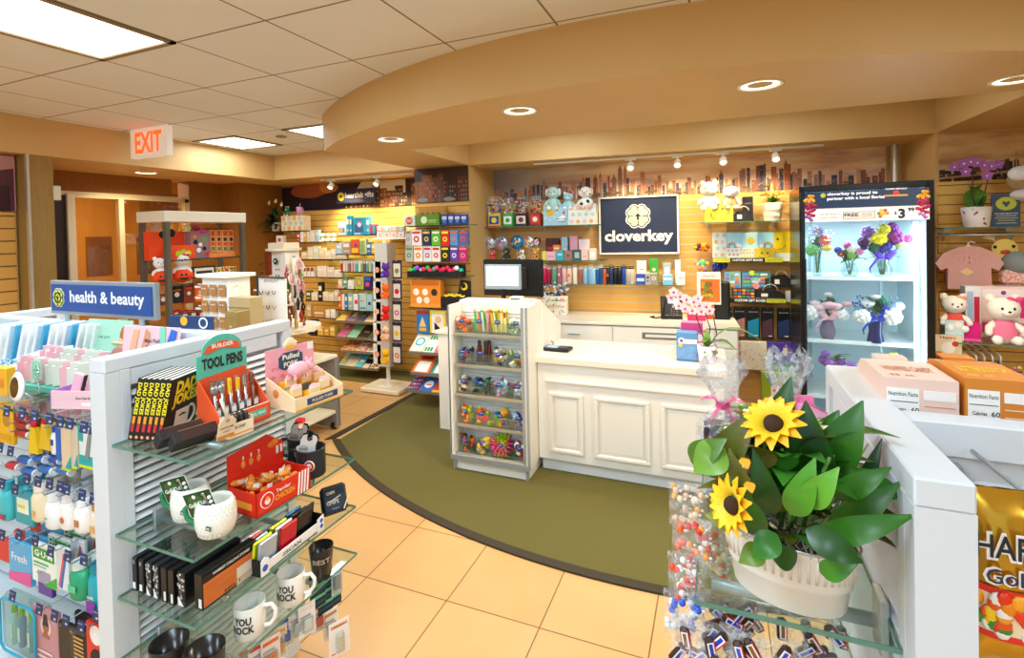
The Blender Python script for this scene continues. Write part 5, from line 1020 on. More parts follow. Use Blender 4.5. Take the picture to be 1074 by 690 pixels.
b = B(); PKM = M('#f0a8b4', .55, noise=.12, scale=40); b.box((0, .155, .115), (wd, .004, .15), PKM); b.sph((0, .154, .205), (.02, .004, .016), '#f6e4b8'); b.sph((-.016, .154, .198), (.014, .004, .012), '#f6e4b8'); b.sph((.016, .154, .198), (.014, .004, .012), '#f6e4b8'); b.box((0, .1525, .186), (.04, .003, .014), '#f0b840')
b.prism([(-.05, .12), (-.05, .155), (-.03, .17), (.03, .17), (.05, .155), (.05, .12), (.03, .108), (-.03, .108)], .001, '#28506c', TR(0, .1525, 0) @ RX(PI/2)); b.text('Pulled', .026, '#f4ecd0', TR(0, .151, .154) @ RX(PI/2), .03, wid=.07); b.text('PORK', .026, '#f4ecd0', TR(0, .151, .126) @ RX(PI/2), .03, wid=.06); b.box((.085, .1525, .175), (.025, .001, .026), '#f4f2ee')
for k in range(16): b.tube([((-.09+.018*(k % 4)+(.1 if k > 7 else 0))+.006*math.cos(a), .1524, .06+.03*(k % 3)+.006*math.sin(a)) for a in [PI*j/3 for j in range(7)]], .0012, '#e07888', 4)
b.build('header_card', t)
def pig(loc, s, l, rz):
    t2 = thing('toy_pig', l, 'toy', loc, rz, 'pink pigs in the display'); b = B(); m = M('#f2b4bc', .5)
    b.sph((0, 0, .022*s), (.032*s, .019*s, .02*s), m, 12, 8); b.sph((.034*s, 0, .026*s), (.014*s,)*3, m, 10, 8); b.cyl((.048*s, 0, .024*s), .006*s, .006*s, m, 10, 'x')
    for q in (-1, 1):
        b.sph((.032*s, q*.010*s, .040*s), (.003*s, .006*s, .008*s), m, 6, 4)
        for x in (-.018, .018): b.cyl((x*s, q*.010*s, .006*s), .005*s, .014*s, m, 8)
    b.build('body', t2)
    return t2
BT = Matrix.Rotation(Q-.12, 3, 'Z'); base = Vector((-1.30, 1.366, S1))
pig(base+BT @ Vector((-.02, .085, .088)), 1.35, 'largest pink pig standing on top of the display box', Q-.12)
for i, (x, y, z) in enumerate(((-.06, .05, .03), (.0, .03, .02), (.055, .045, .03), (-.035, .11, .05), (.03, .11, .05), (.075, .10, .045))):
    t2 = thing('boxed_toy_pig', 'small yellow-edged window box with a pink pig inside', 'toy', base+BT @ Vector((x, y, z)), Q-.12, 'boxed pigs in the display')
    b = B(); b.box((0, .018, .012), (.05, .036, .022), '#f0b020', .002); b.box((0, .0, .022), (.042, .01, .03), M('#f4dcae', .5), .001); b.build('box', t2)
    b = B(); b.sph((.004, .010, .034), (.018, .012, .013), '#f2b4bc', 10, 8); b.sph((.02, .006, .036), (.008,)*3, '#f2b4bc', 8, 6); b.build('pig', t2)
# ---- shelf 2 : golf mugs with cards, red box, black tins
def golfmug(loc, l, lc):
    t = thing('golf_mug', l, 'mug', loc, .0, 'golf mugs'); W = M('#f2f0e6', .35); b = B()
    b.lathe([(.030, 0), (.043, .006), (.052, .03), (.054, .055), (.050, .085), (.043, .102), (.040, .102), (.046, .085), (.048, .05), (.03, .01)], W, n=32, caps=False)
    for zi in range(8):
        for k in range(26): a = 2*PI*k/26+zi*.12; z = .012+zi*.011; r = .0525-.000*(z)-abs(z-.055)**2*3.4; b.sph((r*math.cos(a), r*math.sin(a), z), (.0022, .0022, .0032), '#e2dfd2', 5, 3)
    b.build('cup', t); b = B(); G = M('#2c8c5c', .3)
    b.tube([(-.048, -.012, .086), (-.072, -.026, .088), (-.086, -.032, .07), (-.080, -.030, .045), (-.06, -.02, .026), (-.050, -.012, .024)], .0068, G, 10); b.build('handle', t)
    b = B(); b.box((.02, -.0475, .045), (.042, .002, .012), '#1e5c3c', .0, ); b.text('TEE TIME', .009, '#f0f0e8', TR(.02, -.0490, .045) @ RX(PI/2), .02, wid=.036); b.box((.004, -.049, .056), (.008, .001, .003), '#c83838'); b.build('printed_badge', t)
    c = thing('golf_card', lc, 'card', (loc[0]-.012, loc[1]-.02, loc[2]+.055), .32, 'golf club cards in the mugs'); b = B().at(RX(.12) @ RY(-.28))
    b.box((0, 0, .045), (.088, .0015, .074), '#f2f2ea', .0005); b.box((0, -.001, .045), (.084, .0012, .070), '#24461f')
    b.prism([(-.03, .07), (.0, .074), (.012, .055), (-.01, .02), (-.034, .045)], .0004, '#3a6432', TR(0, -.0017, 0) @ RX(PI/2)); b.sph((-.012, -.002, .068), (.006, .001, .006), '#f4f4ee', 8, 6)
    b.text('Golf Club', .017, '#f4f4ee', TR(-.008, -.0024, .046) @ RY(-.06) @ RX(PI/2), .03, wid=.056); b.text('CAN OPENER', .006, '#c8d840', TR(-.004, -.0024, .034) @ RX(PI/2), .02, wid=.04); b.build('card_face', c)
    b = B().at(RX(.12) @ RY(-.28)); b.box((.024, -.004, .04), (.006, .004, .06), M('#b8bcc0', .2, .9), .001); b.sph((.022, -.005, .072), (.006, .004, .005), M('#b8bcc0', .2, .9), 8, 6)
    for k in range(3): b.sph((.036, -.005, .03+.014*k), (.0055,)*3, '#f6f6f2', 8, 6)
    b.build('opener_and_balls', c)
golfmug((-1.352, 1.00, S2), 'white dimpled golf ball mug with a green handle, front one', 'green golf club card standing in the front mug')
golfmug((-1.50, 1.03, S2), 'white dimpled golf ball mug with a green handle, behind the front one', 'green golf club card standing in the rear mug')
t = thing('keychain_display', 'red and white striped counter box of fried-chicken keychains with a tall header', 'display box', (-1.295, 1.195, S2), Q-.06); wd = .205
RED = M('#e02c18', .45)
b = B(); b.box((0, .065, .003), (wd, .13, .005), RED); b.box((0, .002, .036), (wd, .004, .072), RED); b.box((0, .128, .036), (wd, .003, .072), RED)
for s in (-1, 1): b.box((s*(wd/2-.002), .065, .036), (.004, .13, .072), RED)
for k in range(4): b.prism([(.048+.012*k, .0), (.054+.012*k, 0), (.062+.012*k, .072), (.056+.012*k, .072)], .0008, '#f6f2ec', TR(0, -.0004, 0) @ RX(PI/2))
b.cyl((-.065, -.0006, .040), .024, .001, '#f6f2ec', 18, 'y'); b.cyl((-.065, -.0014, .040), .021, .001, '#e02c18', 18, 'y'); b.cyl((-.065, -.002, .037), .010, .001, '#f6f2ec', 12, 'y'); b.cyl((-.065, -.0028, .046), .006, .001, '#f0b048', 12, 'y')
b.text('Tender', .016, '#f6f2ec', TR(-.005, -.001, .052) @ RX(PI/2), .02, wid=.055); b.text('CHICKEN', .022, '#f0b030', TR(.0, -.001, .032) @ RX(PI/2), .03, wid=.075); b.box((-wd/2-.0006, .065, .03), (.001, .09, .02), '#f0a030'); b.build('tray', t)
b = B(); b.prism([(-wd/2, .07), (wd/2, .07), (wd/2, .14), (.04, .185), (-wd/2, .165)], .004, RED, TR(0, .132, 0) @ RX(PI/2))
for k in range(3): b.sph((-.05+.028*k, .127, .12), (.008, .002, .013), '#f09040', 8, 6); b.tube([(-.05+.028*k, .1265, .135), (-.05+.028*k, .1265, .148)], .0025, '#f4f0e8', 5)
b.sph((.06, .127, .145), (.024, .002, .012), '#f07828', 8, 6); b.sph((.07, .127, .15), (.015, .002, .012), '#f09038', 8, 6); b.box((.085, .1265, .12), (.024, .002, .026), '#f6f0e8'); b.box((.085, .1255, .12), (.006, .002, .026), '#c02018'); b.build('header_card', t)
BT = Matrix.Rotation(Q-.06, 3, 'Z'); base = Vector((-1.295, 1.195, S2)); random.seed(11)
kp = None
for k in range(22):
    p_ = base+BT @ Vector((random.uniform(-.085, .085), random.uniform(.02, .115), random.uniform(.045, .078)))
    if kp is None:
        kp = thing('chicken_keychain', 'orange fried-chicken keychain with a white tag heaped in the red box', 'keychain', p_, 0, 'keychains heaped in the red box'); b = B(); b.sph((0, 0, 0), (.02, .011, .010), M('#e08c30', .7, noise=.3, scale=60), 8, 6); b.sph((.014, .003, .003), (.010, .009, .008), M('#e89a3c', .7), 8, 6); b.sph((-.012, -.003, .002), (.011, .009, .009), M('#d8802a', .7), 8, 6); b.build('charm', kp)
        b = B(); b.box((.006, -.008, .010), (.018, .001, .014), '#f4f2ee', 0, RX(.3)); b.build('tag', kp)
    else: dup(kp, p_, rot=(random.uniform(-.4, .4), random.uniform(-.4, .4), random.uniform(0, 6)))
def blacktin(loc, l, lc, s=1):
    t = thing('ribbed_mug', l, 'mug', loc, .3); K = M('#2c2e32', .35); b = B()
    pr = []
    for i in range(12): z = .008*i*s; pr += [(.046*s, z), (.0495*s, z+.004*s)]
    b.lathe([(.040*s, 0)]+pr+[(.050*s, .098*s), (.046*s, .098*s), (.044*s, .01)], K, n=28, caps=False); b.build('cup', t); b = B()
    b.tube([(-.048*s, 0, .085*s), (-.075*s, 0, .083*s), (-.082*s, 0, .05*s), (-.072*s, 0, .022*s), (-.048*s, 0, .02*s)], .007*s, K, 8); b.build('handle', t); b = B()
    b.cyl((.018, -.0485*s, .05*s), .019*s, .004, '#f0ece0', 18, 'y'); b.cyl((.018, -.0500*s, .05*s), .0165*s, .004, '#a83028', 18, 'y'); b.cyl((.018, -.0515*s, .05*s), .010*s, .003, '#f0ece0', 14, 'y'); b.build('round_badge', t)
    c = thing('wrench_card', lc, 'card', (loc[0]-.005, loc[1]-.01, loc[2]+.05), .55); b = B().at(RX(.15))
    pts = [(-.038, 0), (.03, 0), (.034, .06), (.044, .085), (.04, .10), (.026, .105), (.024, .085), (.01, .08), (.004, .09), (.008, .11), (-.008, .108), (-.02, .09), (-.022, .07), (-.038, .062)]
    b.prism(pts, .0025, M('#26282c', .5), RX(PI/2)); b.prism([(x*.9-.001, y*.93+.002) for x, y in pts], .001, M('#ece9e4', .5), TR(0, -.0026, 0) @ RX(PI/2)); b.build('card_face', c)
    b = B().at(RX(.15)); b.text('TOOLS', .010, '#3a3430', TR(-.012, -.0045, .05) @ RX(PI/2), .02, wid=.026); b.cyl((-.012, -.004, .05), .017, .0005, '#c8c4bc', 14, 'y'); b.tube([(-.014, -.0048, .022), (.024, -.0048, .034)], .0022, '#c89a50', 6); b.build('card_print', c)
blacktin((-1.36, 1.375, S2), 'black ribbed mug with a red round badge and a wrench card inside, front one', 'white wrench-shaped card standing in the front black mug')
blacktin((-1.47, 1.44, S2), 'black ribbed mug with wrench card, behind the front black mug', 'wrench-shaped card in the rear black mug')
# ---- shelf 3 : black boxed games, card-case display, chopstick tin
BX = [(-1.605, .925, .022, '#18181c', 'first thin black box from the gondola post, with a white sticker'), (-1.575, .925, .022, '#1a1a1e', 'second thin black box from the gondola post, with a white sticker'), (-1.54, .925, .024, '#26262a', 'third box in the black row, silver-patterned spine'), (-1.508, .925, .024, '#26262a', 'fourth box in the black row, silver-patterned spine'), (-1.475, .925, .026, '#141416', 'fifth box in the black row, plain with a white corner'), (-1.445, .925, .026, '#141416', 'sixth box in the black row, plain with a white corner'), (-1.408, .93, .032, '#161618', 'seventh box in the black row, with a torn-white pattern'), (-1.352, .94, .036, '#161618', 'front black box with a copper-orange wood-grain side')]
for i, (x, y, wd, c, l) in enumerate(BX):
    t = thing('gift_set_box', l, 'box', (x+wd/2, y, S3), Q, 'black boxes on the third glass shelf'); b = B(); b.box((.09, wd/2, .05), (.18, wd-.003, .10), M(c, .3), .002); b.build('box', t)
    b = B()
    if i < 2: b.box((-.0006, wd/2, .018), (.001, wd*.5, .018), '#f0f0ec'); b.box((-.0006, wd/2, .088), (.001, wd*.4, .01), '#8a8a8a')
    elif i < 4 or i == 6:
        rnd = random.Random(i)
        for k in range(26): b.box((-.0006, wd*rnd.uniform(.1, .9), rnd.uniform(.02, .095)), (.001, wd*.16, .005), rnd.choice(['#c8c8c4', '#8c8c8c', '#e8e8e4']), 0)
        b.prism([(.003, .005), (wd*.8, .005), (.003, .03)], .001, '#e8e8e4', Matrix(((0, 0, 1, -.0014), (-1, 0, 0, wd), (0, 1, 0, 0), (0, 0, 0, 1))))
    else: b.box((-.0006, wd*.3, .02), (.001, wd*.3, .025), '#e8e8e4')
    if i == 7:
        b.box((.09, -.0008, .042), (.176, .001, .066), stretchmat('mat_wood_print', '#b8521c', '#e0803c', (10, 10, 120), .4)); b.box((.09, -.0012, .088), (.176, .001, .016), '#1c1c1e'); b.text('WHISKEY CHILLING STONES', .010, '#f0f0ea', TR(.09, -.002, .088) @ RX(PI/2), .02, wid=.12); b.box((.13, -.0016, .04), (.05, .001, .03), '#d8d0c4'); b.text('NO. 1', .012, '#1c1c1e', TR(.09, -.002, .016) @ RX(PI/2), .02, wid=.05); b.box((.14, -.0014, .014), (.07, .001, .018), '#c8b8a0')
    b.build('printing', t)
t = thing('card_case_display', 'black and white counter tray of coloured card cases', 'display box', (-1.305, 1.235, S3), Q+.03); wd = .27
b = B(); b.box((0, .05, .003), (wd, .10, .005), '#1a1a1c'); b.box((0, .002, .016), (wd, .004, .032), '#f0f0ee'); b.box((0, .098, .03), (wd, .003, .06), '#1a1a1c')
b.prism([(-wd/2, 0), (-wd/2+.03, 0), (-wd/2+.03, .045), (-wd/2+.015, .055), (-wd/2, .045)], .003, '#f0f0ee', TR(0, -.001, 0) @ RX(PI/2)); b.prism([(wd/2-.03, 0), (wd/2, 0), (wd/2, .052), (wd/2-.03, .045)], .003, '#f0f0ee', TR(0, -.001, 0) @ RX(PI/2))
b.box((-wd/2-.001, .05, .025), (.003, .1, .05), '#1a1a1c'); b.box((wd/2+.001, .05, .025), (.003, .1, .05), '#1a1a1c')
b.cyl((-wd/2+.014, -.0045, .022), .010, .001, '#3058c0', 16, 'y'); b.cyl((wd/2-.012, -.0045, .035), .007, .001, '#3058c0', 12, 'y'); b.cyl((wd/2-.012, -.0045, .016), .007, .001, '#3058c0', 12, 'y'); b.text('//SCAN', .016, '#3a3a40', TR(-.01, -.0008, .017) @ RX(PI/2), .03, wid=.08); b.build('tray', t)
for i, (x, y, c, l) in enumerate(((-.095, .015, '#a8b8cc', 'light blue-grey card case at the front of the tray'), (-.10, .032, '#d8ea20', 'neon yellow card case behind the blue-grey one'), (-.10, .048, '#88a8c0', 'pale blue card case, third row left'), (-.105, .066, '#981828', 'dark red card case at the back left'), (-.10, .082, '#b0b4bc', 'silver card case at the very back left'), (-.01, .015, '#c0142c', 'crimson card case at the front centre of the tray'), (-.015, .032, '#e8ecec', 'white card case behind the crimson one'), (-.02, .050, '#c8d828', 'yellow-green card case behind the white one'), (.065, .020, '#101012', 'black card case at the front right of the tray'), (.06, .040, '#1c1c20', 'second black card case behind the first'), (.055, .060, '#1868b0', 'bright blue card case at the back right'), (.09, .035, '#141416', 'black card case leaning at the right end'))):
    p_ = Vector((-1.305, 1.235, S3))+Matrix.Rotation(Q+.03, 3, 'Z') @ Vector((x, y, .006)); b = B().at(RX(.12)); b.box((0, .005, .046), (.072, .010, .092), M(c, .25, .3), .006); b.thing('card_case', l, 'card case', p_, Q+.03, 'card cases in the tray')
t = thing('travel_tin', 'navy rounded tin with cream chopstick design leaning at the far shelf end', 'tin', (-1.325, 1.455, S3), Q-.55); b = B().at(RX(-.35)); b.box((0, .012, .052), (.095, .024, .10), M('#1c2634', .35), .010); b.build('tin', t)
b = B().at(RX(-.35)); b.box((-.0, -.0008, .042), (.07, .001, .05), '#2c3848'); b.text('CHIPS', .014, '#e8e4dc', TR(-.012, -.002, .078) @ RX(PI/2), .02, wid=.03); b.text('CHIPS', .02, '#c8ccd0', TR(-.008, -.002, .045) @ RX(PI/2), .03, wid=.045); b.box((.02, -.002, .05), (.004, .002, .05), '#e8dcb8', 0, RY(.5)); b.box((.015, -.002, .052), (.05, .002, .003), '#e8dcb8', 0, RY(-.3)); b.text('FISH', .008, '#80a0c0', TR(0, -.002, .022) @ RX(PI/2), .02, wid=.025); b.build('lid_print', t)
# ---- shelf 4 : mugs
def rockmug(loc, l):
    t = thing('coffee_mug', l, 'mug', loc, .12, 'white lettered mugs'); W = M('#f2f0e8', .25); b = B()
    b.lathe([(.040, 0), (.0435, .004), (.0445, .05), (.0445, .095), (.0435, .098), (.041, .095), (.041, .01), (.001, .008)], W, n=36, caps=False); b.build('cup', t); b = B()
    b.tube([(.040, .012, .082), (.062, .022, .084), (.073, .026, .066), (.071, .026, .042), (.058, .02, .022), (.042, .012, .022)], .0062, W, 10); b.build('handle', t)
    b = B()
    for s_, zz, wd in (('YOU', .064, .052), ('ROCK', .038, .068)):
        vs, fs = text_geo(s_, .035, 0); x0 = min(v.x for v in vs); x1 = max(v.x for v in vs); y0 = min(v.y for v in vs)
        k = wd/(x1-x0); R_m = .0464; pts = []
        for v in vs: a = (v.x-(x0+x1)/2)*k/R_m-PI/2+.28; pts.append((R_m*math.cos(a), R_m*math.sin(a), zz-.011+(v.y-y0)*.030))
        b.add(pts, fs, M('#2c2826', .4))
    b.build('lettering', t)
rockmug((-1.352, 1.10, S4), 'white mug with black lettering, nearer one on the bottom glass shelf'); rockmug((-1.34, 1.25, S4), 'white mug with black lettering, farther one under the card cases')
def darkmug(loc, l, h, r, txt, band, lab=None):
    t = thing('tall_mug', l, 'mug', loc, .2); b = B(); b.lathe([(r*.72, 0), (r*.78, h*.04), (r, h*.98), (r*1.0, h), (r*.94, h), (r*.70, h*.05)], M('#26221f', .2), n=32, caps=False); b.cyl((0, 0, h*.1), r*.72, .004, '#0c0c0c', 20); b.build('cup', t)
    b = B()
    if band: b.lathe([(r*.86+.0006, h*.34), (r*.885+.0006, h*.42)], '#c8a878', n=32, caps=False); b.lathe([(r*.735, .01), (r*.86, h*.34)], M('#6a4a50', .5, noise=.4, scale=120), n=32, caps=False)
    vs, fs = text_geo(txt, .02, 0); x0 = min(v.x for v in vs); x1 = max(v.x for v in vs); y0 = min(v.y for v in vs); wd = r*1.5; pts = []
    for v in vs: q = (v.y-y0)*.024+h*.56; R_m = r*(.78+.22*q/h)+.0026; a = (v.x-(x0+x1)/2)*wd/(x1-x0)/R_m-PI/2+.55; pts.append((R_m*math.cos(a), R_m*math.sin(a), q))
    b.add(pts, fs, '#b8a890'); b.build('lettering', t)
darkmug((-1.475, .935, .405), 'glossy black tall mug with a tan band, left of the two nearest the camera', .155, .05, 'GRAND', True); darkmug((-1.355, .955, .405), 'glossy black tall mug with tan band, right of the two nearest the camera', .155, .052, 'GRAND', True)
darkmug((-1.335, 1.385, S4), 'matte black tumbler mug at the far end under the card cases', .105, .042, 'BEST', False)
# hanging packs below the glass shelves, on hooks from the slatted panel
def hang(label, x, y, z, w_, h, col, dec, g='carded travel goods hanging under the bottom glass shelf', rz=0, d=.006, blister=None, name='carded_pack', cat='packaged goods'):
    t = thing(name, label, cat, (x, y, z), rz, g); b = B(); b.box((0, d/2, -h/2), (w_, d*.3, h), col, .001); b2 = B().at(TR(0, 0, -h)); deco(b2, w_, h, dec, -.0002+d*.34)
    b2.build('printing', t); b.build('card', t)
    if blister: b = B(); b.box((blister[0]*w_, -.006, -h*blister[1]), (w_*blister[2], .018, h*blister[3]), glass('#f0f6f6', .5), .004); b.box((blister[0]*w_, -.004, -h*blister[1]), (w_*blister[2]*.7, .010, h*blister[3]*.7), blister[4], .003); b.build('blister', t)
    return t
random.seed(5)
HP = [(258, 640, '#f0e8e4', '#e88030'), (270, 650, '#f4ecea', '#d84040'), (283, 640, '#e8dcd4', '#e07030'), (300, 655, '#f2e6e0', '#2060c8'), (312, 645, '#e0dcd8', '#b8c4d0'), (322, 635, '#f4f0ee', '#e8e8e4'), (335, 640, '#f0e4dc', '#d83838'), (347, 648, '#f4e8de', '#c89060'), (250, 668, '#e4e0dc', '#405080'), (292, 668, '#ece4dc', '#f0a040')]
for i, (u, v, c, c2) in enumerate(HP):
    p = at(u, v, 'x', -1.36+.02*(i % 3)); hang(['pale pink-edged travel pack with orange print', 'white travel pack with a red mark', 'beige travel pack with orange print', 'white pack holding a bright blue clip', 'grey-white pack with a pale plastic part', 'white pack with a clear cap', 'cream pack with red print', 'cream pack holding a tan comb', 'grey pack with dark blue print', 'cream pack with amber print'][i]+' hanging under the bottom glass shelf', p.x, p.y, min(p.z+.03, .455), .06, .11, c, [('r', .1, .8, .9, .9, c2), ('r', .1, .6, .7, .66, '#b0a8a4'), ('r', .1, .5, .8, .54, '#c0b8b4')], rz=Q-.35, blister=(0, .62, .6, .45, c2))
for i, (u, v, l) in enumerate(((333, 600, 'dark navy sock pack with green stripes, first'), (341, 606, 'dark navy sock pack with green stripes, second'), (350, 600, 'navy pack with mint stripes hanging at the shelf end'))):
    p = at(u, v, 'x', -1.35); hang(l, p.x, p.y, p.z+.0, .06, .13, '#1c2a3c', [('r', 0, .1+.16*k, 1, .18+.16*k, '#60c8a0' if k % 2 else '#284a60') for k in range(5)], rz=Q-.3)
p = at(356, 665, 'x', -1.30); hang('cream card with a tan brush hanging lowest at the right', p.x, p.y, min(p.z+.05, .47), .075, .13, '#f6efe8', [('r', .1, .82, .9, .9, '#d8a070'), ('t', 'BRUSH', .5, .86, .06, '#a05030', .01, .5), ('r', .1, .1, .3, .14, '#e08838')], rz=Q-.5, blister=(0, .58, .4, .55, '#e8dcc0'))
p = at(353, 598, 'x', -1.32); hang('clear blister with a grey gadget at the shelf end', p.x, p.y, p.z+.0, .04, .09, '#c8d0d4', [], rz=Q-.4, blister=(0, .5, .8, .8, '#8a9098'))
# ================================================================== HEALTH & BEAUTY BAY
t = thing('aisle_sign', 'blue aisle sign with a yellow-green clover on top of the left gondola', 'sign', (-2.366, 1.28, 1.40), 0)
w_ = .70; h = .145
b = B(); b.box((0, 0, h/2), (w_, .02, h), M('#9aa4a8', .35, .4), .002); b.build('frame', t)
b = B(); b.box((0, -.008, h/2), (w_-.03, .012, h-.03), M('#144a94', .4)); b.build('panel', t)
b = B(); clover(b, .040, M('#d8e060', .5), M('#f4f4e0', .5), TR(-w_*.5+.072, -.0145, h/2) @ RX(PI/2), e=.0012); b.build('clover_emblem', t)
b = B(); b.text('health & beauty', .068, '#f4f8fa', TR(.048, -.0148, h/2) @ RX(PI/2), .022, wid=w_*.70); b.build('lettering', t)
b = B(); b.cyl((.25, .0, -.015), .01, .05, METAL, 10); b.cyl((-.25, .0, -.015), .01, .05, METAL, 10); b.build('post', t)
SB = 1.156
pk('display_card', 'navy clover display card behind the pink manicure display', 'card', (-1.86, 1.30, 1.37), .1, .22, .004, .05, M('#1c3c64', .5), [('c', .35, .6, .08, '#f0b030'), ('c', .78, .5, .1, '#e8e8e4'), ('c', .78, .5, .07, '#1c3c64')])
t = thing('wipes_display', 'long white counter box of blue and white wipe packets at the left edge', 'display box', (-2.62, 1.12, SB), .18)
b = B(); b.prism([(-.33, 0), (.27, 0), (.27, .15), (.1, .125), (-.12, .06), (-.33, .05)], .004, M('#f4f6f8', .45), TR(0, 0, 0) @ RX(PI/2)); b.box((-.03, .08, .003), (.6, .15, .005), '#f0f2f4'); b.box((-.03, .155, .08), (.6, .004, .16), '#f0f2f4')
for k in range(70): b.sph((random.uniform(-.1, .26), -.0055, random.uniform(.055, .07+.0)+.0+random.uniform(0, .02)), (.008, .001, .005), rc('#78b8e0', '#a8d0ec', '#3c8cc8'), 6, 4)
b.text('Handys+', .035, '#3870c0', TR(.05, -.006, .035) @ RX(PI/2), .02, wid=.17); b.build('tray', t)
for k in range(16):
    p_ = Vector((-2.62, 1.12, SB))+Matrix.Rotation(.18, 3, 'Z') @ Vector((-.30+.037*k, .08, .04+.0*k)); b = B().at(RY(.28)); b.box((0, .03, .09), (.012, .11, .17+.002*k), M('#f2f2ee' if k % 4 else '#48a8d0', .3), .004); b.box((-.0065, .03, .1), (.001, .1, .02), '#58b0d8'); b.thing('wipes_packet', 'white and blue wipe packet filed in the long white box', 'wipes', p_, .18, 'wipe packets in the long white box')
b = None
t = thing('manicure_display', 'mint counter display of pink and grey mini packs with a mint header card', 'display box', (-2.29, 1.08, SB), .05)
b = B(); b.box((0, .06, .012), (.44, .18, .022), '#58b8a0', .002); b.build('tray', t)
b = B().at(RX(-.10)); b.box((.03, .15, .19), (.26, .004, .13), '#a8dcc4'); b.text('mask, nail, glow', .016, '#4a7a6a', TR(-.02, .1475, .185) @ RX(PI/2), .0, wid=.11); b.sph((.12, .147, .19), (.028, .002, .045), '#b06a30', 12, 8); b.sph((.105, .1465, .165), (.022, .002, .024), '#e8b090', 10, 8); b.sph((.10, .1455, .13), (.045, .002, .02), '#c88070', 10, 8); b.tube([(.06, .1455, .165), (.13, .1455, .165)], .006, '#e8b890', 6); b.build('header_card', t)
for r_ in range(2):
    for k in range(9):
        p_ = Vector((-2.29, 1.08, SB))+Vector((-.20+.046*k, .0+.07*r_, .024+.025*r_)); c = ['#e8b4b8', '#dcdcd0', '#d8dcc8'][(k+r_) % 3] if k > 1 else '#ecb0b8'
        b = B().at(RZ(-.5)); b.box((0, 0, .04), (.012, .05, .075), M(c, .5), .001); b.box((0, 0, .085), (.012, .03, .02), M(c, .5)); b.box((-.0065, 0, .055), (.001, .035, .02), '#f4ece8'); b.thing('mini_beauty_pack', ('pink hang-top mini pack filed in the mint tray' if k < 2 or (k+r_) % 3 == 0 else 'grey-green hang-top mini pack filed in the mint tray'), 'beauty product', p_, .05, 'mini packs in the mint tray')
pk('small_sign_card', 'small mint green card standing before the mini packs', 'card', (-2.31, 1.03, SB+.055), .1, .055, .002, .07, '#98ccb4', [('t', 'glow', .5, .5, .14, '#4a7a6a', .0, .6), ('r', .2, .3, .8, .33, '#5a8a7a')])
t = pk('display_card', 'pink manicure display card with painted hands beside the gondola panel', 'card', (-1.95, 1.20, SB+.10), .10, .28, .004, .135, '#ecc4cc', [('p', [(.1, 0), (.2, .9), (.3, .9), (.22, 0)], '#e8b088'), ('p', [(.3, 0), (.42, .95), (.5, .8), (.42, 0)], '#d89870'), ('r', .66, 0, .76, 1, '#88d0b8'), ('p', [(.78, .5), (.86, .95), (.96, .9), (.9, .4)], '#2c6cc8'), ('t', 'Mani Pedi', .54, .62, .12, '#5a3a44', .01, .26), ('t', 'Ready', .54, .42, .12, '#5a3a44', .01, .2)], lean=-.1)
t = thing('nail_file_box', 'pink open box holding pink and mint nail care cases on the beauty shelf', 'display box', (-1.975, .985, SB), .28); PB = M('#ecc0c8', .5)
b = B(); b.box((0, .002, .03), (.20, .003, .06), PB); b.box((0, .045, .002), (.20, .09, .004), PB); b.box((0, .088, .03), (.20, .003, .06), PB)
for s in (-1, 1): b.box((s*.0985, .045, .03), (.003, .09, .06), M('#c080d8', .5) if s < 0 else PB)
b.text('Best Nail Brush', .011, '#4a3a40', TR(.03, -.0004, .036) @ RX(PI/2), .01, wid=.07); b.box((.04, -.0002, .016), (.05, .001, .010), '#f8f0f0'); b.build('box', t)
for i, (x, c, l) in enumerate(((-.055, '#ecb8c8', 'pale pink nail case leaning in the pink box, left'), (-.01, '#e8a8b8', 'rose nail case behind in the pink box'), (.03, '#a8e0c8', 'mint nail case leaning in the pink box'), (.075, '#48a898', 'teal nail case at the right of the pink box'))):
    p_ = Vector((-1.975, .985, SB))+Matrix.Rotation(.28, 3, 'Z') @ Vector((x, .03+.012*(i % 2), .01)); b = B().at(RY(.3)); b.box((0, .008, .055), (.042, .012, .10), M(c, .35), .005); b.box((.0215, .008, .055), (.002, .013, .096), '#28242a'); b.thing('nail_case', l, 'beauty product', p_, .28)
t = thing('hand_mirror', 'white rounded vanity mirror with a wire foot at the left photo edge', 'mirror', (-2.29, .955, SB+.004), -.25); T = TR(0, .01, .045) @ RY(.65) @ RX(PI/2-.25)
b = B(); b.lathe([(.001, -.006), (.034, -.008), (.045, 0), (.034, .008), (.030, .008)], M('#f6eeea', .3), n=28, T=T, sx=1.35, caps=False); b.build('rim', t); b = B(); b.lathe([(.001, .0085), (.030, .0085)], M('#6a5c30', .08, .9), n=28, T=T, sx=1.35, caps=False); b.build('glass', t)
b = B(); b.tube([(.03, .01, .04), (.055, .03, .02), (.05, .05, 0), (.03, .05, 0)], .003, METAL, 6); b.build('foot', t)
t = thing('bead_strand', 'strand of clear round beads hanging before the mini packs', 'beads', (-2.235, 1.0, SB+.12), 0); b = B()
for k in range(9): b.sph((.005*math.sin(k), 0, -.011*k), .0065+.002*(k % 2), glass('#f0f4f4', .6), 8, 6)
b.build('beads', t)
pk('yellow_carton', 'yellow packet at the far left end of the beauty shelf', 'packet', (-2.44, .98, SB), .1, .07, .03, .10, '#f0b020', [('r', .2, .3, .8, .6, '#e88820')])
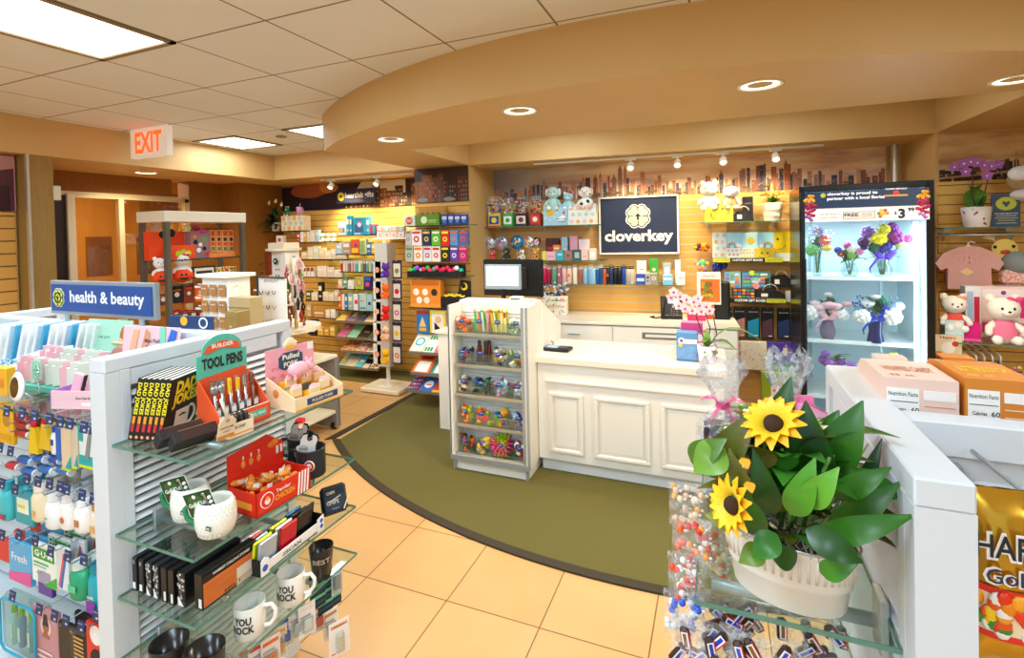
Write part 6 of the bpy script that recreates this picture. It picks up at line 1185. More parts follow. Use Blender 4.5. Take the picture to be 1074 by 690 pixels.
# pegged goods, one hook and one navy ticket each
def pegpack(label, R, col, dec=(), y=.99, kind='card', cap=None, g=None):
    p, w_, h, a = rect(R, (Vector((0, y, 0)), 0)); t = thing('pegged_product', label, 'toiletry', p, 0, g); b = B()
    m = M(col, .35) if isinstance(col, str) else col
    if kind == 'card': b.box((0, .012, h/2), (w_, .014, h), m, .003); deco(b, w_, h, dec, .0046)
    elif kind == 'bottle':
        b.lathe([(w_*.42, 0), (w_*.5, h*.05), (w_*.5, h*.6), (w_*.38, h*.72), (w_*.2, h*.78)], m, (0, .02, 0), 16, sy=.6); deco(b, w_*.6, h*.6, dec, .02-w_*.31); b.cyl((0, .02, h*.88), w_*.26, h*.2, cap or WHITE, 14)
    elif kind == 'tube': b.cyl((0, 0, h*.5), h*.4, w_*.85, m, 12, 'x', TR(0, .02, 0)); b.cyl((w_*.45, .02, h*.5), h*.42, w_*.12, cap or WHITE, 12, 'x')
    elif kind == 'taper': b.prism([(-w_*.5, h*.05), (w_*.5, h*.05), (w_*.22, h*.78), (-w_*.22, h*.78)], .014, m, TR(0, .02, 0) @ RX(PI/2)); b.sph((0, .012, h*.88), (w_*.24, .01, h*.13), cap or '#d02020', 10, 8)
    b.build('pack', t)
    b = B(); b.tube([(0, .02, h), (0, 1.27-y, h+.01)], .0025, METAL, 5); b.tube([(0, .02, h), (0, -.01, h), (0, -.015, h+.012)], .0022, METAL, 5); b.build('hook', t); return t
GUMD = [('r', .08, .62, .92, .9, '#2c9c3c'), ('t', 'G·U·M', .5, .76, .17, '#f6f6f2', .03, .7), ('r', .1, .5, .7, .54, '#50b060'), ('r', .1, .42, .6, .45, '#90c8a0'), ('p', [(.5, 0), (1, .3), (1, 0)], '#40b040')]
PEG = [((-4, 424, 11, 466), '#f2b818', [('c', .6, .6, .25, '#c88818'), ('r', .1, .1, .9, .25, '#e0a010')], 'card', None, 'yellow carded pack at the far left, top peg row'), ((12, 426, 30, 444), '#8a1c30', [('r', .2, .3, .8, .6, '#d04050')], 'card', None, 'dark red carded pack at the top left'),
    ((6, 443, 26, 451), '#b81c28', [], 'tube', '#e8e4e0', 'red lip balm tube, upper of two'), ((5, 452, 25, 460), '#b81c28', [], 'tube', '#e8e4e0', 'red lip balm tube, lower of two'), ((27, 441, 37, 478), '#f0c818', [('r', .1, .3, .9, .4, '#d0a010')], 'taper', '#d02020', 'yellow sachet with a red cap, left one'), ((38, 438, 49, 474), '#e8bc20', [], 'taper', '#c81c28', 'yellow sachet with a red cap, right one'),
    ((48, 448, 55, 478), '#f0f2f6', [('r', .2, .55, .8, .9, '#2040a0')], 'bottle', '#2448a8', 'slim white bottle with a blue cap, top row'), ((56, 446, 61, 484), '#1c60b8', [], 'card', None, 'bright blue carded pack, top row'), ((62, 448, 72, 494), '#e0c8a8', [('p', [(.3, 0), (1, .35), (1, 0)], '#20a8a8'), ('r', 0, 0, 1, .06, '#c8d820')], 'card', None, 'beige and teal carded emery pack, left one'), ((73, 448, 79, 492), '#d8c8b0', [('p', [(.3, 0), (1, .35), (1, 0)], '#20a8a8'), ('r', 0, 0, 1, .06, '#c8d820')], 'card', None, 'beige and teal carded emery pack, right one'),
    ((81, 446, 100, 492), '#e8f0ee', [('r', 0, 0, 1, .28, '#18a8a8'), ('r', 0, 0, 1, .06, '#d0e020'), ('r', .0, .6, .25, 1, '#18a8a8'), ('p', [(.35, .25), (.6, .9), (.75, .88), (.55, .2)], '#8a8c8c')], 'card', None, 'teal card holding a steel nail clipper'),
    ((2, 486, 14, 496), '#c82838', [], 'tube', '#f0f0ee', 'red capped tube in the second peg row'), ((14, 480, 28, 490), '#1c58a8', [], 'tube', '#b8d0e8', 'blue tube, first in the second peg row'), ((18, 492, 32, 502), '#2468b8', [], 'tube', '#e0e8f0', 'blue tube, second in the second peg row'), ((30, 478, 42, 488), '#2060b0', [], 'tube', '#d8e4f0', 'blue tube, third in the second peg row'), ((36, 490, 50, 500), '#2c70c0', [], 'tube', '#e8f0f6', 'blue tube, fourth in the second peg row'), ((46, 480, 57, 489), '#2050a0', [], 'tube', '#dce8f0', 'blue tube, fifth in the second peg row'), ((54, 492, 68, 501), '#3878c0', [], 'tube', '#ecf2f6', 'blue tube, last in the second peg row'),
    ((-4, 506, 7, 546), '#48c0c8', [('r', 0, .1, 1, .3, '#c03060')], 'bottle', '#30a8b8', 'aqua bottle at the far left, third row'), ((14, 517, 32, 551), '#28a0b0', [('r', .15, .35, .8, .8, '#e8f0d8'), ('r', .2, .5, .6, .6, '#e0d040')], 'card', None, 'teal carton with a pale label, third row'), ((30, 508, 44, 547), '#ecdcb8', [('c', .5, .4, .2, '#e0b070')], 'bottle', '#f0e8d8', 'cream lotion bottle, third row'),
    ((44, 518, 58, 555), '#f0f2f2', [('r', .2, .5, .5, .55, '#4a90c0')], 'bottle', '#ececec', 'white lotion bottle with blue print, third row'), ((59, 520, 72, 556), '#f2f0ec', [('c', .5, .5, .25, '#c07838')], 'bottle', '#e8e8e8', 'white lotion bottle with brown print, third row centre'), ((74, 525, 89, 559), '#f4f2ee', [('r', .3, .35, .75, .7, '#c07830')], 'bottle', '#ececec', 'white lotion bottle with an orange label, third row'), ((90, 529, 102, 565), '#f0dcc0', [('r', .2, .3, .8, .6, '#e0a860')], 'bottle', '#c89030', 'peach lotion bottle with a gold cap, third row'),
    ((8, 570, 30, 612), '#58b0e0', [('p', [(0, 0), (1, 0), (1, .35), (0, .2)], '#e060a0'), ('t', 'Fresh', .5, .62, .2, '#f0f4f8', .02, .7)], 'card', None, 'sky blue and pink sachet, fourth row'), ((32, 573, 57, 614), '#eef4ec', GUMD, 'card', None, 'green and white dental floss pack, fourth row'), ((57, 576, 69, 620), '#dfe6ea', [('p', [(.2, .1), (.7, .9), (.85, .85), (.4, .05)], '#e05040'), ('p', [(.35, .1), (.8, .8), (.9, .75), (.5, .05)], '#3070c0')], 'card', None, 'clear pack with red and blue toothbrushes, fourth row'), ((70, 590, 86, 629), '#28a070', [('r', .1, .4, .9, .7, '#58c898')], 'bottle', '#d8e8e0', 'green mouthwash bottle, fourth row'), ((89, 592, 104, 642), '#18a0b0', [('r', 0, 0, 1, .4, '#8030a0'), ('t', 'soft', .5, .55, .12, '#f4f4f4', .02, .7)], 'bottle', '#1c90a8', 'teal and purple bottle beside the gondola post, fourth row'),
    ((38, 600, 52, 626), '#5a3c98', [], 'card', None, 'purple carded pack behind the floss'), ((60, 655, 72, 700), '#1c1a1c', [], 'card', None, 'black hairbrush pack, bottom row'), ((72, 662, 88, 705), '#38302c', [('r', .3+.0, .1*k, .9, .1*k+.05, '#c89858') for k in range(1, 9)], 'card', None, 'brown comb pack, bottom row'), ((89, 656, 106, 700), '#e03028', [('c', .6, .75, .35, '#f4f0ee'), ('c', .6, .2, .35, '#1c1a1c')], 'card', None, 'red, white and black pack at the bottom beside the post'), ((-4, 566, 8, 590), '#d83838', [], 'card', None, 'red pack at the far left, fourth row')]
for R, c, dd, kd, cap, l in PEG:
    o = pegpack(l, R, c, dd, .985, kd, cap)
    for q in (1, 2): dup(o, o.location+Vector((.0, .048*q, 0)), label='duplicate hanging behind the '+l, group='duplicates behind the '+l.split(',')[0])
t = pegpack('rose card printed with a woman in a turban, bottom row', (34, 640, 58, 705), '#c88c94', [('c', .55, .72, .22, '#e8c8c0'), ('c', .55, .72, .13, '#a86c50'), ('p', [(.42, .74), (.5, .92), (.6, .92), (.68, .74)], '#3a2c30'), ('p', [(.4, .55), (.48, .65), (.62, .65), (.7, .55)], '#a86c50'), ('r', .2, .3, .8, .33, '#f0d8d8'), ('r', .2, .22, .7, .25, '#f0d8d8')])
p, w_, h, a = rect((0, 632, 37, 690), (Vector((0, .985, 0)), 0)); t = thing('travel_kit_bag', 'clear travel bag with turquoise piping and green-capped bottles at the lower left', 'toiletry bag', p, 0)
b = B(); b.box((0, .03, h/2), (w_, .05, h), glass('#e0f4f4', .4), .015); b.build('clear_bag', t); b = B(); b.tube([(w_*.46*sx, .0, h*.5+h*.47*sz) for sx, sz in ((-.8, -1), (.8, -1), (1, -.8), (1, .8), (.8, 1), (-.8, 1), (-1, .8), (-1, -.8))], .004, '#28a8c8', 6, close=True); b.build('piping', t)
for x, c in ((-.14, '#3098c0'), (.12, '#38a8b8'), (-.34, '#a0d8d0')): b = B(); b.lathe([(.011, 0), (.012, .01), (.012, h*.5), (.006, h*.58)], M(c, .3), (x*w_, .03, .012), 12); b.cyl((x*w_, .03, h*.68), .009, h*.12, '#58c028', 12); b.box((x*w_, .0175, h*.3), (.015, .001, h*.25), '#e8f0e0'); b.build('bottle', t)
# navy price tickets
TK = [(7, 426), (23, 428), (36, 431), (52, 434), (63, 437), (73, 439), (88, 443), (98, 445), (0, 464), (11, 468), (2, 502), (16, 508), (28, 497), (40, 500), (52, 502), (63, 505), (70, 508), (86, 514), (98, 518), (2, 556), (20, 556), (37, 562), (53, 573), (71, 578), (88, 582), (13, 620), (41, 634), (57, 641), (69, 646), (85, 652), (101, 640)]
tk = None
for u, v in TK:
    p = at(u, v+5, 'y', .90 if v < 450 else .955)
    if tk is None:
        tk = thing('price_ticket', 'small navy price ticket clipped on the shelf edge and hooks of the beauty bay', 'price ticket', p, 0, 'navy price tickets in the beauty bay'); b = B(); b.box((0, 0, 0), (.038, .0015, .034), M('#1c2c58', .4), 0, RX(-.15)); b.box((-.004, -.0014, .008), (.024, .0005, .003), '#8090b8', 0, RX(-.15)); b.box((.006, -.0014, -.008), (.012, .0005, .006), '#b0bcd8', 0, RX(-.15)); b.build('ticket', tk)
    else: dup(tk, p)
# ================================================================== RIGHT GONDOLA GOODS
ZR = 1.0965
t = thing('potted_sunflower', 'leafy sunflower arrangement in an oval cream ribbed tin on the right glass shelf', 'potted plant', (.100, .945, ZR), -.25)
TIN = M('#dcd4c8', .35); b = B(); sx, sy = 1.35, .85
b.lathe([(.060, 0), (.062, .004), (.066, .04), (.0685, .043), (.068, .047), (.069, .052), (.0745, .098), (.0765, .104), (.0735, .106), (.072, .09)], TIN, n=48, sx=sx, sy=sy, caps=False)
for k in range(48): a = 2*PI*k/48; b.tube([(.0700*sx*math.cos(a), .0700*sy*math.sin(a), .058), (.0735*sx*math.cos(a), .0735*sy*math.sin(a), .094)], .0022, TIN, 5)
b.lathe([(.0755, .103), (.0775, .106), (.0755, .109)], M('#b8b4ac', .2, .7), n=48, sx=sx, sy=sy, caps=False); b.lathe([(.058, .05), (.064, .095)], '#5a4a38', n=24, sx=sx, sy=sy); b.build('tin', t)
b = B(); MS = M('#cfc4b0', .9)
for k in range(150):
    a = random.uniform(0, 6.28); r = .07*math.sqrt(random.random()); x, y = r*sx*math.cos(a), r*sy*math.sin(a); d = random.uniform(0, 6.28)
    b.tube([(x-.012*math.cos(d), y-.012*math.sin(d), .100), (x, y, .100+random.uniform(.008, .022)), (x+.012*math.cos(d), y+.012*math.sin(d), .101)], .0011, MS if k % 3 else M('#a89c88', .9), 3)
b.build('moss', t, kind='stuff')
# leaves laid out in the photo's positions: pixel of base, tip, width, colour, forward offset
def P3(u, v, y): return at(u, v, 'y', y)-Vector(t.location)
def W2L(p): return Matrix.Rotation(.25, 3, 'Z') @ p
LG1, LG2, LG3, LG4 = '#2c6414', '#1c4a12', '#507a22', '#565a1c'
LV = [(745, 500, 795, 430, .9, .075, LG4, 90), (725, 485, 762, 460, .86, .06, LG3, 0), (800, 500, 830, 395, .95, .09, LG2, 0), (850, 520, 845, 420, .92, .10, LG2, 0), (862, 500, 905, 420, .93, .085, LG1, 0), (890, 540, 925, 460, .95, .04, LG2, 0), (868, 560, 945, 505, .88, .055, LG1, 0), (850, 565, 960, 540, .83, .05, LG1, 0), (845, 555, 905, 590, .80, .055, LG2, 0), (810, 540, 790, 470, .86, .055, LG2, 0), (800, 560, 765, 500, .82, .05, LG1, 0), (835, 590, 800, 570, .8, .045, LG2, 0), (815, 560, 790, 585, .79, .05, '#2e6c20', 0), (800, 575, 775, 590, .81, .045, '#6a8a30', 0), (760, 470, 728, 495, .85, .075, '#6f9a34', 0), (790, 545, 765, 470, .88, .06, '#7a7a2c', 0), (830, 540, 855, 480, .83, .055, '#4c9024', 0), (845, 530, 880, 490, .82, .05, '#5c9c2c', 0), (875, 520, 935, 490, .86, .045, LG1, 0), (880, 500, 952, 520, .90, .06, LG1, 0), (800, 470, 775, 440, .95, .07, '#6c7a28', 0), (820, 500, 870, 445, .98, .11, '#2c6418', 0), (840, 500, 810, 450, 1.0, .09, '#46701c', 0), (850, 480, 880, 430, 1.0, .07, LG1, 0), (770, 545, 740, 540, .87, .05, '#88902c', 0), (860, 600, 900, 590, .82, .04, '#3c7c20', 0)]
b = B()
for (u0_, v0_, u1_, v1_, y, w_, c, _) in LV: b.leaf(W2L(P3(u0_, v0_, y+.015)), W2L(P3(u1_, v1_, y)), w_*.74, M(c, .33, noise=.4, scale=25), .14, .28, 10, W2L(Vector((-.1, -1, .45))))
for k in range(120):
    a = random.uniform(0, 6.28); r = random.uniform(.03, .135); z = random.uniform(.11, .29); q_ = random.uniform(.2, .6); b.leaf((r*math.cos(a)*q_, r*math.sin(a)*q_, z*.75+.02), (r*math.cos(a)*1.25, r*math.sin(a), z), .046, M(rc(LG1, LG2, LG4, '#3a7a22'), .3, noise=.2, scale=25), .2, .15, 7)
b.build('leaves', t)
b = B()
for (u_, v_, y) in ((795, 440, .9), (770, 520, .83), (845, 430, .92), (870, 480, .88), (830, 520, .85), (880, 560, .84), (850, 500, .86), (820, 470, .9)): b.tube([(random.uniform(-.02, .02), 0, .09), W2L(P3(u_, v_, y))*.6+Vector((0, 0, .03)), W2L(P3(u_, v_, y))], .0028, '#5c8a34', 6)
for k in range(12): x = .045+.004*k; b.leaf((x*.5, .0, .10), (x+.0+.03*(k % 3), .0, .30-.012*k), .008, M('#9ab070', .5), .05, .1, 5, (0, -1, 0))
for k in range(3): p_ = W2L(P3(870, 560-10*k, .9)); b.tube([p_*.6+Vector((.008*k, 0, .06+.1*math.sin(i_*.5)*(.6+.1*k)))+Vector((i_*.012+.002*k*i_, -.004*i_, 0)) for i_ in range(6)], .0011, '#8aa050', 4)
b.build('stems_and_grass', t)
def sunflower(u_, v_, y, r, n, nm):
    c = W2L(P3(u_, v_, y)); b = B(); n = W2L(Vector(n)).normalized(); uu = n.orthogonal().normalized(); vv = n.cross(uu)
    for ring, (q, m) in enumerate(((1.0, '#f6b418'), (.82, '#fcc824'))):
        for k in range(13):
            a = 2*PI*(k+.5*ring)/13; d = uu*math.cos(a)+vv*math.sin(a); b.leaf(c+d*r*.25, c+d*r*q+n*r*(.15+.2*ring), r*.42, M(m, .5, noise=.15, scale=30), .12, .15, 6, n)
    b.sph(c+n*r*.06, r*.30, M('#3a2410', .9, noise=.4, scale=200), 14, 10); b.build('sunflower', t)
sunflower(812, 446, .885, .050, (-.35, -.5, .75), 0); sunflower(770, 530, .815, .044, (-.75, -.6, .25), 1)
b = B()
for (u_, v_) in ((778, 480), (783, 505)): b.leaf(W2L(P3(u_, v_, .83)), W2L(P3(u_+6, v_+12, .82)), .02, '#f4a818', .1, .1, 4)
b.build('loose_petals', t)
# wrapped gift baskets behind the plant
def wrapped(label, x, y, z, h, r, box, ribbon, dec):
    t = thing('wrapped_gift', label, 'gift basket', (x, y, z), 0); b = B(); b.box((0, 0, h*.19), (r*1.5, r*1.2, h*.38), box, .004)
    for k in range(16): b.leaf((random.uniform(-.7, .7)*r, -r*.61, random.uniform(.03, .34)*h), (random.uniform(-.7, .7)*r, -r*.615, random.uniform(.05, .36)*h), .022, M(rc(*dec), .6), 0, 0, 4, (0, -1, 0))
    b.build('box', t); b = B(); n = 28; pr = [(.95, 0), (1.05, .2), (.95, .38), (.5, .5), (.22, .56), (.5, .72), (.85, .9), (.7, 1.0)]; vs = []; fs = []
    for i, (q, zz) in enumerate(pr):
        for k in range(n): a = 2*PI*k/n; rr = r*q*(1+(.22 if zz > .5 else .08)*math.sin(k*3.3+i)+.1*random.random()); vs.append((rr*math.cos(a), rr*.7*math.sin(a), zz*h+(.05*h*math.sin(k*2.1) if zz > .8 else 0)))
    for i in range(len(pr)-1):
        for k in range(n): fs.append((i*n+k, i*n+(k+1) % n, (i+1)*n+(k+1) % n, (i+1)*n+k))
    b.add(vs, fs, film('#f2f6fa', .22), True); b.build('clear_wrap', t)
    b = B(); R_ = M(ribbon, .35)
    b.lathe([(r*.26, h*.53), (r*.30, h*.56), (r*.26, h*.59)], R_, n=14, sy=.8, caps=False)
    for s in (-1, 1):
        b.leaf((0, -r*.22, h*.56), (s*.06, -r*.35, h*.60), .035, R_, .25, .3, 5); b.leaf((0, -r*.24, h*.56), (s*.03-.0, -r*.4, h*.42), .022, R_, .1, .2, 5)
    b.build('ribbon', t); return t
wrapped('clear-wrapped gift with a pink ribbon and autumn-leaf box behind the sunflowers', .005, 1.40, ZR, .275, .062, '#2c2c38', '#e8609c', ['#b85a30', '#d8743c', '#7a3a28', '#3a6a78'])
wrapped('clear-wrapped gift with a large pink tissue bow next to the gondola top', .150, 1.37, ZR, .31, .055, '#f0a8c8', '#f06aa0', ['#f4c0d8', '#e87ab0', '#fadcea'])
b = B(); R_ = M('#f47aa8', .5, alpha=.85)
for k in range(14): a = k*.9; b.leaf((.145, 1.27, 1.30), (.145+.07*math.cos(a), 1.25+.02*math.sin(k), 1.30+.045*math.sin(a)), .055, R_ if k % 2 else M('#f8b0cc', .5), .3, .3, 5, (0, -1, 0))
b.thing('tissue_bow', 'pink tissue puff tied in front of the wrapped gift by the gondola top', 'bow', (0, 0, 0))
# extended glass shelf they stand on is the gondola's; candy bags clipped to its outer edge
def candybag(label, x, y, z0, w_, h, cols, n, sz, bar=False, lab=None, group=None, name='candy_bag'):
    t = thing(name, label, 'candy', (x, y, z0), .1, group); b = B(); nx = 10; vs = []; fs = []
    for j in range(9):
        for i in range(nx+1):
            fx = i/nx*2-1; fz = j/8; dd = .028*math.sqrt(max(0, 1-fx*fx))*math.sin(PI*min(1, fz*1.1+.05))**.5 if j < 8 else .002
            vs.append((fx*w_/2*(1+.03*math.sin(j*2)), -dd+.004*math.sin(i*3+j), fz*h)); 
    m0 = len(vs); vs += [(x_, -y_*.7, z_) for x_, y_, z_ in vs]
    for j in range(8):
        for i in range(nx): a = j*(nx+1)+i; fs += [(a, a+1, a+nx+2, a+nx+1), (m0+a+1, m0+a, m0+a+nx+1, m0+a+nx+2)]
    b.add(vs, fs, film('#f4f4f4', .16), True); b.build('clear_bag', t)
    b = B()
    for k in range(n):
        x_, z_ = random.uniform(-.42, .42)*w_, random.uniform(.04, .86)*h; y_ = random.uniform(-.018, .012); c = rc(*cols)
        if bar:
            T = TR(x_, y_, z_) @ RY(random.uniform(0, 3)) @ RX(random.uniform(-.4, .4)); b.box((0, 0, 0), (.040, .012, .016), '#3a2018', .004, T); b.box((0, -.0062, 0), (.028, .0008, .011), '#f0eee8', 0, T); b.box((0, -.0066, 0), (.024, .0008, .006), c, 0, T); b.box((0, -.0062, .0065), (.036, .0008, .002), '#d03828', 0, T)
        else: b.sph((x_, y_, z_), (sz, sz*.8, sz), M(c, .25), 7, 5); b.box((x_+sz*1.3, y_, z_), (sz*.9, sz*.3, sz*.7), '#f0ece8', .001)
    b.build('candies', t)
    if lab: b = B(); b.box((0, -.034, h*.5), (w_*.5, .001, h*.25), lab[0]); b.text(lab[1], h*.1, '#f4f4f0', TR(0, -.035, h*.5) @ RX(PI/2), .02, wid=w_*.4); b.build('label', t)
    return t
for i, (u_, v_, y, cols, l) in enumerate(((722, 552, 1.02, ['#f0c8a0', '#f8e0c0', '#f0b040'], 'clear bag of amber wrapped sweets at the top of the hanging strip'), (726, 590, .99, ['#e83820', '#f06020', '#e04830', '#f8a040', '#f4e8e4'], 'clear bag of red-orange wrapped sweets, second in the hanging strip'), (722, 628, .97, ['#e85030', '#f4e8e4', '#d84030', '#e8c0b0'], 'clear bag of red and white sweets, third in the hanging strip'), (718, 668, .95, ['#2848c0', '#3058d0', '#e8f0f6', '#e0e8f0'], 'clear bag of blue wrapped sweets, lowest in the hanging strip'))):
    p = at(u_, v_, 'y', y); candybag(l, p.x, p.y, p.z, .07, .085, cols, 26, .0065)
p = at(757, 610, 'y', 1.1); candybag('clear bag of cream and amber sweets behind the tin, under the glass shelf', p.x, p.y, p.z, .075, .12, ['#e8c890', '#d8a050', '#f0e0c0', '#e86030'], 26, .008)
for i, (u_, y, l) in enumerate(((742, .93, 'bag of brown wrapped chocolate bars at the outer end of the lower shelf'), (805, .93, 'bag of brown wrapped chocolate bars in the middle under the glass shelf'), (765, 1.02, 'bag of brown wrapped chocolate bars in the second row'), (850, 1.02, 'bag of brown chocolate bars next to the slatted panel'))):
    p = at(u_, 700, 'y', y); candybag(l, p.x, y, .85, .125, .17, ['#2838b0', '#3048c0', '#8a5a30'], 24, .01, True)
t = candybag('bag of pale green and white mints under the front of the glass shelf', at(885, 700, 'y', .90).x, .90, .85, .10, .15, ['#c8dcc8', '#f0f4ec', '#a8c8b0'], 30, .007)
b = B(); b.tube([(-.085, 1.0, .80), (-.083, 1.0, 1.09)], .004, glass('#f0f6f6', .5), 6); b.thing('clip_strip', 'clear hanging strip holding the bags of sweets', 'clip strip', (0, 0, 0))
# cartons behind the centre panel
def carton(label, u0_, u1_, v0_, col, top, txt, kc):
    a_, c_ = at(u0_, 410, 'y', 1.17), at(u1_, 410, 'y', 1.17); w_ = c_.x-a_.x; zt = at((u0_+u1_)/2, v0_, 'y', 1.17).z; h = zt-1.2645
    t = thing('sweets_carton', label, 'carton', ((a_.x+c_.x)/2, 1.17, 1.2645), 0); b = B()
    b.prism([(0, 0), (.20, 0), (.20, h*.82), (.17, h*.97), (.13, h), (0, h)], w_, M(col, .5), Matrix(((0, 0, 1, -w_/2), (1, 0, 0, 0), (0, 1, 0, 0), (0, 0, 0, 1)))); b.box((0, .19, h*.985), (w_*.5, .04, .004), M(col, .5)); b.build('box', t)
    b = B(); b.box((-w_*.24, -.0006, h*.62), (w_*.44, .001, h*.5), '#f6f4ee'); T = lambda x, z: TR(x, -.0014, z) @ RX(PI/2)
    b.text('Nutrition Facts', .011, '#2a2624', T(-w_*.24, h*.80), .01, wid=w_*.40); b.box((-w_*.24, -.0012, h*.70), (w_*.40, .0004, .0015), '#2a2624'); b.text('Calories', .010, '#2a2624', T(-w_*.30, h*.60), .02, wid=w_*.2); b.text('60', .013, '#2a2624', T(-w_*.08, h*.60), .02)
    b.box((w_*.25, -.0006, h*.80), (w_*.42, .001, h*.12), '#f6f0ea')
    for k in range(5): b.box((w_*.25, -.0006, h*(.66-.09*k)), (w_*.40, .001, .0018), kc)
    TT = TR(0, .075, h+.0006); b.text(txt, .05, M(top, .5), TT, .03, wid=w_*.72); b.text('45 ct', .02, M(top, .5), TR(-w_*.2, .025, h+.0006), .02); b.build('printing', t)
carton('pale pink sweets carton with nutrition panel behind the right gondola top', 927, 1006, 398, '#f0cdbc', '#c07850', 'WRAPPED CANDY', '#c89c88')
carton('orange sweets carton with yellow lettering cut by the right photo edge', 1012, 1090, 399, '#d8842c', '#f8d020', 'BUTTERSCOTCH', '#f0d8b0')
# large gold gummy bag hanging on the right face
ZB_ = at(1050, 512, 'y', .895).z-.245
def goldbag(x, y, l, g=None, dup_=0):
    t = thing('gummy_candy_bag', l, 'candy', (x, y, ZB_), .04, g); w_, h = .165, .245; b = B(); nx = 14; vs = []; fs = []
    for j in range(13):
        for i in range(nx+1):
            fx = i/nx*2-1; fz = j/12; dd = .03*(1-fx**4)*math.sin(PI*(.08+.84*fz))**.6 if 0 < j < 12 else 0
            vs.append((fx*w_/2, -dd+.0018*math.sin(i*2.2+j*1.7), fz*h))
    m0 = len(vs); vs += [(x_, -y_*.8+.004, z_) for x_, y_, z_ in vs]
    for j in range(12):
        for i in range(nx): a = j*(nx+1)+i; fs += [(a, a+1, a+nx+2, a+nx+1), (m0+a+1, m0+a, m0+a+nx+1, m0+a+nx+2)]
    b.add(vs, fs, M('#c8962a', .22, .75), True); b.build('foil_bag', t)
    b = B(); T = lambda x_, z_, q=0: TR(x_, -.0335-q, z_) @ RX(PI/2)
    def band(z0_, z1_, c, q=0):
        n_ = 14; vs = [];
        for j in (0, 1):
            for i in range(n_+1): fx = i/n_*2-1; fz = (z0_, z1_)[j]; vs.append((fx*w_/2*.995, -.03*(1-fx**4)*math.sin(PI*(.08+.84*fz))**.6-.0022-q, fz*h))
        b.add(vs, [(i, i+1, n_+2+i, n_+1+i) for i in range(n_)], c)
    band(.45, .49, '#e03020'); band(.19, .23, '#e03020'); band(.23, .45, '#f0d8b0')
    for k in range(70): fx = random.uniform(-.92, .92); fz = random.uniform(.24, .44); b.sph((fx*w_/2, -.03*(1-fx**4)*math.sin(PI*(.08+.84*fz))**.6-.003, fz*h), (.010, .004, .011), M(rc('#e83818', '#f08a18', '#f4c818', '#2c8c30', '#f4f0e8', '#e85a20', '#f0a020'), .25), 8, 5)
    b.text('HARIBO', .050, '#f4f0ee', T(-.020, h*.735, -.0004), .045, wid=w_*.74); b.text('HARIBO', .044, '#20242c', T(-.020, h*.735, .0006), .012, wid=w_*.69); b.text('Goldbears', .032, '#f4f0ee', T(-.008, h*.57, -.0004), .04, wid=w_*.74); b.text('Goldbears', .028, '#2c3450', T(-.008, h*.57, .0006), .008, wid=w_*.70); b.build('printing', t)
    b = B(); b.box((.035, -.035, h*.86), (.07, .001, .06), '#f0f0ee'); b.box((.035, -.036, h*.86), (.062, .001, .045), '#2450b0'); b.build('price_ticket', t)
    b = B(); b.tube([(0, .16, h*.96), (0, -.04, h*.96), (0, -.045, h)], .0035, METAL, 6); b.build('hook', t); return t
goldbag(.392, .895, 'big gold gummy candy bag hanging right of the white panel edge')
# pale back bags
p = at(1065, 500, 'y', 1.0); candybag('gold-topped bag behind the large gummy bag', p.x, 1.0, 1.05, .16, .2, ['#d8a838', '#e8c050'], 10, .01)
# ================================================================== RIGHT WALL
R8 = lambda a, b_, c, d: (964+a/5.31, 130+b_/5.31, 964+c/5.31, 130+d/5.31)
R9 = lambda a, b_, c, d: (964+a/5.31, 240+b_/5.31, 964+c/5.31, 240+d/5.31)
def PW(d): return (F0+WN*(.02+d), ANG)
p, q = hit(990, 238, PW(.3)), hit(1110, 238, PW(.3)); c = (p+q)/2; zs = c.z
t = thing('glass_shelf', 'glass shelf with the purple orchid on the right wall', 'shelf', (c.x, c.y, zs), ANG); b = B(); shelf_glass(b, (0, .14, -.004), ((q-p).length, .28, .008)); b.build('pane', t)
for f_ in (-.38, .2): b = B(); b.box((f_*(q-p).length, .2, -.018), (.04, .1, .03), METAL); b.build('bracket', t)
p = hit(1024, 236, PW(.16))
orchid('purple orchid in a floral pot on the right wall shelf', (p.x, p.y, zs+.001), .15, .09, M('#efe4dc', .5), ['#c03858', '#e07080', '#5a8a40', '#c0a0c0'], [(-.05, -.08, -.02, .10), (-.06, -.05, .16, .10), (.02, -.05, .17, .12), (.16, -.02, .02, .09), (.12, 0, .08, .08)],
    [[(-.02, 0, .25), (-.02, 0, .38), (-.02, 0, .47)], [(.05, 0, .25), (.07, 0, .36), (.08, 0, .43)]], [(-.13, 0, .46), (-.07, -.02, .42), (-.04, -.02, .49), (.0, -.02, .48), (.04, -.02, .46), (.08, -.02, .45), (.05, -.03, .38), (.12, -.01, .46), (-.08, -.02, .48)], '#a860a8', '#e8d8e0', .042)
pack('counter_card', 'slate blue card with a yellow oval and heart on the right wall shelf', 'card', R8(403, 388, 566, 560), PW(.2), .01, M('#44586c', .45), [('p', [(.5+.36*math.cos(a), .70+.2*math.sin(a)) for a in [2*PI*k/24 for k in range(24)]], '#c8cc48'), ('p', [(.5, .58), (.36, .72), (.40, .78), (.5, .74), (.60, .78), (.64, .72)], '#44586c'), ('t', 'WE CARE ABOUT YOU', .5, .40, .04, '#e8ecf0', .02, .8), ('r', .15, .32, .85, .34, '#c0c8d0'), ('r', .1, .25, .9, .27, '#c0c8d0'), ('r', .2, .18, .8, .2, '#c8cc48'), ('r', .15, .1, .85, .12, '#c0c8d0')], z0=zs)
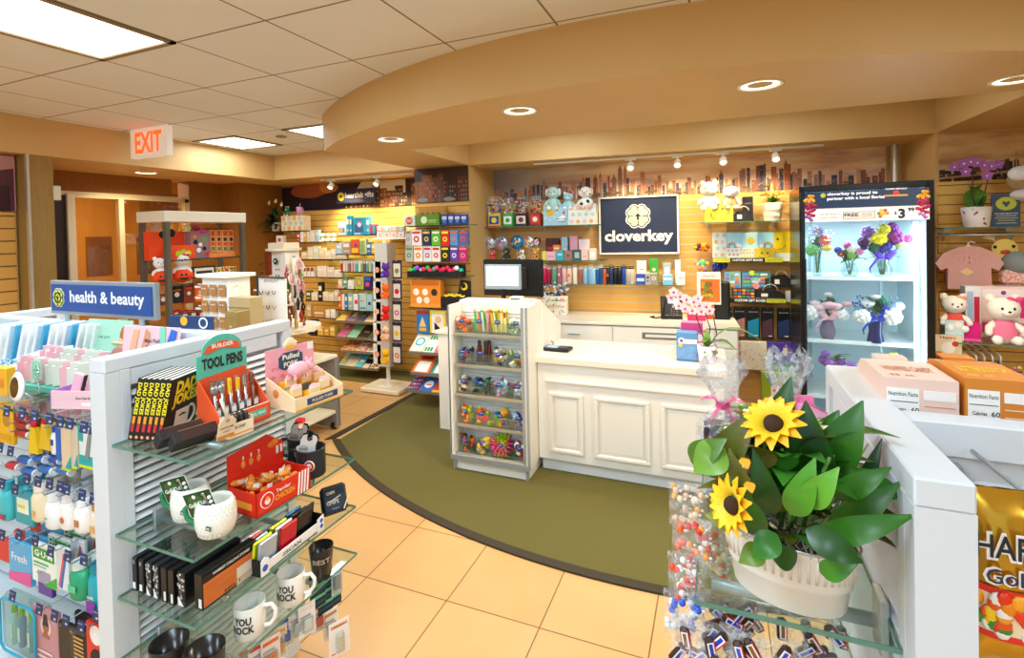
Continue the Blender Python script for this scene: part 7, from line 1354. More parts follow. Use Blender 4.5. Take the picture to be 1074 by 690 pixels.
p = hit(1068, 190, PW(.2)); t = thing('plush_animal', 'brown and white curled plush at the right photo edge above the blue card', 'plush toy', (p.x+.06, p.y, p.z-.1)); b = B(); b.sph((0, 0, .1), (.13, .08, .10), M('#a88458', .95, noise=.2), 14, 10); b.sph((-.05, -.04, .15), (.09, .05, .06), '#e8e4dc', 12, 8); b.sph((0, -.02, .0), (.12, .07, .05), '#d8d0c4', 12, 8); b.build('body', t)
# baby clothes
def rack(u_, v_, label): p = hit(u_, v_, PW(.22)); b = B(); b.tube([(-.35, 0, 0), (.45, 0, 0)], .008, METAL, 8); b.tube([(-.2, 0, 0), (-.2, .24, -.0)], .008, METAL, 8); b.tube([(.2, 0, 0), (.2, .24, 0)], .008, METAL, 8); b.thing('clothes_rail', label, 'rail', p, ANG)
rack(1040, 246, 'chrome rail carrying the baby clothes on the right wall')
def garment(label, R, col, d, hangr=True, flip=1):
    p, w_, h, a = rect(R, PW(d)); t = thing('baby_cardigan', label, 'baby clothes', p, a); b = B(); pr = [(-.32, 0), (.32, 0), (.31, .5), (.42, .44), (.5, .60), (.38, .84), (.14, 1.0), (-.14, 1.0), (-.38, .84), (-.5, .60), (-.42, .44), (-.31, .5)]
    b.prism([(x*w_, z*h) for x, z in pr], .03, M(col, .95, noise=.12, scale=220), RX(PI/2) @ TR(0, 0, -.015))
    for k in range(9): a_ = PI*(.12+.095*k); b.tube([(0+.10*w_*math.cos(a_), -.017, h*.95-.05*h*math.sin(a_)), (.30*w_*math.cos(a_), -.016, h*.90-.26*h*math.sin(a_))], .0016, M(col, .95), 5)
    b.build('knit', t); b = B()
    for k in range(2): b.sph((0, -.018, h*(.62+.12*k)), (.008, .004, .008), '#d88a80', 8, 6)
    b.build('button', t); b = B(); b.tube([(-.12*w_, 0, h*.93), (0, 0, h*1.02), (.12*w_, 0, h*.93)], .006, WHITE, 6); b.tube([(0, 0, h*1.02), (0, 0, h*1.08), (.02, 0, h*1.12), (.04, .0, h*1.08)], .005, WHITE, 6); b.build('hanger', t); return t
garment('dusty pink knitted baby cardigan behind the front one', R9(80, 115, 440, 290), '#c07884', .12)
t = garment('pale pink knitted baby cardigan with a cream tag on a white hanger', R9(85, 98, 470, 335), '#dcaaa6', .2); b = B(); b.prism([(-.045, .0), (0, -.03), (.045, 0), (0, .03)], .002, '#f0d49c', TR(-.02, -.02, .13) @ RX(PI/2)); b.build('tag', t)
p, w_, h, a = rect(R9(400, 35, 545, 165), PW(.16)); t = thing('duck_bib', 'yellow duck-face baby bib with a teal cord', 'bib', p, a); b = B(); b.prism([(w_*.5*math.cos(q), h*.42+h*.42*math.sin(q)) for q in [2*PI*k/24 for k in range(24)]], .012, M('#e4cc6c', .9), RX(PI/2)); b.build('cloth', t)
b = B(); b.sph((-.06*1, -.016, h*.5), (.012, .004, .012), BLACK, 8, 6); b.sph((.05, -.016, h*.52), (.012, .004, .012), BLACK, 8, 6); b.sph((0, -.018, h*.28), (.03, .006, .016), '#c83c34', 8, 6); b.build('face', t); b = B(); b.tube([(-.05, 0, h*.8), (-.07, 0, h*1.0), (0, 0, h*1.05), (.05, 0, h*.95), (.04, 0, h*.8)], .008, '#4aa0a0', 6); b.prism([(-.13, h*.9), (-.05, h*.75), (-.06, h*1.0), (-.1, h*1.02)], .006, '#e8d0a8', RX(PI/2)); b.build('cord', t)
p, w_, h, a = rect(R9(462, 118, 640, 250), PW(.2)); b = B(); b.sph((0, 0, h*.45), (w_*.5, .09, h*.5), M('#8a9294', .95, noise=.15, scale=150), 16, 10); b.lathe([(w_*.46, 0), (w_*.49, h*.1), (w_*.46, h*.2)], '#9aa2a4', n=20, sy=.5, caps=False); b.thing('baby_hat', 'grey knitted baby hat at the right edge', 'hat', p, a)
p, w_, h, a = rect(R9(476, 230, 660, 322), PW(.26)); b = B(); b.box((0, .05, h/2), (w_, .1, h), specks(['#f0b0a8', '#f4c8c0', '#e89890', '#fae0dc'], 90, .5), .03); b.thing('sequin_pouch', 'pink sequinned pouch below the grey hat', 'pouch', p, a)
# front display of generic plush on a glass shelf
YF = 4.30
p, q = hit(969, 345, PY(YF)), hit(1110, 366, PY(YF)); zf = hit(1040, 361, PY(YF)).z
t = thing('glass_shelf', 'glass shelf of pink boxes and white plush right of the flower cooler', 'shelf', (1.86, YF, zf)); b = B(); shelf_glass(b, (0, .16, -.004), (.72, .34, .008)); b.build('pane', t); b = B(); b.tube([(-.2, .33, -.02), (-.2, .60, -.02)], .008, METAL, 6); b.tube([(.2, .33, -.02), (.2, .60, -.02)], .008, METAL, 6); b.build('bracket', t)
def fp(R): p, w_, h, a = rect(R, PY(YF+.06)); return p, w_, h
p, w_, h = fp(R9(345, 350, 590, 655)); plush('large white plush bear in a pink dress with a pink bow, right edge', (p.x, YF+.06, zf+.002), h*.94, '#f4eee6', '#faf6f0', 'round', outfit='#e8789c', bow='#f0508c')
p, w_, h = fp(R9(150, 290, 275, 540)); plush('white plush bear with a soft peach bow beside the cooler', (p.x, YF+.12, zf+.06), h*.9, '#f4eee6', '#faf6f0', 'round', outfit='#d85048', bow='#f0a898')
for R, c, l, dd, y in (((258, 320, 345, 520), '#e8eef4', 'white and blue boxed toy between the two white bears', [('r', .1, .1, .5, .9, '#a8c8e8'), ('r', .55, .1, .9, .8, '#d02c4c')], .2), ((335, 322, 640, 590), '#f2d8dc', 'wide pale pink toy box behind the large bear', [('r', .05, .8, .95, .95, '#f8ecf0'), ('c', .45, .88, .05, '#8040a0'), ('r', .75, .4, .95, .8, '#e02080'), ('r', .05, .1, .95, .3, '#f05090')], .24), ((225, 525, 345, 612), '#d81880', 'magenta box at the front of the glass shelf', [('r', 0, .0, 1, .12, '#f060a8')], .08), ((145, 510, 250, 612), '#c8e4ec', 'small pale blue toy box with white dolls at the shelf end', [('c', .3, .7, .2, '#f6f2ee'), ('c', .7, .8, .2, '#f6f2ee'), ('r', .1, .1, .9, .3, '#5ab0c8')], .06)):
    pack('toy_box', l, 'toy box', R9(*R), PY(YF+y), .09, M(c, .4), dd, z0=zf+.001)
pack('greeting_card', 'red and cream greeting card below the glass shelf beside the cooler', 'card', R9(85, 590, 240, 700), PY(YF+.05), .01, M('#e8d4b0', .5), [('t', 'Happy', .5, .85, .13, '#c03830', .02, .6), ('c', .5, .35, .26, '#f4ece0'), ('c', .75, .55, .12, '#e03038'), ('r', 0, 0, .25, .15, '#e87a28')], None)
for i in range(5):
    p = hit(1014+8.5*i, 372, PY(YF)); b = B(); b.tube([(0, .3, .02), (0, 0, 0), (0, -.02, -.01), (0, -.02, -.08)], .006, METAL, 6); b.box((0, .0, -.07), (.02, .02, .05), '#1c3c8c', .004); b.thing('peg_item', 'steel hook with a small navy item in the row under the glass shelf', 'hook item', p, 0, 'hooks under the right glass shelf')
p, w_, h = fp((1035, 376, 1080, 390)); b = B()
for k in range(30): b.sph((random.uniform(-.22, .22), random.uniform(-.02, .05), random.uniform(0, .06)), .014, rc('#e8a0b8', '#d888a8', '#f0d0d8', '#c8b060', '#c070a0'), 6, 4)
b.box((0, .02, -.01), (.46, .1, .02), '#e080a0'); b.thing('trinket_tray', 'pink tray of small pastel trinkets under the glass shelf at the right edge', 'tray', (p.x, YF-.02, p.z))
# ================================================================== CANDY TOWER BINS
BINS = [
 [('o', ['#f07818', '#e85a10', '#1c1a1a', '#f4e8d8'], 'orange and black wrapped candy', 18), ('s', ['#50c030', '#f0a0b8', '#f08020', '#20b0a0', '#e8e8e8'], 'coloured candy tubes', 8), ('s', ['#d8c830', '#c83828', '#e8e0b0', '#a8b028'], 'yellow and red candy sticks', 12), ('o', ['#e8ecd8', '#6a8a5c', '#f4f4e8', '#a8b898'], 'green and white mints', 20)],
 [('f', ['#d02820', '#2c4088', '#282828', '#9aa0a8'], 'red and blue figurines', 7), ('s', ['#7a2820', '#3c2018', '#5a3820', '#283c20'], 'dark candy sticks', 10), ('f', ['#c8c8c0', '#3a3a38', '#e8a830', '#8a8a88'], 'silver and black novelty toys', 9), ('b', ['#c8d830', '#e8e8d0', '#c83028', '#98b020'], 'lime and red candy packets', 12)],
 [('o', ['#e8c8b0', '#c8a088', '#4a3c38', '#f0e0d0'], 'tan and cream shells', 12), ('o', ['#1c2420', '#2c5a8c', '#3a7a58', '#101414'], 'dark blue and green gems', 22), ('o', ['#e890b8', '#58c8c0', '#f0e0e8', '#b058a0'], 'pink and teal gems', 20), ('o', ['#f0f0f0', '#c8c0b8', '#8a3830', '#d8e0e8'], 'white and clear trinkets', 14)],
 [('f', ['#f08018', '#a8d020', '#e8c020', '#d83818'], 'orange and lime rubber toys', 7), ('f', ['#98d020', '#f0c020', '#e83880', '#e85818'], 'lime and yellow rubber toys', 8), ('f', ['#f09018', '#58b828', '#2850a0', '#f0c018'], 'green, orange and blue rubber toys', 9), ('b', ['#6a5aa8', '#88b8e0', '#3a3430', '#b8a0d0'], 'purple and blue little boxes', 12)],
 [('f', ['#e86018', '#3a2820', '#a03820', '#f08020'], 'orange and brown animal toys', 6), ('f', ['#f0d020', '#e870a0', '#c8d8a0', '#f0a020'], 'yellow and pink bracelets', 9), ('k', ['#f85898'], 'spiky ball', 1), ('f', ['#d81828', '#186848', '#2828a0', '#e8e8e8'], 'red, green and blue balls', 8)]]
RN = ['top', 'second', 'third', 'fourth', 'bottom']; CN = ['leftmost', 'second', 'third', 'rightmost']; binp = None; tagp = None
for r_ in range(5):
    for c_ in range(4):
        x = -1.722+.1405*c_; z = CROWS[r_]; kind, cols, nm, n = BINS[r_][c_]; lab = f'clear acrylic bin, {CN[c_]} in the {RN[r_]} row of the candy tower'
        if binp is None:
            binp = thing('acrylic_bin', lab, 'bin', (x, 3.27, z), 0, 'acrylic bins in the candy tower'); b = B(); A = glass('#fcfffd', .3)
            b.box((0, -.055, .045), (.132, .003, .085), A); b.box((0, .05, .045), (.132, .003, .09), A); b.box((0, 0, .004), (.132, .108, .004), A)
            for s in (-1, 1): b.box((s*.066, 0, .045), (.003, .108, .09), A)
            b.build('bin', binp); b = B(); b.box((0, -.060, .095), (.042, .002, .026), '#1c4498'); b.box((0, -.0615, .098), (.028, .0006, .004), '#c8d4e8'); b.build('ticket', binp)
        else: dup(binp, (x, 3.27, z), label=lab)
        proto = None
        for k in range(n):
            c = cols[k % len(cols)]
            if kind == 's': loc_ = (x-.052+.104*k/max(1, n-1), 3.265+.015*(k % 2), z+.012); rot = (random.uniform(-.1, .15), random.uniform(-.12, .12), 0)
            elif kind == 'k': loc_ = (x-.005, 3.262, z+.08); rot = (0, 0, 0)
            else:
                row = k//4; loc_ = (x+random.uniform(-.048, .048), 3.25+random.uniform(-.03, .03), z+.022+.095*(k/n)); rot = (random.uniform(-.6, .6), random.uniform(-.6, .6), random.uniform(0, 6))
            b = B().at(Matrix.Scale(1.3, 4)); m = M(c, .3)
            if kind == 'o': b.sph((0, 0, 0), (.014, .013, .012), m, 8, 6); b.box((.016, 0, 0), (.010, .002, .012), m); b.box((-.016, 0, 0), (.010, .002, .012), m)
            elif kind == 's': b.cyl((0, 0, .06), .007, .11, m, 8); b.sph((0, 0, .118), .009, cols[(k+1) % len(cols)], 8, 6)
            elif kind == 'b': b.box((0, 0, 0), (.030, .012, .036), m, .003); b.box((0, -.0065, 0), (.018, .001, .012), '#f0f0e8')
            elif kind == 'f': b.sph((0, 0, 0), (.018, .016, .016), m, 8, 6); b.sph((.008, -.004, .018), .011, cols[(k+1) % len(cols)], 8, 6); b.sph((.018, -.006, .018), (.006, .004, .003), '#f0a020', 6, 4)
            else:
                for i in range(90): zz = 1-2*(i+.5)/90; q = math.sqrt(1-zz*zz); a = i*2.4; d = Vector((q*math.cos(a), q*math.sin(a), zz)); rr = .072; b.tube([d*rr*.5, d*rr], [.007, .002], M(['#f0488c', '#f88828', '#98e020'][0 if q > .85 else (1 if q > .6 else 2)], .4), 4)
                b.sph((0, 0, 0), .040, '#98e020', 12, 8)
            o = b.thing('candy_piece' if kind in 'osb' and r_ < 3 else 'small_toy', f'{nm} piece in the {CN[c_]} bin of the {RN[r_]} row', 'candy' if kind in 'osb' and r_ < 3 else 'toy', loc_, 0, f'{nm} in the {CN[c_]} bin, {RN[r_]} row' if n > 1 else None, rot)
            if kind == 'k': o['label'] = 'pink, orange and lime spiky rubber ball in the bottom row'
# ================================================================== GIFT WALL (left of the pillar)
b = B(); b.prism([(-5.6, 4.72), (-3.06, 4.72), (-3.06, 5.28), (-5.6, 5.28)], .008, GREEN); b.thing('floor_carpet', 'olive green carpet strip under the gift wall shelves', 'carpet')
def gshelf(u0_, u1_, v, y, label, white=False):
    p, q = at(u0_, v, 'y', y), at(u1_, v, 'y', y); z = (p.z+q.z)/2; t = thing('display_shelf', label, 'shelf', ((p.x+q.x)/2, y, z)); b = B()
    yb = 5.28 if y > 4.75 else 4.67
    if white: b.box((0, (yb-y)/2, -.01), (q.x-p.x, yb-y, .02), WHITE)
    else: shelf_glass(b, (0, (yb-y)/2, -.004), (q.x-p.x, yb-y-.01, .008)); b.box((0, 0, -.004), (q.x-p.x, .004, .012), M('#2a2a24', .3))
    b.build('pane', t); b = B(); b.box((0, (yb-y)*.7, -.025), (.012, (yb-y)*.55, .025), METAL); b.build('bracket', t); return z
G = PG(.36)
sh = [(275, 319, 242.3, 'dark-edged top corner shelf with the peace lily'), (311, 356, 253.6, 'shelf of small plush and bottles right of the lily shelf'), (354, 395, 246.5, 'shelf of blue craft kits under the gifts sign'), (315, 366, 271.8, 'shelf of cream ornaments under the small plush shelf'), (352, 392, 266.5, 'shelf of pencil sets under the blue craft kits'), (312, 360, 290.6, 'shelf of small bottles and cream boxes'), (356, 394, 285.0, 'shelf of slim vials'), (318, 356, 315.5, 'shelf of cream planters'), (350, 394, 303.2, 'shelf of jars and bright toys'), (352, 394, 325.5, 'shelf of activity books'), (322, 352, 333.0, 'shelf of wooden and white bell ornaments'), (326, 353, 352.0, 'low shelf of yellow ornaments')]
Z = [gshelf(a, b_, v, 4.93, l) for a, b_, v, l in sh]
Zw = gshelf(390, 426, 249.2, 4.93, 'white shelf of boxed pastel plush', True)
def gp(l, R, col, dd=(), zi=None, nm='gift_item', cat='gift item', pl=None, dp=.05, g=None, tilt=0): pack(nm, l, cat, R, pl or G, dp, M(col, .5) if isinstance(col, str) else col, dd, g, zi, tilt=tilt)
# sign
gp('navy sign with a yellow clover and cream lettering under the street mural', (352.5, 198, 393.5, 212.5), '#20264a', [('c', .13, .5, .09, '#e8d83c'), ('c', .13, .5, .03, '#3a3410'), ('t', 'heartfelt gifts', .6, .5, .42, '#f4efe0', .03, .72)], None, 'shop_sign', 'sign', PG(.10), .02)
# lily, dotted box, plush
p = at(289.7, 241.4, 'y', 5.05); t = thing('potted_peace_lily', 'dark leafy peace lily with cream buds in a patterned pot on the corner shelf', 'potted plant', (p.x, 5.05, Z[0]+.001)); b = B(); b.lathe([(.045, 0), (.062, .115), (.058, .115), (.05, .02)], '#e8ddc8', n=18, caps=False)
for k in range(16): a = k*1.3; b.sph((.055*math.cos(a), .055*math.sin(a), .02+.005*k), (.012, .012, .014), rc('#e07828', '#38302c', '#d89838'), 6, 4)
b.build('pot', t); b = B()
for k in range(70): a = random.uniform(0, 6.28); r = random.uniform(.06, .24); b.leaf((0, 0, .1), (r*math.cos(a)*.55, r*math.sin(a)*(1.3 if math.sin(a) < 0 else .6), .12+random.uniform(-.08, .26)-r*.2), .045, M(rc('#1c3a14', '#28501c', '#16300f'), .35), .25, .15, 6)
b.build('leaves', t); b = B()
for x, z in ((-.08, .36), (.04, .38), (.14, .33), (-.2, .22)): b.tube([(0, 0, .1), (x, -.03, z)], .003, '#3c5c28', 5); b.leaf((x, -.03, z-.01), (x+.02, -.04, z+.055), .035, M('#f0e4b8', .5), .1, .3, 5)
b.build('buds', t)
gp('cream gift box with pastel dots on the corner shelf', (295, 226.3, 318.6, 241), '#f4e8cc', DOTS(['#f0c8a0', '#c8dcb0', '#f0b858', '#b8d8c0'], 4, 3, .08), Z[0], 'gift_box', 'gift box', dp=.12)
z = Z[0]+rect((295, 226.3, 318.6, 241), G, Z[0])[2]+.002
p = at(301, 225, 'y', 4.98); plush('green and cream hooded plush on the dotted corner box', (p.x, 4.99, z), .14, '#1f7a3c', '#f4e4c8', 'round', bow='#f0a8b0')
p = at(313.5, 225, 'y', 4.98); t = thing('straw_tumbler', 'pink pastel tumbler with handle and straw on the dotted corner box', 'tumbler', (p.x, 4.99, z)); b = B(); b.lathe([(.03, 0), (.038, .08), (.04, .11), (.03, .112)], '#e8a8c8', n=16); b.tube([(.036, 0, .09), (.065, 0, .085), (.065, 0, .04), (.034, 0, .035)], .006, '#e8a8c8', 6); b.build('cup', t); b = B(); b.tube([(0, 0, .11), (.02, 0, .16)], .004, '#c8a0c0', 5); b.build('straw', t)
t = tumbler if False else None
gp('white cup-shaped gift with a red mark below the corner shelf', (289.5, 247, 297, 254.6), '#e8e2d4', [('c', .5, .4, .2, '#c83848')], None, 'cup_gift')
p = at(306, 260, 'y', 5.0); t = thing('gift_bow', 'big red ribbon bow hanging under the corner shelf', 'bow', p); b = B()
for s in (-1, 1): b.leaf((0, 0, 0), (s*.12, -.02, .05), .07, '#c82418', .3, .3, 6); b.leaf((0, 0, 0), (s*.10, -.02, -.05), .05, '#a81c14', .2, .2, 6)
b.sph((0, -.02, 0), .02, '#d83020', 8, 6); b.build('bow', t)
# rows: label, list of (u0,u1,colour, deco), v0, v1
def row(place, zi, v0, v1, items, nm, cat, pl=None, dp=.05, tilt=0, g=None):
    for i, it in enumerate(items):
        u0_, u1_, c, d_ = it[:4]; dv = it[4] if len(it) > 4 else 0
        gp(f'{d_} {place}', (u0_, v0+dv, u1_, v1), c, it[5] if len(it) > 5 else [('r', .15, .55, .85, .8, '#f0e8d8'), ('r', .2, .2, .8, .3, '#e0d0b0')], zi, nm, cat, pl, dp, g, tilt)
row('on the small plush shelf', Z[1], 243, 253.3, [(311.5, 314.5, '#c83838', 'slim red and white packet', 1), (315, 318, '#f0ece0', 'slim white packet with green'), (318.5, 321.5, '#e8b838', 'slim yellow packet'), (322, 324.5, '#e8e4dc', 'slim pale packet'), (325, 330, '#f0d8c0', 'peach wrapped parcel', -1.5), (331, 334, '#a8c8d8', 'slim sky blue packet', -2)], 'small_packet', 'packet')
for i, u_ in enumerate((338, 344, 350)): p = at(u_, 253, 'y', 4.97); plush(['leftmost', 'middle', 'rightmost'][i]+' small cream plush on the shelf right of the lily', (p.x, 4.98, Z[1]+.001), .115, '#f0e4cc', '#fbf4e4', 'flop' if i else 'round')
row('among the blue craft kits', Z[2], 227, 246, [(354.5, 362.5, '#f0ece4', 'white pen set with rainbow colours', 6, [('r', .1+.2*k, .2, .25+.2*k, .6, ['#e04040', '#f0a030', '#40a060', '#4080d0'][k]) for k in range(4)]), (363.3, 366, '#2898d0', 'first thin blue kit box', -1), (366.5, 369, '#20a0b8', 'second thin teal kit box', -1), (370.5, 383.5, '#28a8c8', 'large turquoise craft kit with a rainbow cloud', 1, [('r', .1, .15, .8, .6, '#4868a0'), ('c', .5, .62, .2, '#e86070'), ('c', .5, .58, .15, '#f0f0f0'), ('r', .1, .05, .6, .12, '#e8e4d8')]), (384, 387.5, '#40b0d0', 'narrow turquoise and white kit', 0), (388, 394, '#6a2888', 'purple and rainbow marker set', 8, [('r', .1, .1, .4, .9, '#d83858'), ('r', .5, .1, .9, .9, '#30a890')])], 'craft_kit', 'craft kit')
for i in range(4): gp(f'white-boxed pastel plush, number {i+1} from the left on the white shelf'.replace('number 1', 'first').replace('number 2', 'second').replace('number 3', 'third').replace('number 4', 'fourth'), (395+7.4*i, 237, 401.6+7.4*i, 249), '#efe4dc', [('r', .05, .5, .95, .95, ['#d8a8a8', '#a8c0b8', '#e0a8a0', '#a8b8a8'][i]), ('c', .5, .75, .25, ['#f0d0c8', '#c8dcd0', '#f4ccc0', '#d0d8c8'][i]), ('r', .3, .15, .7, .3, '#e0a0a8')], Zw, 'boxed_plush', 'plush toy')
row('in the row of cream ornaments', Z[3], 262, 271.5, [(316, 322, '#e8cc98', 'straw-coloured ornament', 2), (322.5, 328, '#f0e4c0', 'cream angel ornament', -3), (328.5, 334, '#d8e0c0', 'pale green box', -4), (334.5, 340, '#ecd8a8', 'sandy ornament', -2), (340.5, 346, '#f0e0c0', 'cream shell ornament', 1), (347, 352, '#e8d8c0', 'white round jar', -1), (352.5, 363, '#e8d0a8', 'beige braided ornament', 4)], 'ornament', 'ornament')
row('on the pencil set shelf', Z[4], 252, 266, [(352.5, 358.5, '#a8d4e0', 'pale blue eraser pack', 3), (359, 367.5, '#b89888', 'tan pencil case', 1), (368, 376.5, '#e85828', 'orange and purple pen box', -1, [('r', .1, .1, .9, .4, '#f0c030'), ('c', .6, .6, .2, '#7048a0')]), (377, 384, '#d8d898', 'green striped pencil pack', -1, [('r', .1+.2*k, .1, .2+.2*k, .9, '#60a048') for k in range(4)]), (384.5, 389, '#3878b8', 'blue and gold pen pack', 2), (389.5, 393.5, '#f0c020', 'yellow striped pen tube', 3)], 'pencil_set', 'stationery')
row('on the small bottle shelf', Z[5], 280.5, 290.3, [(314, 317, '#f0e8dc', 'first brown-capped bottle', 0, [('r', 0, .6, 1, 1, '#8a4a20')]), (318, 321, '#efe6d8', 'second brown-capped bottle', 0, [('r', 0, .6, 1, 1, '#8a4a20')]), (322, 325, '#efe6d8', 'third brown-capped bottle', 0, [('r', 0, .6, 1, 1, '#8a4a20')]), (326, 329, '#efe6d8', 'fourth brown-capped bottle', 0, [('r', 0, .6, 1, 1, '#8a4a20')]), (332.5, 342, '#e8dcc8', 'cream printed box', -1.5), (342.5, 350, '#e0d0b8', 'beige floral box', 0), (350.5, 358.5, '#e8dccc', 'pale low box', 3)], 'cosmetic_item', 'cosmetic')
for i in range(13): u_ = 357+2.7*i; c = ['#d03040', '#e8e0d8', '#d8d0c8', '#8a6858', '#e0a0b8', '#c8b8a8', '#40b8b8', '#d8e8e0', '#88b048', '#705090', '#58b0a0', '#e0d890', '#6898b8'][i]; gp(['red', 'white', 'ivory', 'brown', 'rose', 'sand', 'turquoise', 'clear', 'green', 'violet', 'sea green', 'pale yellow', 'slate blue'][i]+' slim vial in the vial row', (u_, 273.5, u_+2, 284.8), c, [('r', 0, .75, 1, 1, '#d8d4cc')], Z[6], 'vial', 'cosmetic', g='slim vials', dp=.03)
row('on the cream planter shelf', Z[7], 306, 315.2, [(321, 326, '#5a6038', 'dark green leafy ornament', -1), (326.5, 333, '#ecdfc0', 'cream planter printed with dots', 1), (333.5, 338, '#26241c', 'tall black jar', -10), (338.5, 344, '#e8dcb8', 'cream planter with a green top', 0), (344.5, 350, '#e4d8b8', 'second cream planter', 1), (350.5, 355.5, '#d8ccb0', 'beige planter with red flowers', -2)], 'planter', 'planter')
row('on the jar shelf', Z[8], 294, 303, [(352, 363, '#f0683c', 'low coral tray', 6.5), (354.5, 359, '#e8d8b8', 'cream candle jar', -1), (360, 364, '#48a898', 'teal-topped jar', -2), (364.5, 370.5, '#e8ece8', 'white soft toy', 0), (372.5, 381, '#a8d038', 'lime green and pink ball toy', -3, [('c', .5, .6, .4, '#e8508c'), ('c', .5, .6, .25, '#a8e048')]), (382, 389, '#3c2878', 'dark purple and rainbow jar', -4, [('r', 0, .7, 1, 1, '#2860c8'), ('c', .5, .4, .3, '#e84890')])], 'small_gift', 'gift item')
row('in the row of activity books', Z[9], 307.5, 325, [(354.5, 358, '#e86020', 'orange book'), (358.5, 361, '#f0ece4', 'thin white book', 1), (361.5, 364.5, '#2878b8', 'blue spined book'), (365, 370, '#98bcb8', 'grey-green book with a blue print'), (370.5, 376.5, '#f0f0f4', 'white book with a red square', 1, [('r', .25, .4, .75, .65, '#e03838'), ('r', .85, 0, 1, 1, '#2848b0')]), (377, 384, '#b8dcd8', 'mint book with coloured dots', 0, [('c', .3, .55, .12, '#e04040'), ('c', .6, .55, .12, '#f0a030'), ('r', .1, .1, .9, .2, '#3898a8')]), (384.5, 390.5, '#a8d4e0', 'light blue book with a navy emblem', 1, [('c', .5, .45, .25, '#2c3c80')])], 'activity_book', 'book')
row('on the bell shelf', Z[10], 324, 333, [(322, 326, '#d8bc80', 'tall straw figure', -5), (328, 341, '#c8883c', 'wooden fringe garland', 2), (341.5, 345.5, '#f4f0e8', 'white bell, left one', 1), (347, 351.5, '#f4f0e8', 'white bell, right one', 1)], 'ornament', 'ornament')
row('on the low ornament shelf', Z[11], 343, 351.7, [(323, 332, '#201c18', 'small black framed picture', -8), (333, 339, '#e8b438', 'amber ornament', 0), (340, 345, '#d8a030', 'gold ornament', 1), (346, 351, '#e0b848', 'yellow glass ornament', -1)], 'ornament', 'ornament')
# slanted book trays
def traybooks(v0, v1, y, label, books):
    u0_, u1_ = books[0][0]-.5, books[-1][1]+.5; a_, c_ = at(u0_, v1, 'y', y), at(u1_, v1, 'y', y); zt = at((u0_+u1_)/2, v0, 'y', y+.16).z; z0 = (a_.z+c_.z)/2; h = zt-z0
    t = thing('book_tray', 'slanted grey tray '+label, 'display tray', ((a_.x+c_.x)/2, y, z0)); b = B(); L = math.hypot(.2, h); an = math.atan2(h, .2)
    b.box((0, L/2, -.006), (c_.x-a_.x, L, .008), M('#6a6a64', .4, .4), 0, RX(an)); b.box((0, -.003, .008), (c_.x-a_.x, .005, .03), M('#8a8880', .4, .4)); b.build('tray', t)
    for (ua, ub, c, l, dd) in books:
        p0, p1 = at(ua, v1, 'y', y), at(ub, v1, 'y', y); w_ = p1.x-p0.x; b = B(); b.box((0, L/2, .008), (w_*.97, L*.94, .014), '#e8e2d4'); b.box((0, L/2, .016), (w_*.98, L*.96, .003), M(c, .4) if isinstance(c, str) else c)
        for k, it in enumerate(dd):
            if it[0] == 'r': b.box(((it[1]+it[3])/2*w_-w_/2, (it[2]+it[4])/2*L, .0185+.0006*k), ((it[3]-it[1])*w_, (it[4]-it[2])*L, .0006), it[5])
            elif it[0] == 'c': b.cyl((w_*(it[1]-.5), L*it[2], .0185+.0006*k), it[3]*w_, .0008, it[4], 14)
            elif it[0] == 't': b.text(it[1], it[4]*L, it[5], TR((it[2]-.5)*w_, it[3]*L, .0195+.0006*k), .02, wid=w_*it[6])
        b.thing('hardback_book', f'{l} {label}', 'book', ((p0.x+p1.x)/2, y, z0), 0, None, (an, 0, 0))
traybooks(326, 338.6, 4.90, 'on the upper book tray of the gift wall', [(352, 361, '#e0a838', 'golden book', [('r', .2, .3, .8, .5, '#f4e0a0')]), (361.5, 371.5, '#7a5878', 'plum book with a green square', [('r', .35, .4, .75, .75, '#b8c878')]), (372, 381.5, '#4c4050', 'dark violet book', [('r', .2, .4, .8, .6, '#6a6880')]), (382, 391.5, '#b89c78', 'tan book with an orange figure', [('c', .6, .6, .25, '#f07820')])])
traybooks(340.5, 355.5, 4.88, 'on the middle book tray of the gift wall', [(353, 363, '#c86888', 'rose pink book', [('r', .2, .6, .6, .8, '#e8a8b8')]), (364, 373.5, '#90d0a8', 'mint green book', [('r', .2, .4, .7, .5, '#b8e0c8')]), (374.5, 386, '#3c2a1c', 'dark brown book', [('r', .3, .4, .8, .5, '#8a7050')]), (386.5, 392, '#5c5c48', 'olive book', [])])
traybooks(358, 369.8, 4.85, 'on the third tray of the gift wall', [(357, 371, specks(['#c89858', '#d8b878', '#8a5c30', '#d85838'], 50), 'round patterned basket plate', []), (372, 382, specks(['#e8dcc8', '#c85848', '#58a848', '#e8a0a8'], 50), 'multicoloured trinket pack', []), (383, 391.5, specks(['#58b0c8', '#e8a830', '#e8e0d0', '#c84840'], 50), 'blue and amber trinket pack', [])])
traybooks(371, 386.5, 4.82, 'on the lowest tray of the gift wall', [(355, 360.5, '#88b0a8', 'sea green booklet', [('r', .2, .2, .8, .5, '#c8a848')]), (361, 372, '#c8c0a0', 'sand and sky picture book', [('r', 0, .7, 1, 1, '#78b0c8')]), (372.5, 379, '#60c0d0', 'bright aqua book', [('r', .2, .4, .8, .5, '#f0f0e8')]), (379.5, 387, '#101410', 'black book with gold letters', [('r', .1, .6, .9, .75, '#c8a030'), ('r', .1, 0, .9, .3, '#d8c8b0')]), (387.5, 396, specks(['#1c1c18', '#c8a030', '#e8e0d0', '#c84838'], 50), 'black and cream ornament pack', [])])
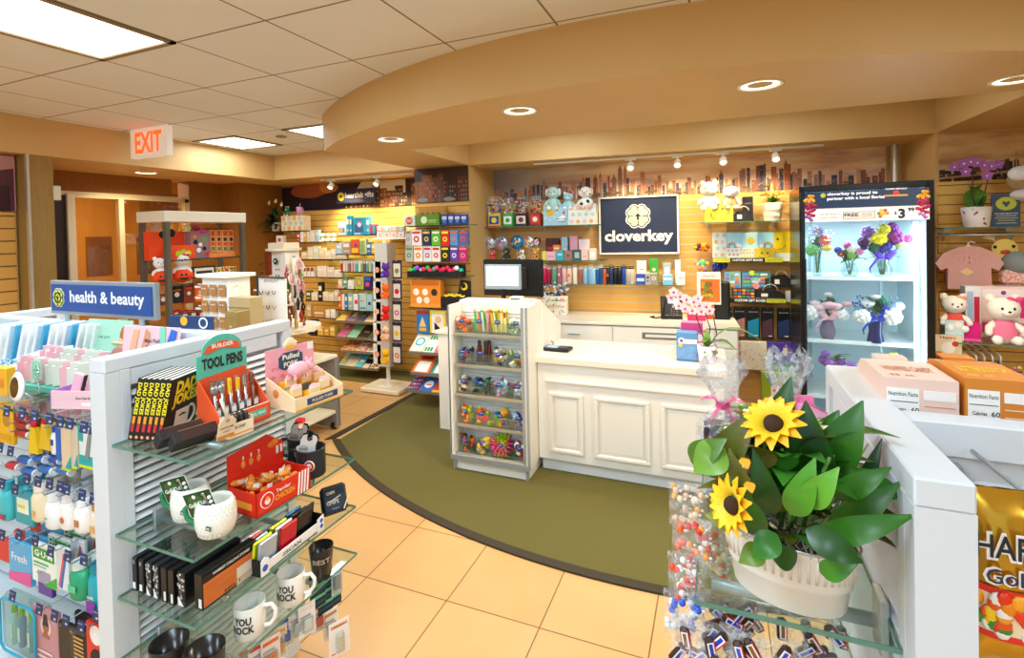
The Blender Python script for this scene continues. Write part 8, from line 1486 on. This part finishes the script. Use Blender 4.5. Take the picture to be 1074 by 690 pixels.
# ---- projecting wall rack
P2 = PM(.22)
Zr = [gshelf(424, 491, 236.3, 4.45, 'glass shelf of green and blue boxes on the projecting wall'), gshelf(427, 487, 290.6, 4.42, 'glass shelf with the neon toy tray'), gshelf(429, 490, 323.5, 4.40, 'glass shelf with the orange and black counter displays')]
gp('small card-game box at the left end of the green box shelf', (423.5, 226, 435, 236), '#d8e4d0', [('c', .5, .5, .3, '#d84838'), ('t', 'GO', .5, .5, .3, '#f4f0e0', .02, .4)], Zr[0], 'game_box', 'game', P2)
gp('wide green box with a white plant print', (438, 224.5, 460.5, 236), '#5c8c28', [('c', .3, .5, .15, '#d8e8b8'), ('r', .5, .4, .9, .5, '#a8c878'), ('r', .5, .25, .85, .32, '#a8c878')], Zr[0], 'game_box', 'game', P2, .06)
gp('brown cardboard box behind the green box', (439, 217, 467, 225), '#c08838', [('r', .1+.2*k, .4, .2+.2*k, .7, '#7a4c18') for k in range(4)], Zr[0], 'game_box', 'game', PM(.10), .06)
for i in range(4): gp(['leftmost', 'second', 'third', 'rightmost'][i]+' small blue candy-heart pack beside the green box', (463+6.8*i, 224.5, 469+6.8*i, 235.5), '#2c4898', [('r', .1, .5, .9, .8, '#c8d0f0'), ('c', .5, .35, .2, '#58a0e0')], Zr[0], 'small_pack', 'candy', P2)
r1 = [(425, 431, '#c8c0b8', 'grey-white'), (431.5, 442, '#f0ece8', 'white and red zigzag'), (443, 451.5, '#1c3058', 'navy and yellow'), (452.5, 461.5, '#58b828', 'bright green'), (462.5, 471, '#d82020', 'red and yellow'), (472, 480, '#4898d0', 'sky blue multicoloured'), (480.5, 491, '#4860a0', 'blue and red striped side')]
r2 = [(425, 433, '#b8b8b0', 'grey with green ring'), (434, 443, '#f4e8d8', 'white and orange ring'), (444, 452.5, '#d0e4f0', 'pale blue and red'), (453, 461.5, '#f0e0dc', 'white and crimson'), (462.5, 471, '#28241c', 'black and yellow'), (472, 480.5, '#5c389c', 'violet'), (481, 490, '#a82860', 'magenta striped side')]
A_ = {'#f0ece8': '#d82838', '#1c3058': '#e8c040', '#58b828': '#f0f0e0', '#d82020': '#f8e030', '#4898d0': '#e86040', '#4860a0': '#c84838', '#b8b8b0': '#38a050', '#f4e8d8': '#f07820', '#d0e4f0': '#d83038', '#f0e0dc': '#b82038', '#28241c': '#f0d020', '#5c389c': '#d8d0f0', '#a82860': '#e87898', '#c8c0b8': '#8a8a88'}
for rr, v0, v1, nm_ in ((r1, 241.5, 257.5, 'upper'), (r2, 258.5, 274.5, 'lower')):
    for a_, b_, c, l in rr: pack('carded_toy', f'{l} carded toy in the {nm_} row under the green box', 'toy', (a_, v0, b_, v1), P2, .02, M(c, .4), [('c', .5, .42, .28, A_[c]), ('c', .5, .42, .14, c), ('r', .1, .78, .9, .92, A_[c])], hook=True)
p, w_, h, a = rect((427, 276.5, 483.5, 290.5), P2, Zr[1]); t = thing('neon_toy_tray', 'black counter tray filled with neon novelty toys', 'display box', p); b = B(); b.box((0, .05, h*.2), (w_, .1, h*.4), '#141414'); b.box((0, .1, h*.45), (w_, .01, h*.9), '#1c1a1c'); b.build('tray', t)
for k in range(16): x = -w_*.46+w_*.92*k/15; o = B().sph((0, 0, 0), (w_*.045, .02, h*.2), rc('#f02858', '#38d048', '#b050e0', '#f0507c', '#20c8a0', '#e8e8e8', '#f02858'), 8, 6).thing('novelty_toy', ['bright round novelty toy in the black neon tray'][0], 'toy', p+Vector((x, .03+.02*(k % 2), h*(.45+.2*(k % 3)/2))), 0, 'novelty toys in the neon tray')
gp('orange counter display box of little white pet toys', (430.5, 293.5, 462, 323), '#e88a28', [('r', .05, .8, .95, .98, '#c86818'), ('c', .2, .55, .1, '#f6efe4'), ('c', .5, .55, .1, '#f6efe4'), ('c', .8, .55, .1, '#2a2624'), ('c', .3, .25, .1, '#f6efe4'), ('c', .55, .25, .1, '#f0e0c8'), ('r', 0, 0, 1, .12, '#f09c38')], Zr[2], 'toy_display', 'display box', P2, .08)
p, w_, h, a = rect((462.5, 294, 490, 323), P2, Zr[2]); t = thing('banana_toy_display', 'black counter display box of yellow banana toys', 'display box', p); b = B(); b.box((0, .04, h*.2), (w_, .1, h*.4), '#161616', .002); b.prism([(-w_*.1, 0), (w_*.5, 0), (w_*.5, h*.95), (w_*.1, h)], .004, '#1a1a1a', TR(0, .09, 0) @ RX(PI/2)); b.cyl((w_*.25, .082, h*.75), w_*.13, .002, '#f0d020', 14, 'y'); b.cyl((w_*.22, .080, h*.78), w_*.09, .002, '#1a1a1a', 14, 'y'); b.build('tray', t)
for k in range(5): B().tube([(-.03, 0, 0), (-.015, 0, -.012), (.015, 0, -.012), (.03, 0, 0)], [.004, .011, .011, .004], '#f4d818', 8).thing('toy_banana', 'yellow toy banana in the black counter display', 'toy', p+Vector((-w_*.32+w_*.15*k, .02, h*.46+.01*(k % 2))), 0, 'toy bananas')
row('hanging under the counter displays', None, 326, 349.5, [(437, 449.5, '#2878c0', 'blue puzzle book with a cream house', 0, [('r', 0, .85, 1, 1, '#b83028'), ('p', [(.2, .3), (.8, .3), (.5, .75)], '#e8c88c'), ('r', .2, .1, .8, .25, '#e0b040')]), (451, 467, '#f4efe0', 'white and yellow flash card book', 0, [('r', 0, 0, .12, 1, '#f0d820'), ('r', .88, 0, 1, 1, '#f0d820'), ('r', 0, .9, 1, 1, '#f0d820'), ('c', .55, .62, .2, '#e8b8a0'), ('p', [(.3, .15), (.3, .5), (.7, .2)], '#1c1c1c')])], 'activity_book', 'book', P2, .03)
traybooks(352, 371.5, 4.32, 'on the top tray of the low book rack', [(429, 442.5, '#ece8d4', 'cream book with a turquoise ring', [('c', .5, .55, .36, '#30b0c8'), ('c', .5, .55, .24, '#d8ece8')]), (443, 455, '#f0f0e8', 'white book with green squares', [('r', .1+.25*i, .1+.3*j, .28+.25*i, .3+.3*j, '#38a048') for i in range(3) for j in (0, 2)]), (455.5, 463, '#e86878', 'coral and yellow book', [('r', .2, .2, .8, .8, '#f0d8a0')]), (463.5, 470, '#e84828', 'red-orange book at the tray end', [])])
traybooks(374.5, 394, 4.26, 'on the middle tray of the low book rack', [(431, 450, '#e86828', 'orange book with a white panel', [('r', .15, .1, .85, .65, '#f4f0e8'), ('r', .2, .75, .85, .9, '#a02818')]), (451, 471, '#2c8c78', 'green book with a white panel', [('r', .15, .1, .85, .65, '#f4f0e8'), ('r', .2, .75, .85, .9, '#e06838')])])
traybooks(396, 412.5, 4.20, 'on the bottom tray of the low book rack', [(426.5, 439, '#583078', 'purple book covered in bright dots', [('c', .15+.22*i, .15+.23*j, .08, ['#f0c030', '#e84058', '#40b8a0', '#f08028'][(i*3+j) % 4]) for i in range(4) for j in range(4)]), (439.5, 452, '#3868b8', 'blue and white paint book', [('c', .5, .45, .36, '#f0ece8'), ('r', .3, .4, .7, .46, '#d83848')]), (452.5, 471, '#d83828', 'red and green dinosaur book', [('c', .5, .5, .3, '#78b828'), ('r', 0, 0, 1, .15, '#f0c020')])])
# ---- plush and card spinner
SPN = (-3.40, 4.60); t = thing('display_stand', 'white square-based spinner stand of plush toys and carded crafts', 'display stand', (SPN[0], SPN[1], 0)); b = B(); b.box((0, 0, .03), (.50, .36, .05), M('#e6dcc4', .4), .01); b.box((0, 0, .058), (.16, .16, .008), WHITE); b.build('base', t); b = B(); b.cyl((0, 0, .85), .022, 1.6, WHITE, 12); b.build('pole', t); b = B(); b.box((0, 0, .95), (.16, .16, 1.35), M('#d8d4c8', .5)); b.build('core', t)
PS = PY(SPN[1]-.13)
for j, (v0, v1) in enumerate(((273, 292), (294, 314), (315.5, 337), (338, 358), (360, 382))):
    rn = ['top', 'second', 'third', 'fourth', 'bottom'][j]
    pack('craft_card', f'white craft kit with an orange ring in the {rn} row of the spinner', 'craft kit', (391.5, v0+1, 399.5, v1), PY(SPN[1]-.08), .03, M('#e8ece4', .5), [('c', .5, .5, .32, '#f07828'), ('c', .5, .5, .2, '#e8ece4'), ('c', .5, .5, .1, ['#d83838', '#48a0c0', '#58a848', '#e8b030', '#e05828'][j])])
    pack('craft_card', f'navy-bordered craft card in the {rn} row of the spinner', 'craft kit', (411.5, v0, 421, v1), PS, .01, M('#1c2440', .5), [('r', .12, .08, .88, .82, '#e4ddd0'), ('c', .5, .42, .25, ['#58a848', '#d02030', '#c84890', '#e8c020', '#e06848'][j]), ('c', .5, .42, .12, ['#e84848', '#d02030', '#e4ddd0', '#e8c020', '#e4ddd0'][j])], hook=True)
    p = at(405, v1, 'y', SPN[1]-.20); c, l = [('#5a2c98', 'purple'), ('#f06a18', 'orange'), ('#d81c14', 'red'), ('#e8c0a0', 'peach and orange'), ('#f4b818', 'golden yellow')][j]; plush(f'{l} plush hanging in the {rn} row of the spinner', (p.x, SPN[1]-.20, p.z+.01), .17, c, c if j != 3 else '#f08030', 'round')
# ================================================================== HALLOWEEN TOWER BY THE STOREFRONT
TX, TY, TW, TL = -4.37, 2.86, .36, .78
t = thing('display_tower', 'open grey-post display tower with a cream top holding orange Halloween goods', 'display fixture', (TX-TW/2, TY+TL/2, 0)); O = t.location; GP = M('#6c6a5c', .4, .4)
b = B(); b.box((O.x, O.y, 1.915), (TW+.02, TL+.02, .095), M('#f0e6cc', .5), .004); loc(b, 'top_fascia', t, O)
for x in (TX-.02, TX-TW+.02):
    for y in (TY+.02, TY+TL-.02): b = B(); b.box((x, y, .935), (.045, .035, 1.87), GP); loc(b, 'post', t, O)
TZ = [at(160, v, 'y', 3.2).z for v in (271, 294, 322)]
for z in TZ+[.35]: b = B(); b.box((O.x, O.y, z-.006), (TW-.04, TL-.04, .01), GLS); b.box((TX-.03, O.y, z-.006), (.004, TL-.06, .012), M('#3c4a44', .2)); loc(b, 'glass_shelf', t, O)
b = B(); b.box((O.x, O.y, .06), (TW, TL, .12), GP); loc(b, 'base', t, O)
PX_ = lambda x: (Vector((x, 0, 0)), Q)
OR = M('#f04a10', .6)
def tg(l, R, c, dd=(), x=TX-.08, z=None, d=.08, nm='gift_bag', cat='gift bag'): pack(nm, l, cat, R, PX_(x), d, M(c, .55) if isinstance(c, str) else c, dd, None, z)
tg('large orange Halloween tote bag with black bats on the tower shelf', (157, 243, 194, 271), '#f04a14', [('c', .55, .3, .1, '#c8b820'), ('c', .35, .9, .1, '#181418'), ('c', .6, .95, .12, '#181418'), ('r', .1, .1, .9, .14, '#d83c0c')], TX-.20, TZ[0])
tg('wide orange Halloween bag with green lettering in front', (179, 257, 205, 271), '#f45418', [('c', .3, .4, .12, '#b8d020'), ('c', .5, .5, .12, '#b8d020'), ('c', .7, .4, .12, '#d8d828')], TX-.10, TZ[0])
tg('mauve Halloween bag of ghost and bat figures', (200, 242.5, 220, 270), '#9a7078', [('c', .25, .6, .12, '#181418'), ('c', .5, .5, .1, '#f0ece4'), ('c', .7, .7, .12, '#58a838'), ('c', .4, .3, .12, '#f0ece4'), ('c', .7, .35, .1, '#181418'), ('c', .85, .15, .1, '#d82818'), ('c', .2, .8, .1, '#f07820')], TX-.12, TZ[0])
for i in range(4): tg(['leftmost', 'second', 'third', 'rightmost'][i]+' tall orange candy dispenser pack in the boxed row', (220.5+6.4*i, 241, 226+6.4*i, 264.5), '#e8a868', [('r', .15, .72, .85, .95, '#d85020'), ('r', .2, .5, .8, .66, '#402818'), ('r', .15, .3, .85, .45, '#e04818'), ('r', .2, .08, .8, .24, '#58803c')], TX-.14, None, .05, 'candy_pack', 'candy')
tg('orange lipped tray under the candy dispenser packs', (220, 264.8, 247, 269.5), '#f08848', [], TX-.10, TZ[0], .1, 'display_tray', 'display tray'); tg('dark backing card behind the candy dispenser packs', (214, 239.5, 246, 264), '#8a2c18', [], TX-.22, None, .01, 'display_card', 'card')
for u_, l, s in ((169, 'smaller white plush bear in an orange pumpkin', 25), (191, 'larger white plush bear in an orange pumpkin with a face', 28)):
    p = at(u_, 293, 'x', TX-.12); h = s/25*.21; plush(l+' on the second tower shelf', (TX-.12, p.y, TZ[1]+.05), h, '#f6f0e8', '#ffffff', 'round', rotz=Q-.5, bow='#d8307c')
    B().sph((0, 0, .065), (.085*s/27, .07, .06), OR, 16, 10).prism([(-.03, .07), (-.015, .09), (-.005, .07)], .02, BLACK, TR(0, -.055, 0) @ RX(PI/2)).prism([(.03, .07), (.015, .09), (.005, .07)], .02, BLACK, TR(0, -.055, 0) @ RX(PI/2)).prism([(-.04, .05), (.04, .05), (.02, .03), (-.02, .03)], .02, BLACK, TR(0, -.055, 0) @ RX(PI/2)).thing('plush_pumpkin', 'orange jack-o-lantern cup around the '+l.split(' plush')[0]+' plush', 'plush toy', (TX-.105, p.y, TZ[1]+.001), Q-.5)
tg('black framed sign card on the second tower shelf', (202, 279, 226, 291), '#1c1a18', [('r', .08, .1, .92, .85, '#e8e0d0'), ('r', .15, .35, .85, .6, '#3a3430')], TX-.05, None, .02, 'sign_card', 'card')
tg('multicoloured snack tray right of the framed sign', (228, 280, 248, 287), specks(['#e8c030', '#d83828', '#58a838', '#f0e8d8'], 60), [], TX-.12, None, .1, 'snack_tray', 'tray')
for i, (R, c, l) in enumerate((((179, 300, 192, 318), '#1c1a1c', 'black haunted-house toy'), ((193, 297, 203, 318), '#8a3420', 'dark red carded toy'), ((165, 308, 177, 320), '#5a3420', 'brown boxed toy'), ((205, 296, 215, 316), '#f07018', 'orange packet'))): tg(l+' on the third tower shelf', R, c, [('c', .5, .5, .2, '#e8e0d0'), ('r', .2, .7, .8, .8, '#d84818')], TX-.12, None, .05, 'halloween_toy', 'toy')
for i in range(4): tg(['first', 'second', 'third', 'fourth'][i]+' red and white box low in the tower', (181+9*i, 325, 189+9*i, 335), '#a81818', [('c', .5, .5, .3, '#f0ece4')], TX-.10, None, .06, 'red_box', 'box')
p = at(206, 240, 'x', TX-.25); bouquet('yellow and magenta artificial flowers behind the Halloween bags', (TX-.25, p.y, TZ[0]), 'cyl', .12, .03, M('#6a7a50', .5), [(-.1, .26, .035, '#c8c030', 'spray'), (-.06, .28, .03, '#d8c840', 'spray'), (.08, .28, .03, '#c02878', 'rose'), (.12, .25, .03, '#d03888', 'rose')], .1, .28)
# second low stand of Halloween goods seen through the gap at the door
for i, (v0, v1, c, l) in enumerate(((215, 232, '#e83018', 'red-orange plush'), (247, 256, '#d83020', 'red packet'), (257, 268, '#388838', 'green packet'), (272, 281, '#b82020', 'dark red packet'))): p = at(59, v1, 'y', 2.75); pack('boxed_gift', l+' seen in the gap between the post and the glass door', 'gift item', (56, v0, 62, v1), PY(2.75), .06, M(c, .6), [], None)
b = B(); a_ = at(59, 210, 'y', 2.78); b.box((a_.x-.05, 2.84, 1.0), (.34, .03, 2.0), SLAT); b.thing('slat_panel', 'narrow slatted panel behind the post by the glass door', 'panel', (0, 0, 0))
# storefront door leaf and corridor signs
d_ = thing('glass_door', 'open glass door leaf with a pale metal stile at the storefront', 'door', (0, 0, 0)); a_ = at(72, 200, 'x', -5.6); b = B(); b.box((-5.6, a_.y, 1.08), (.07, .06, 2.16), M('#e0d4b4', .35)); b.box((-5.62, a_.y-.09, 1.08), (.05, .12, 2.14), M('#2a2018', .5)); b.build('stile', d_)
for (u0_, v0_, u1_, v1_, l) in ((91, 248, 117, 290, 'rounded tan wall directory panel seen through the left pane'), (144, 248, 170, 288, 'rounded tan wall panel seen through the right pane')):
    p0, p1 = at(u0_, v1_, 'x', -8.24), at(u1_, v0_, 'x', -8.24); w_, h = p1.y-p0.y, p1.z-p0.z; b = B(); b.box((0, 0, h/2), (w_, .02, h), M('#7c4c20', .4), .009)
    if u0_ < 100: b.text('Directory', .09, '#2c1c10', TR(w_*.2, -.012, h*.7) @ RX(PI/2), .02, wid=w_*.4)
    for k in range(4): b.box((w_*.15, -.0115, h*(.55-.07*k)), (w_*.25, .002, .012), '#3a2414')
    b.thing('wall_panel', l, 'sign', (-8.24, (p0.y+p1.y)/2, p0.z), Q)
p0, p1 = at(147, 235, 'x', -8.24), at(200, 205, 'x', -8.24); B().box((0, 0, 0), (p1.y-p0.y, .02, p1.z-p0.z), M('#a07030', .5), .004).thing('notice_board', 'tan notice board high behind the right pane', 'sign', (-8.24, (p0.y+p1.y)/2, (p0.z+p1.z)/2), Q)
B().box((0, 0, 0), (.03, .05, .12), M('#d8ccb0', .4), .005).thing('wall_bracket', 'cream door closer bracket on the post', 'bracket', at(57, 202, 'x', -5.05)+Vector((-.03, .03, 0)))
# ================================================================== JEWELLERY AND SUNGLASSES STANDS
def stand_face(t, R, y, col, name='panel'):
    p, w_, h, a = rect(R, PY(y)); return p, w_, h
p, w_, h, a = rect((208, 285, 239, 352), PY(2.35)); zt = p.z+h; t = thing('earring_spinner', 'white spinner stand of kraft earring cards in front of the tower', 'display stand', (p.x, 2.35, 0), -.05)
b = B(); b.box((0, .1, zt-.03), (w_*1.12, .22, .025), M('#f2efe6', .4), .003); b.build('top', t); b = B(); b.box((0, .1, zt-.30), (w_*.94, .16, .54), M('#f6f6f2', .45)); b.build('column', t); b = B(); b.cyl((0, .1, .3), .02, zt-.5, METAL); b.cyl((0, .1, .01), .16, .02, WHITE, 20); b.build('pole_and_foot', t)
k_ = None
for j in range(4):
    for i in range(3):
        L_ = Vector((p.x+(-.5+.5*i)*w_*.60, 2.35+.004, zt-.125-.107*j))
        if k_ is None:
            k_ = thing('earring_card', 'kraft brown earring card with two studs on the white spinner', 'earrings', L_, -.05, 'kraft earring cards'); B().box((0, 0, 0), (w_*.24, .004, .075), M('#b07c40', .7), .001).build('card', k_)
            b = B(); b.sph((-.012, -.004, .01), .005, '#f4f0e8', 6, 4); b.sph((.012, -.004, .01), .005, '#f4f0e8', 6, 4); b.build('studs', k_)
        else: dup(k_, L_)
for s in (-1, 1):
    for j in range(6): B().tube([(0, 0, 0), (s*.06, -.03, .01)], .004, WHITE, 6).box((s*.06, -.03, -.01), (.05, .012, .012), '#e8e4dc').thing('side_peg', 'white side peg of the earring spinner', 'peg', (p.x+s*w_*.48, 2.42, zt-.1-.075*j), 0, 'side pegs of the earring spinner')
p, w_, h, a = rect((268, 291, 301, 350), PY(2.75)); t = thing('jewellery_board', 'white framed jewellery board of necklaces and bracelets', 'display board', p, -.12); b = B(); b.box((0, .015, h/2), (w_, .012, h), M('#f2efe8', .5)); b.build('board', t)
b = B(); b.box((-w_/2, .01, h/2), (.010, .03, h), M('#3a3c40', .4)); b.box((0, .01, h), (w_, .03, .010), M('#3a3c40', .4)); b.text('JEWELRY', .030, '#8a8a88', TR(0, .006, h*.93) @ RX(PI/2), .0, wid=w_*.55); b.build('frame', t)
for j in range(3):
    for i in range(6):
        c = rc('#3a2a20', '#c8a060', '#e0c890', '#2c3c60', '#8a6a40'); b = B(); b.tube([(.018*math.cos(q), -.004, .026*math.sin(q)) for q in [PI+PI*k/7 for k in range(8)]], .0035, M(c, .3, .4), 5); b.box((0, 0, .006), (.03, .003, .012), '#f0e8d8')
        b.thing('bracelet', ['upper', 'middle', 'lower'][j]+' row bracelet on the white jewellery board', 'jewellery', (p.x+(-.42+.168*i)*w_, 2.75-.01*(5-i)+.03, p.z+h*(.76-.26*j)), -.12, 'bracelets in the '+['upper', 'middle', 'lower'][j]+' row')
p, w_, h, a = rect((277, 262, 300, 345), PY(3.25)); zt = p.z+h-.956; t = thing('sunglasses_spinner', 'cream sunglasses spinner with mirror and round dark logo under the lily', 'display stand', (p.x, 3.25, .956), -.1)
b = B(); b.box((0, .1, zt/2), (w_*.85, .14, zt-.01), M('#ece8dc', .4)); b.build('column', t); b = B(); b.cyl((0, .1, zt), w_*.58, .02, M('#d8d0bc', .4), 24); b.box((0, .1, zt+.035), (w_*.8, .16, .05), M('#e8d8b8', .6)); b.build('top', t)
b = B(); b.box((-w_*.42, .02, zt-.12), (.08, .01, .2), M('#8a3c20', .1, .3)); b.build('mirror', t); b = B(); b.cyl((.01, .004, zt-.10), .028, .004, '#24242c', 18, 'y'); b.text('go', .03, '#e8e4dc', TR(.01, .001, zt-.10) @ RX(PI/2), .02)
for k in range(6): b.box((.015 if k % 2 else .05, .006, zt-.17-.055*(k//2)), (.014, .004, .016), '#6a6a64')
b.build('round_logo', t); b = B(); b.cyl((0, .1, .006), .085, .012, WHITE, 20); b.build('foot', t)
for j in range(4):
    B().tube([(-.03, 0, 0), (-.015, -.02, -.008), (0, -.02, 0), (.015, -.02, -.008), (.03, 0, 0)], .006, M('#1c1814', .2), 6).box((-.016, -.02, -.01), (.026, .004, .018), M('#2c1c14', .1), .004).box((.016, -.02, -.01), (.026, .004, .018), M('#2c1c14', .1), .004).thing('sunglasses', 'dark sunglasses on the left side of the cream spinner', 'sunglasses', (p.x-w_*.62, 3.27, .956+zt-.12-.08*j), -.8, 'sunglasses on the cream spinner')
# bead and hair-clip spinner
p, w_, h, a = rect((300, 268, 319, 345), PY(3.12)); zt = p.z+h; t = thing('necklace_spinner', 'round spinner crowded with beaded necklaces beside the gift wall', 'display stand', (p.x, 3.12, .956)); b = B(); b.cyl((0, 0, (zt-.956)/2), .012, zt-.956, METAL); b.cyl((0, 0, .006), .075, .012, WHITE, 20); b.cyl((0, 0, zt-.956-.2), .03, .36, M('#e0d8c8', .5)); b.build('pole', t)
for k in range(40):
    a = k*2.4; z = zt-.02-(zt-1.06)*k/40; c = rc('#2a2018', '#c89830', '#8a5020', '#f0e8d8', '#4a5a30', '#b83828', '#e0b858', '#d8a0b0') if k > 14 else rc('#f0e8d8', '#e8d0c0', '#d8a0a8', '#c8b8a0', '#a8b088', '#b83858')
    b = B(); b.tube([(0, 0, 0), (.012, 0, -.04), (0, 0, -.08), (-.012, 0, -.04)], .009, M(c, .4), 5, close=True); b.sph((0, 0, -.085), .013, M(c, .3), 6, 4); b.thing('necklace', ('pale' if k <= 14 else 'dark amber')+' beaded necklace hanging on the crowded round spinner', 'jewellery', (p.x+.062*math.cos(a), 3.12+.062*math.sin(a), z), 0, 'necklaces on the round spinner', (0, 0, a))
p = at(262, 325, 'y', 2.2)
for (R, c, l) in (((240, 312, 262, 350), '#c8b488', 'folded cream and gold gift carton, taller one, between the spinners'), ((236, 327, 248, 350), '#a89058', 'dark gold gift carton, lower one, between the spinners')): pack('gift_carton', l, 'carton', R, PY(2.3 if c[1] == 'c' else 2.2), .1, M(c, .35, .3), [('r', 0, .7, 1, .73, '#8a7a50'), ('r', .4, .3, .6, .36, '#e8dcb8')])
# cream-topped gondola at the aisle end
t = thing('gondola', 'grey-sided gondola with cream round-fronted tops behind the pig display', 'display fixture', (-3.22, 3.05, 0)); O = t.location; CRT = M('#ece2cc', .35)
b = B(); b.box((-3.17, 3.53, .33), (.06, .012, .62), M('#8a8680', .5)); b.box((-3.45, 3.5, .33), (.62, .03, .62), M('#8a8680', .5)); loc(b, 'end_panel', t, O)
b = B(); b.box((-3.33, 3.05, .648), (.36, .96, .03), CRT, .004); loc(b, 'side_shelf', t, O); b = B(); b.box((-3.33, 3.05, .16), (.36, .96, .03), CRT, .004); loc(b, 'low_shelf', t, O)
b = B(); b.cyl((-3.44, 3.2, .94), .31, .03, CRT, 32); b.cyl((-3.50, 3.2, .45), .14, .9, M('#c8c0b0', .5), 20); loc(b, 'round_table_top', t, O)
b = B(); b.cyl((-3.18, 3.50, .035), .035, .03, BLACK, 14, 'x'); loc(b, 'caster', t, O)
t = thing('trinket_box', 'light wooden tray box of small trinkets on the cream shelf', 'box', (-3.30, 3.15, .664), Q); b = B(); WDN = M('#d8b070', .6)
b.box((0, .08, .004), (.34, .16, .008), WDN)
for s in (-1, 1): b.box((s*.165, .08, .035), (.01, .16, .07), WDN); b.box((0, .08+s*.077, .035), (.34, .008, .07), WDN)
b.build('tray', t)
for k in range(18): B().box((0, 0, 0), (.028, .02, .018), rc('#e84868', '#f0e8d8', '#48a878', '#e8c030', '#8a5a30', '#c8a0c0'), .004).thing('trinket', 'small bright trinket lying in the wooden tray box', 'trinket', (-3.43+.04*(k % 4)+.02, 3.02+.055*(k//4), .70), k, 'trinkets in the wooden tray')
for k in range(9): c, l = [('#e83858', 'red'), ('#f0ece4', 'white'), ('#c8a050', 'gold')][k % 3]; B().box((0, 0, 0), (.05, .07, .035), c, .006).thing('small_pack', l+' small pack on the low cream shelf near the floor', 'packet', (-3.22-.07*(k % 3), 2.8+.1*(k//3)+.15, .1945), k*.3, l+' packs on the low cream shelf')
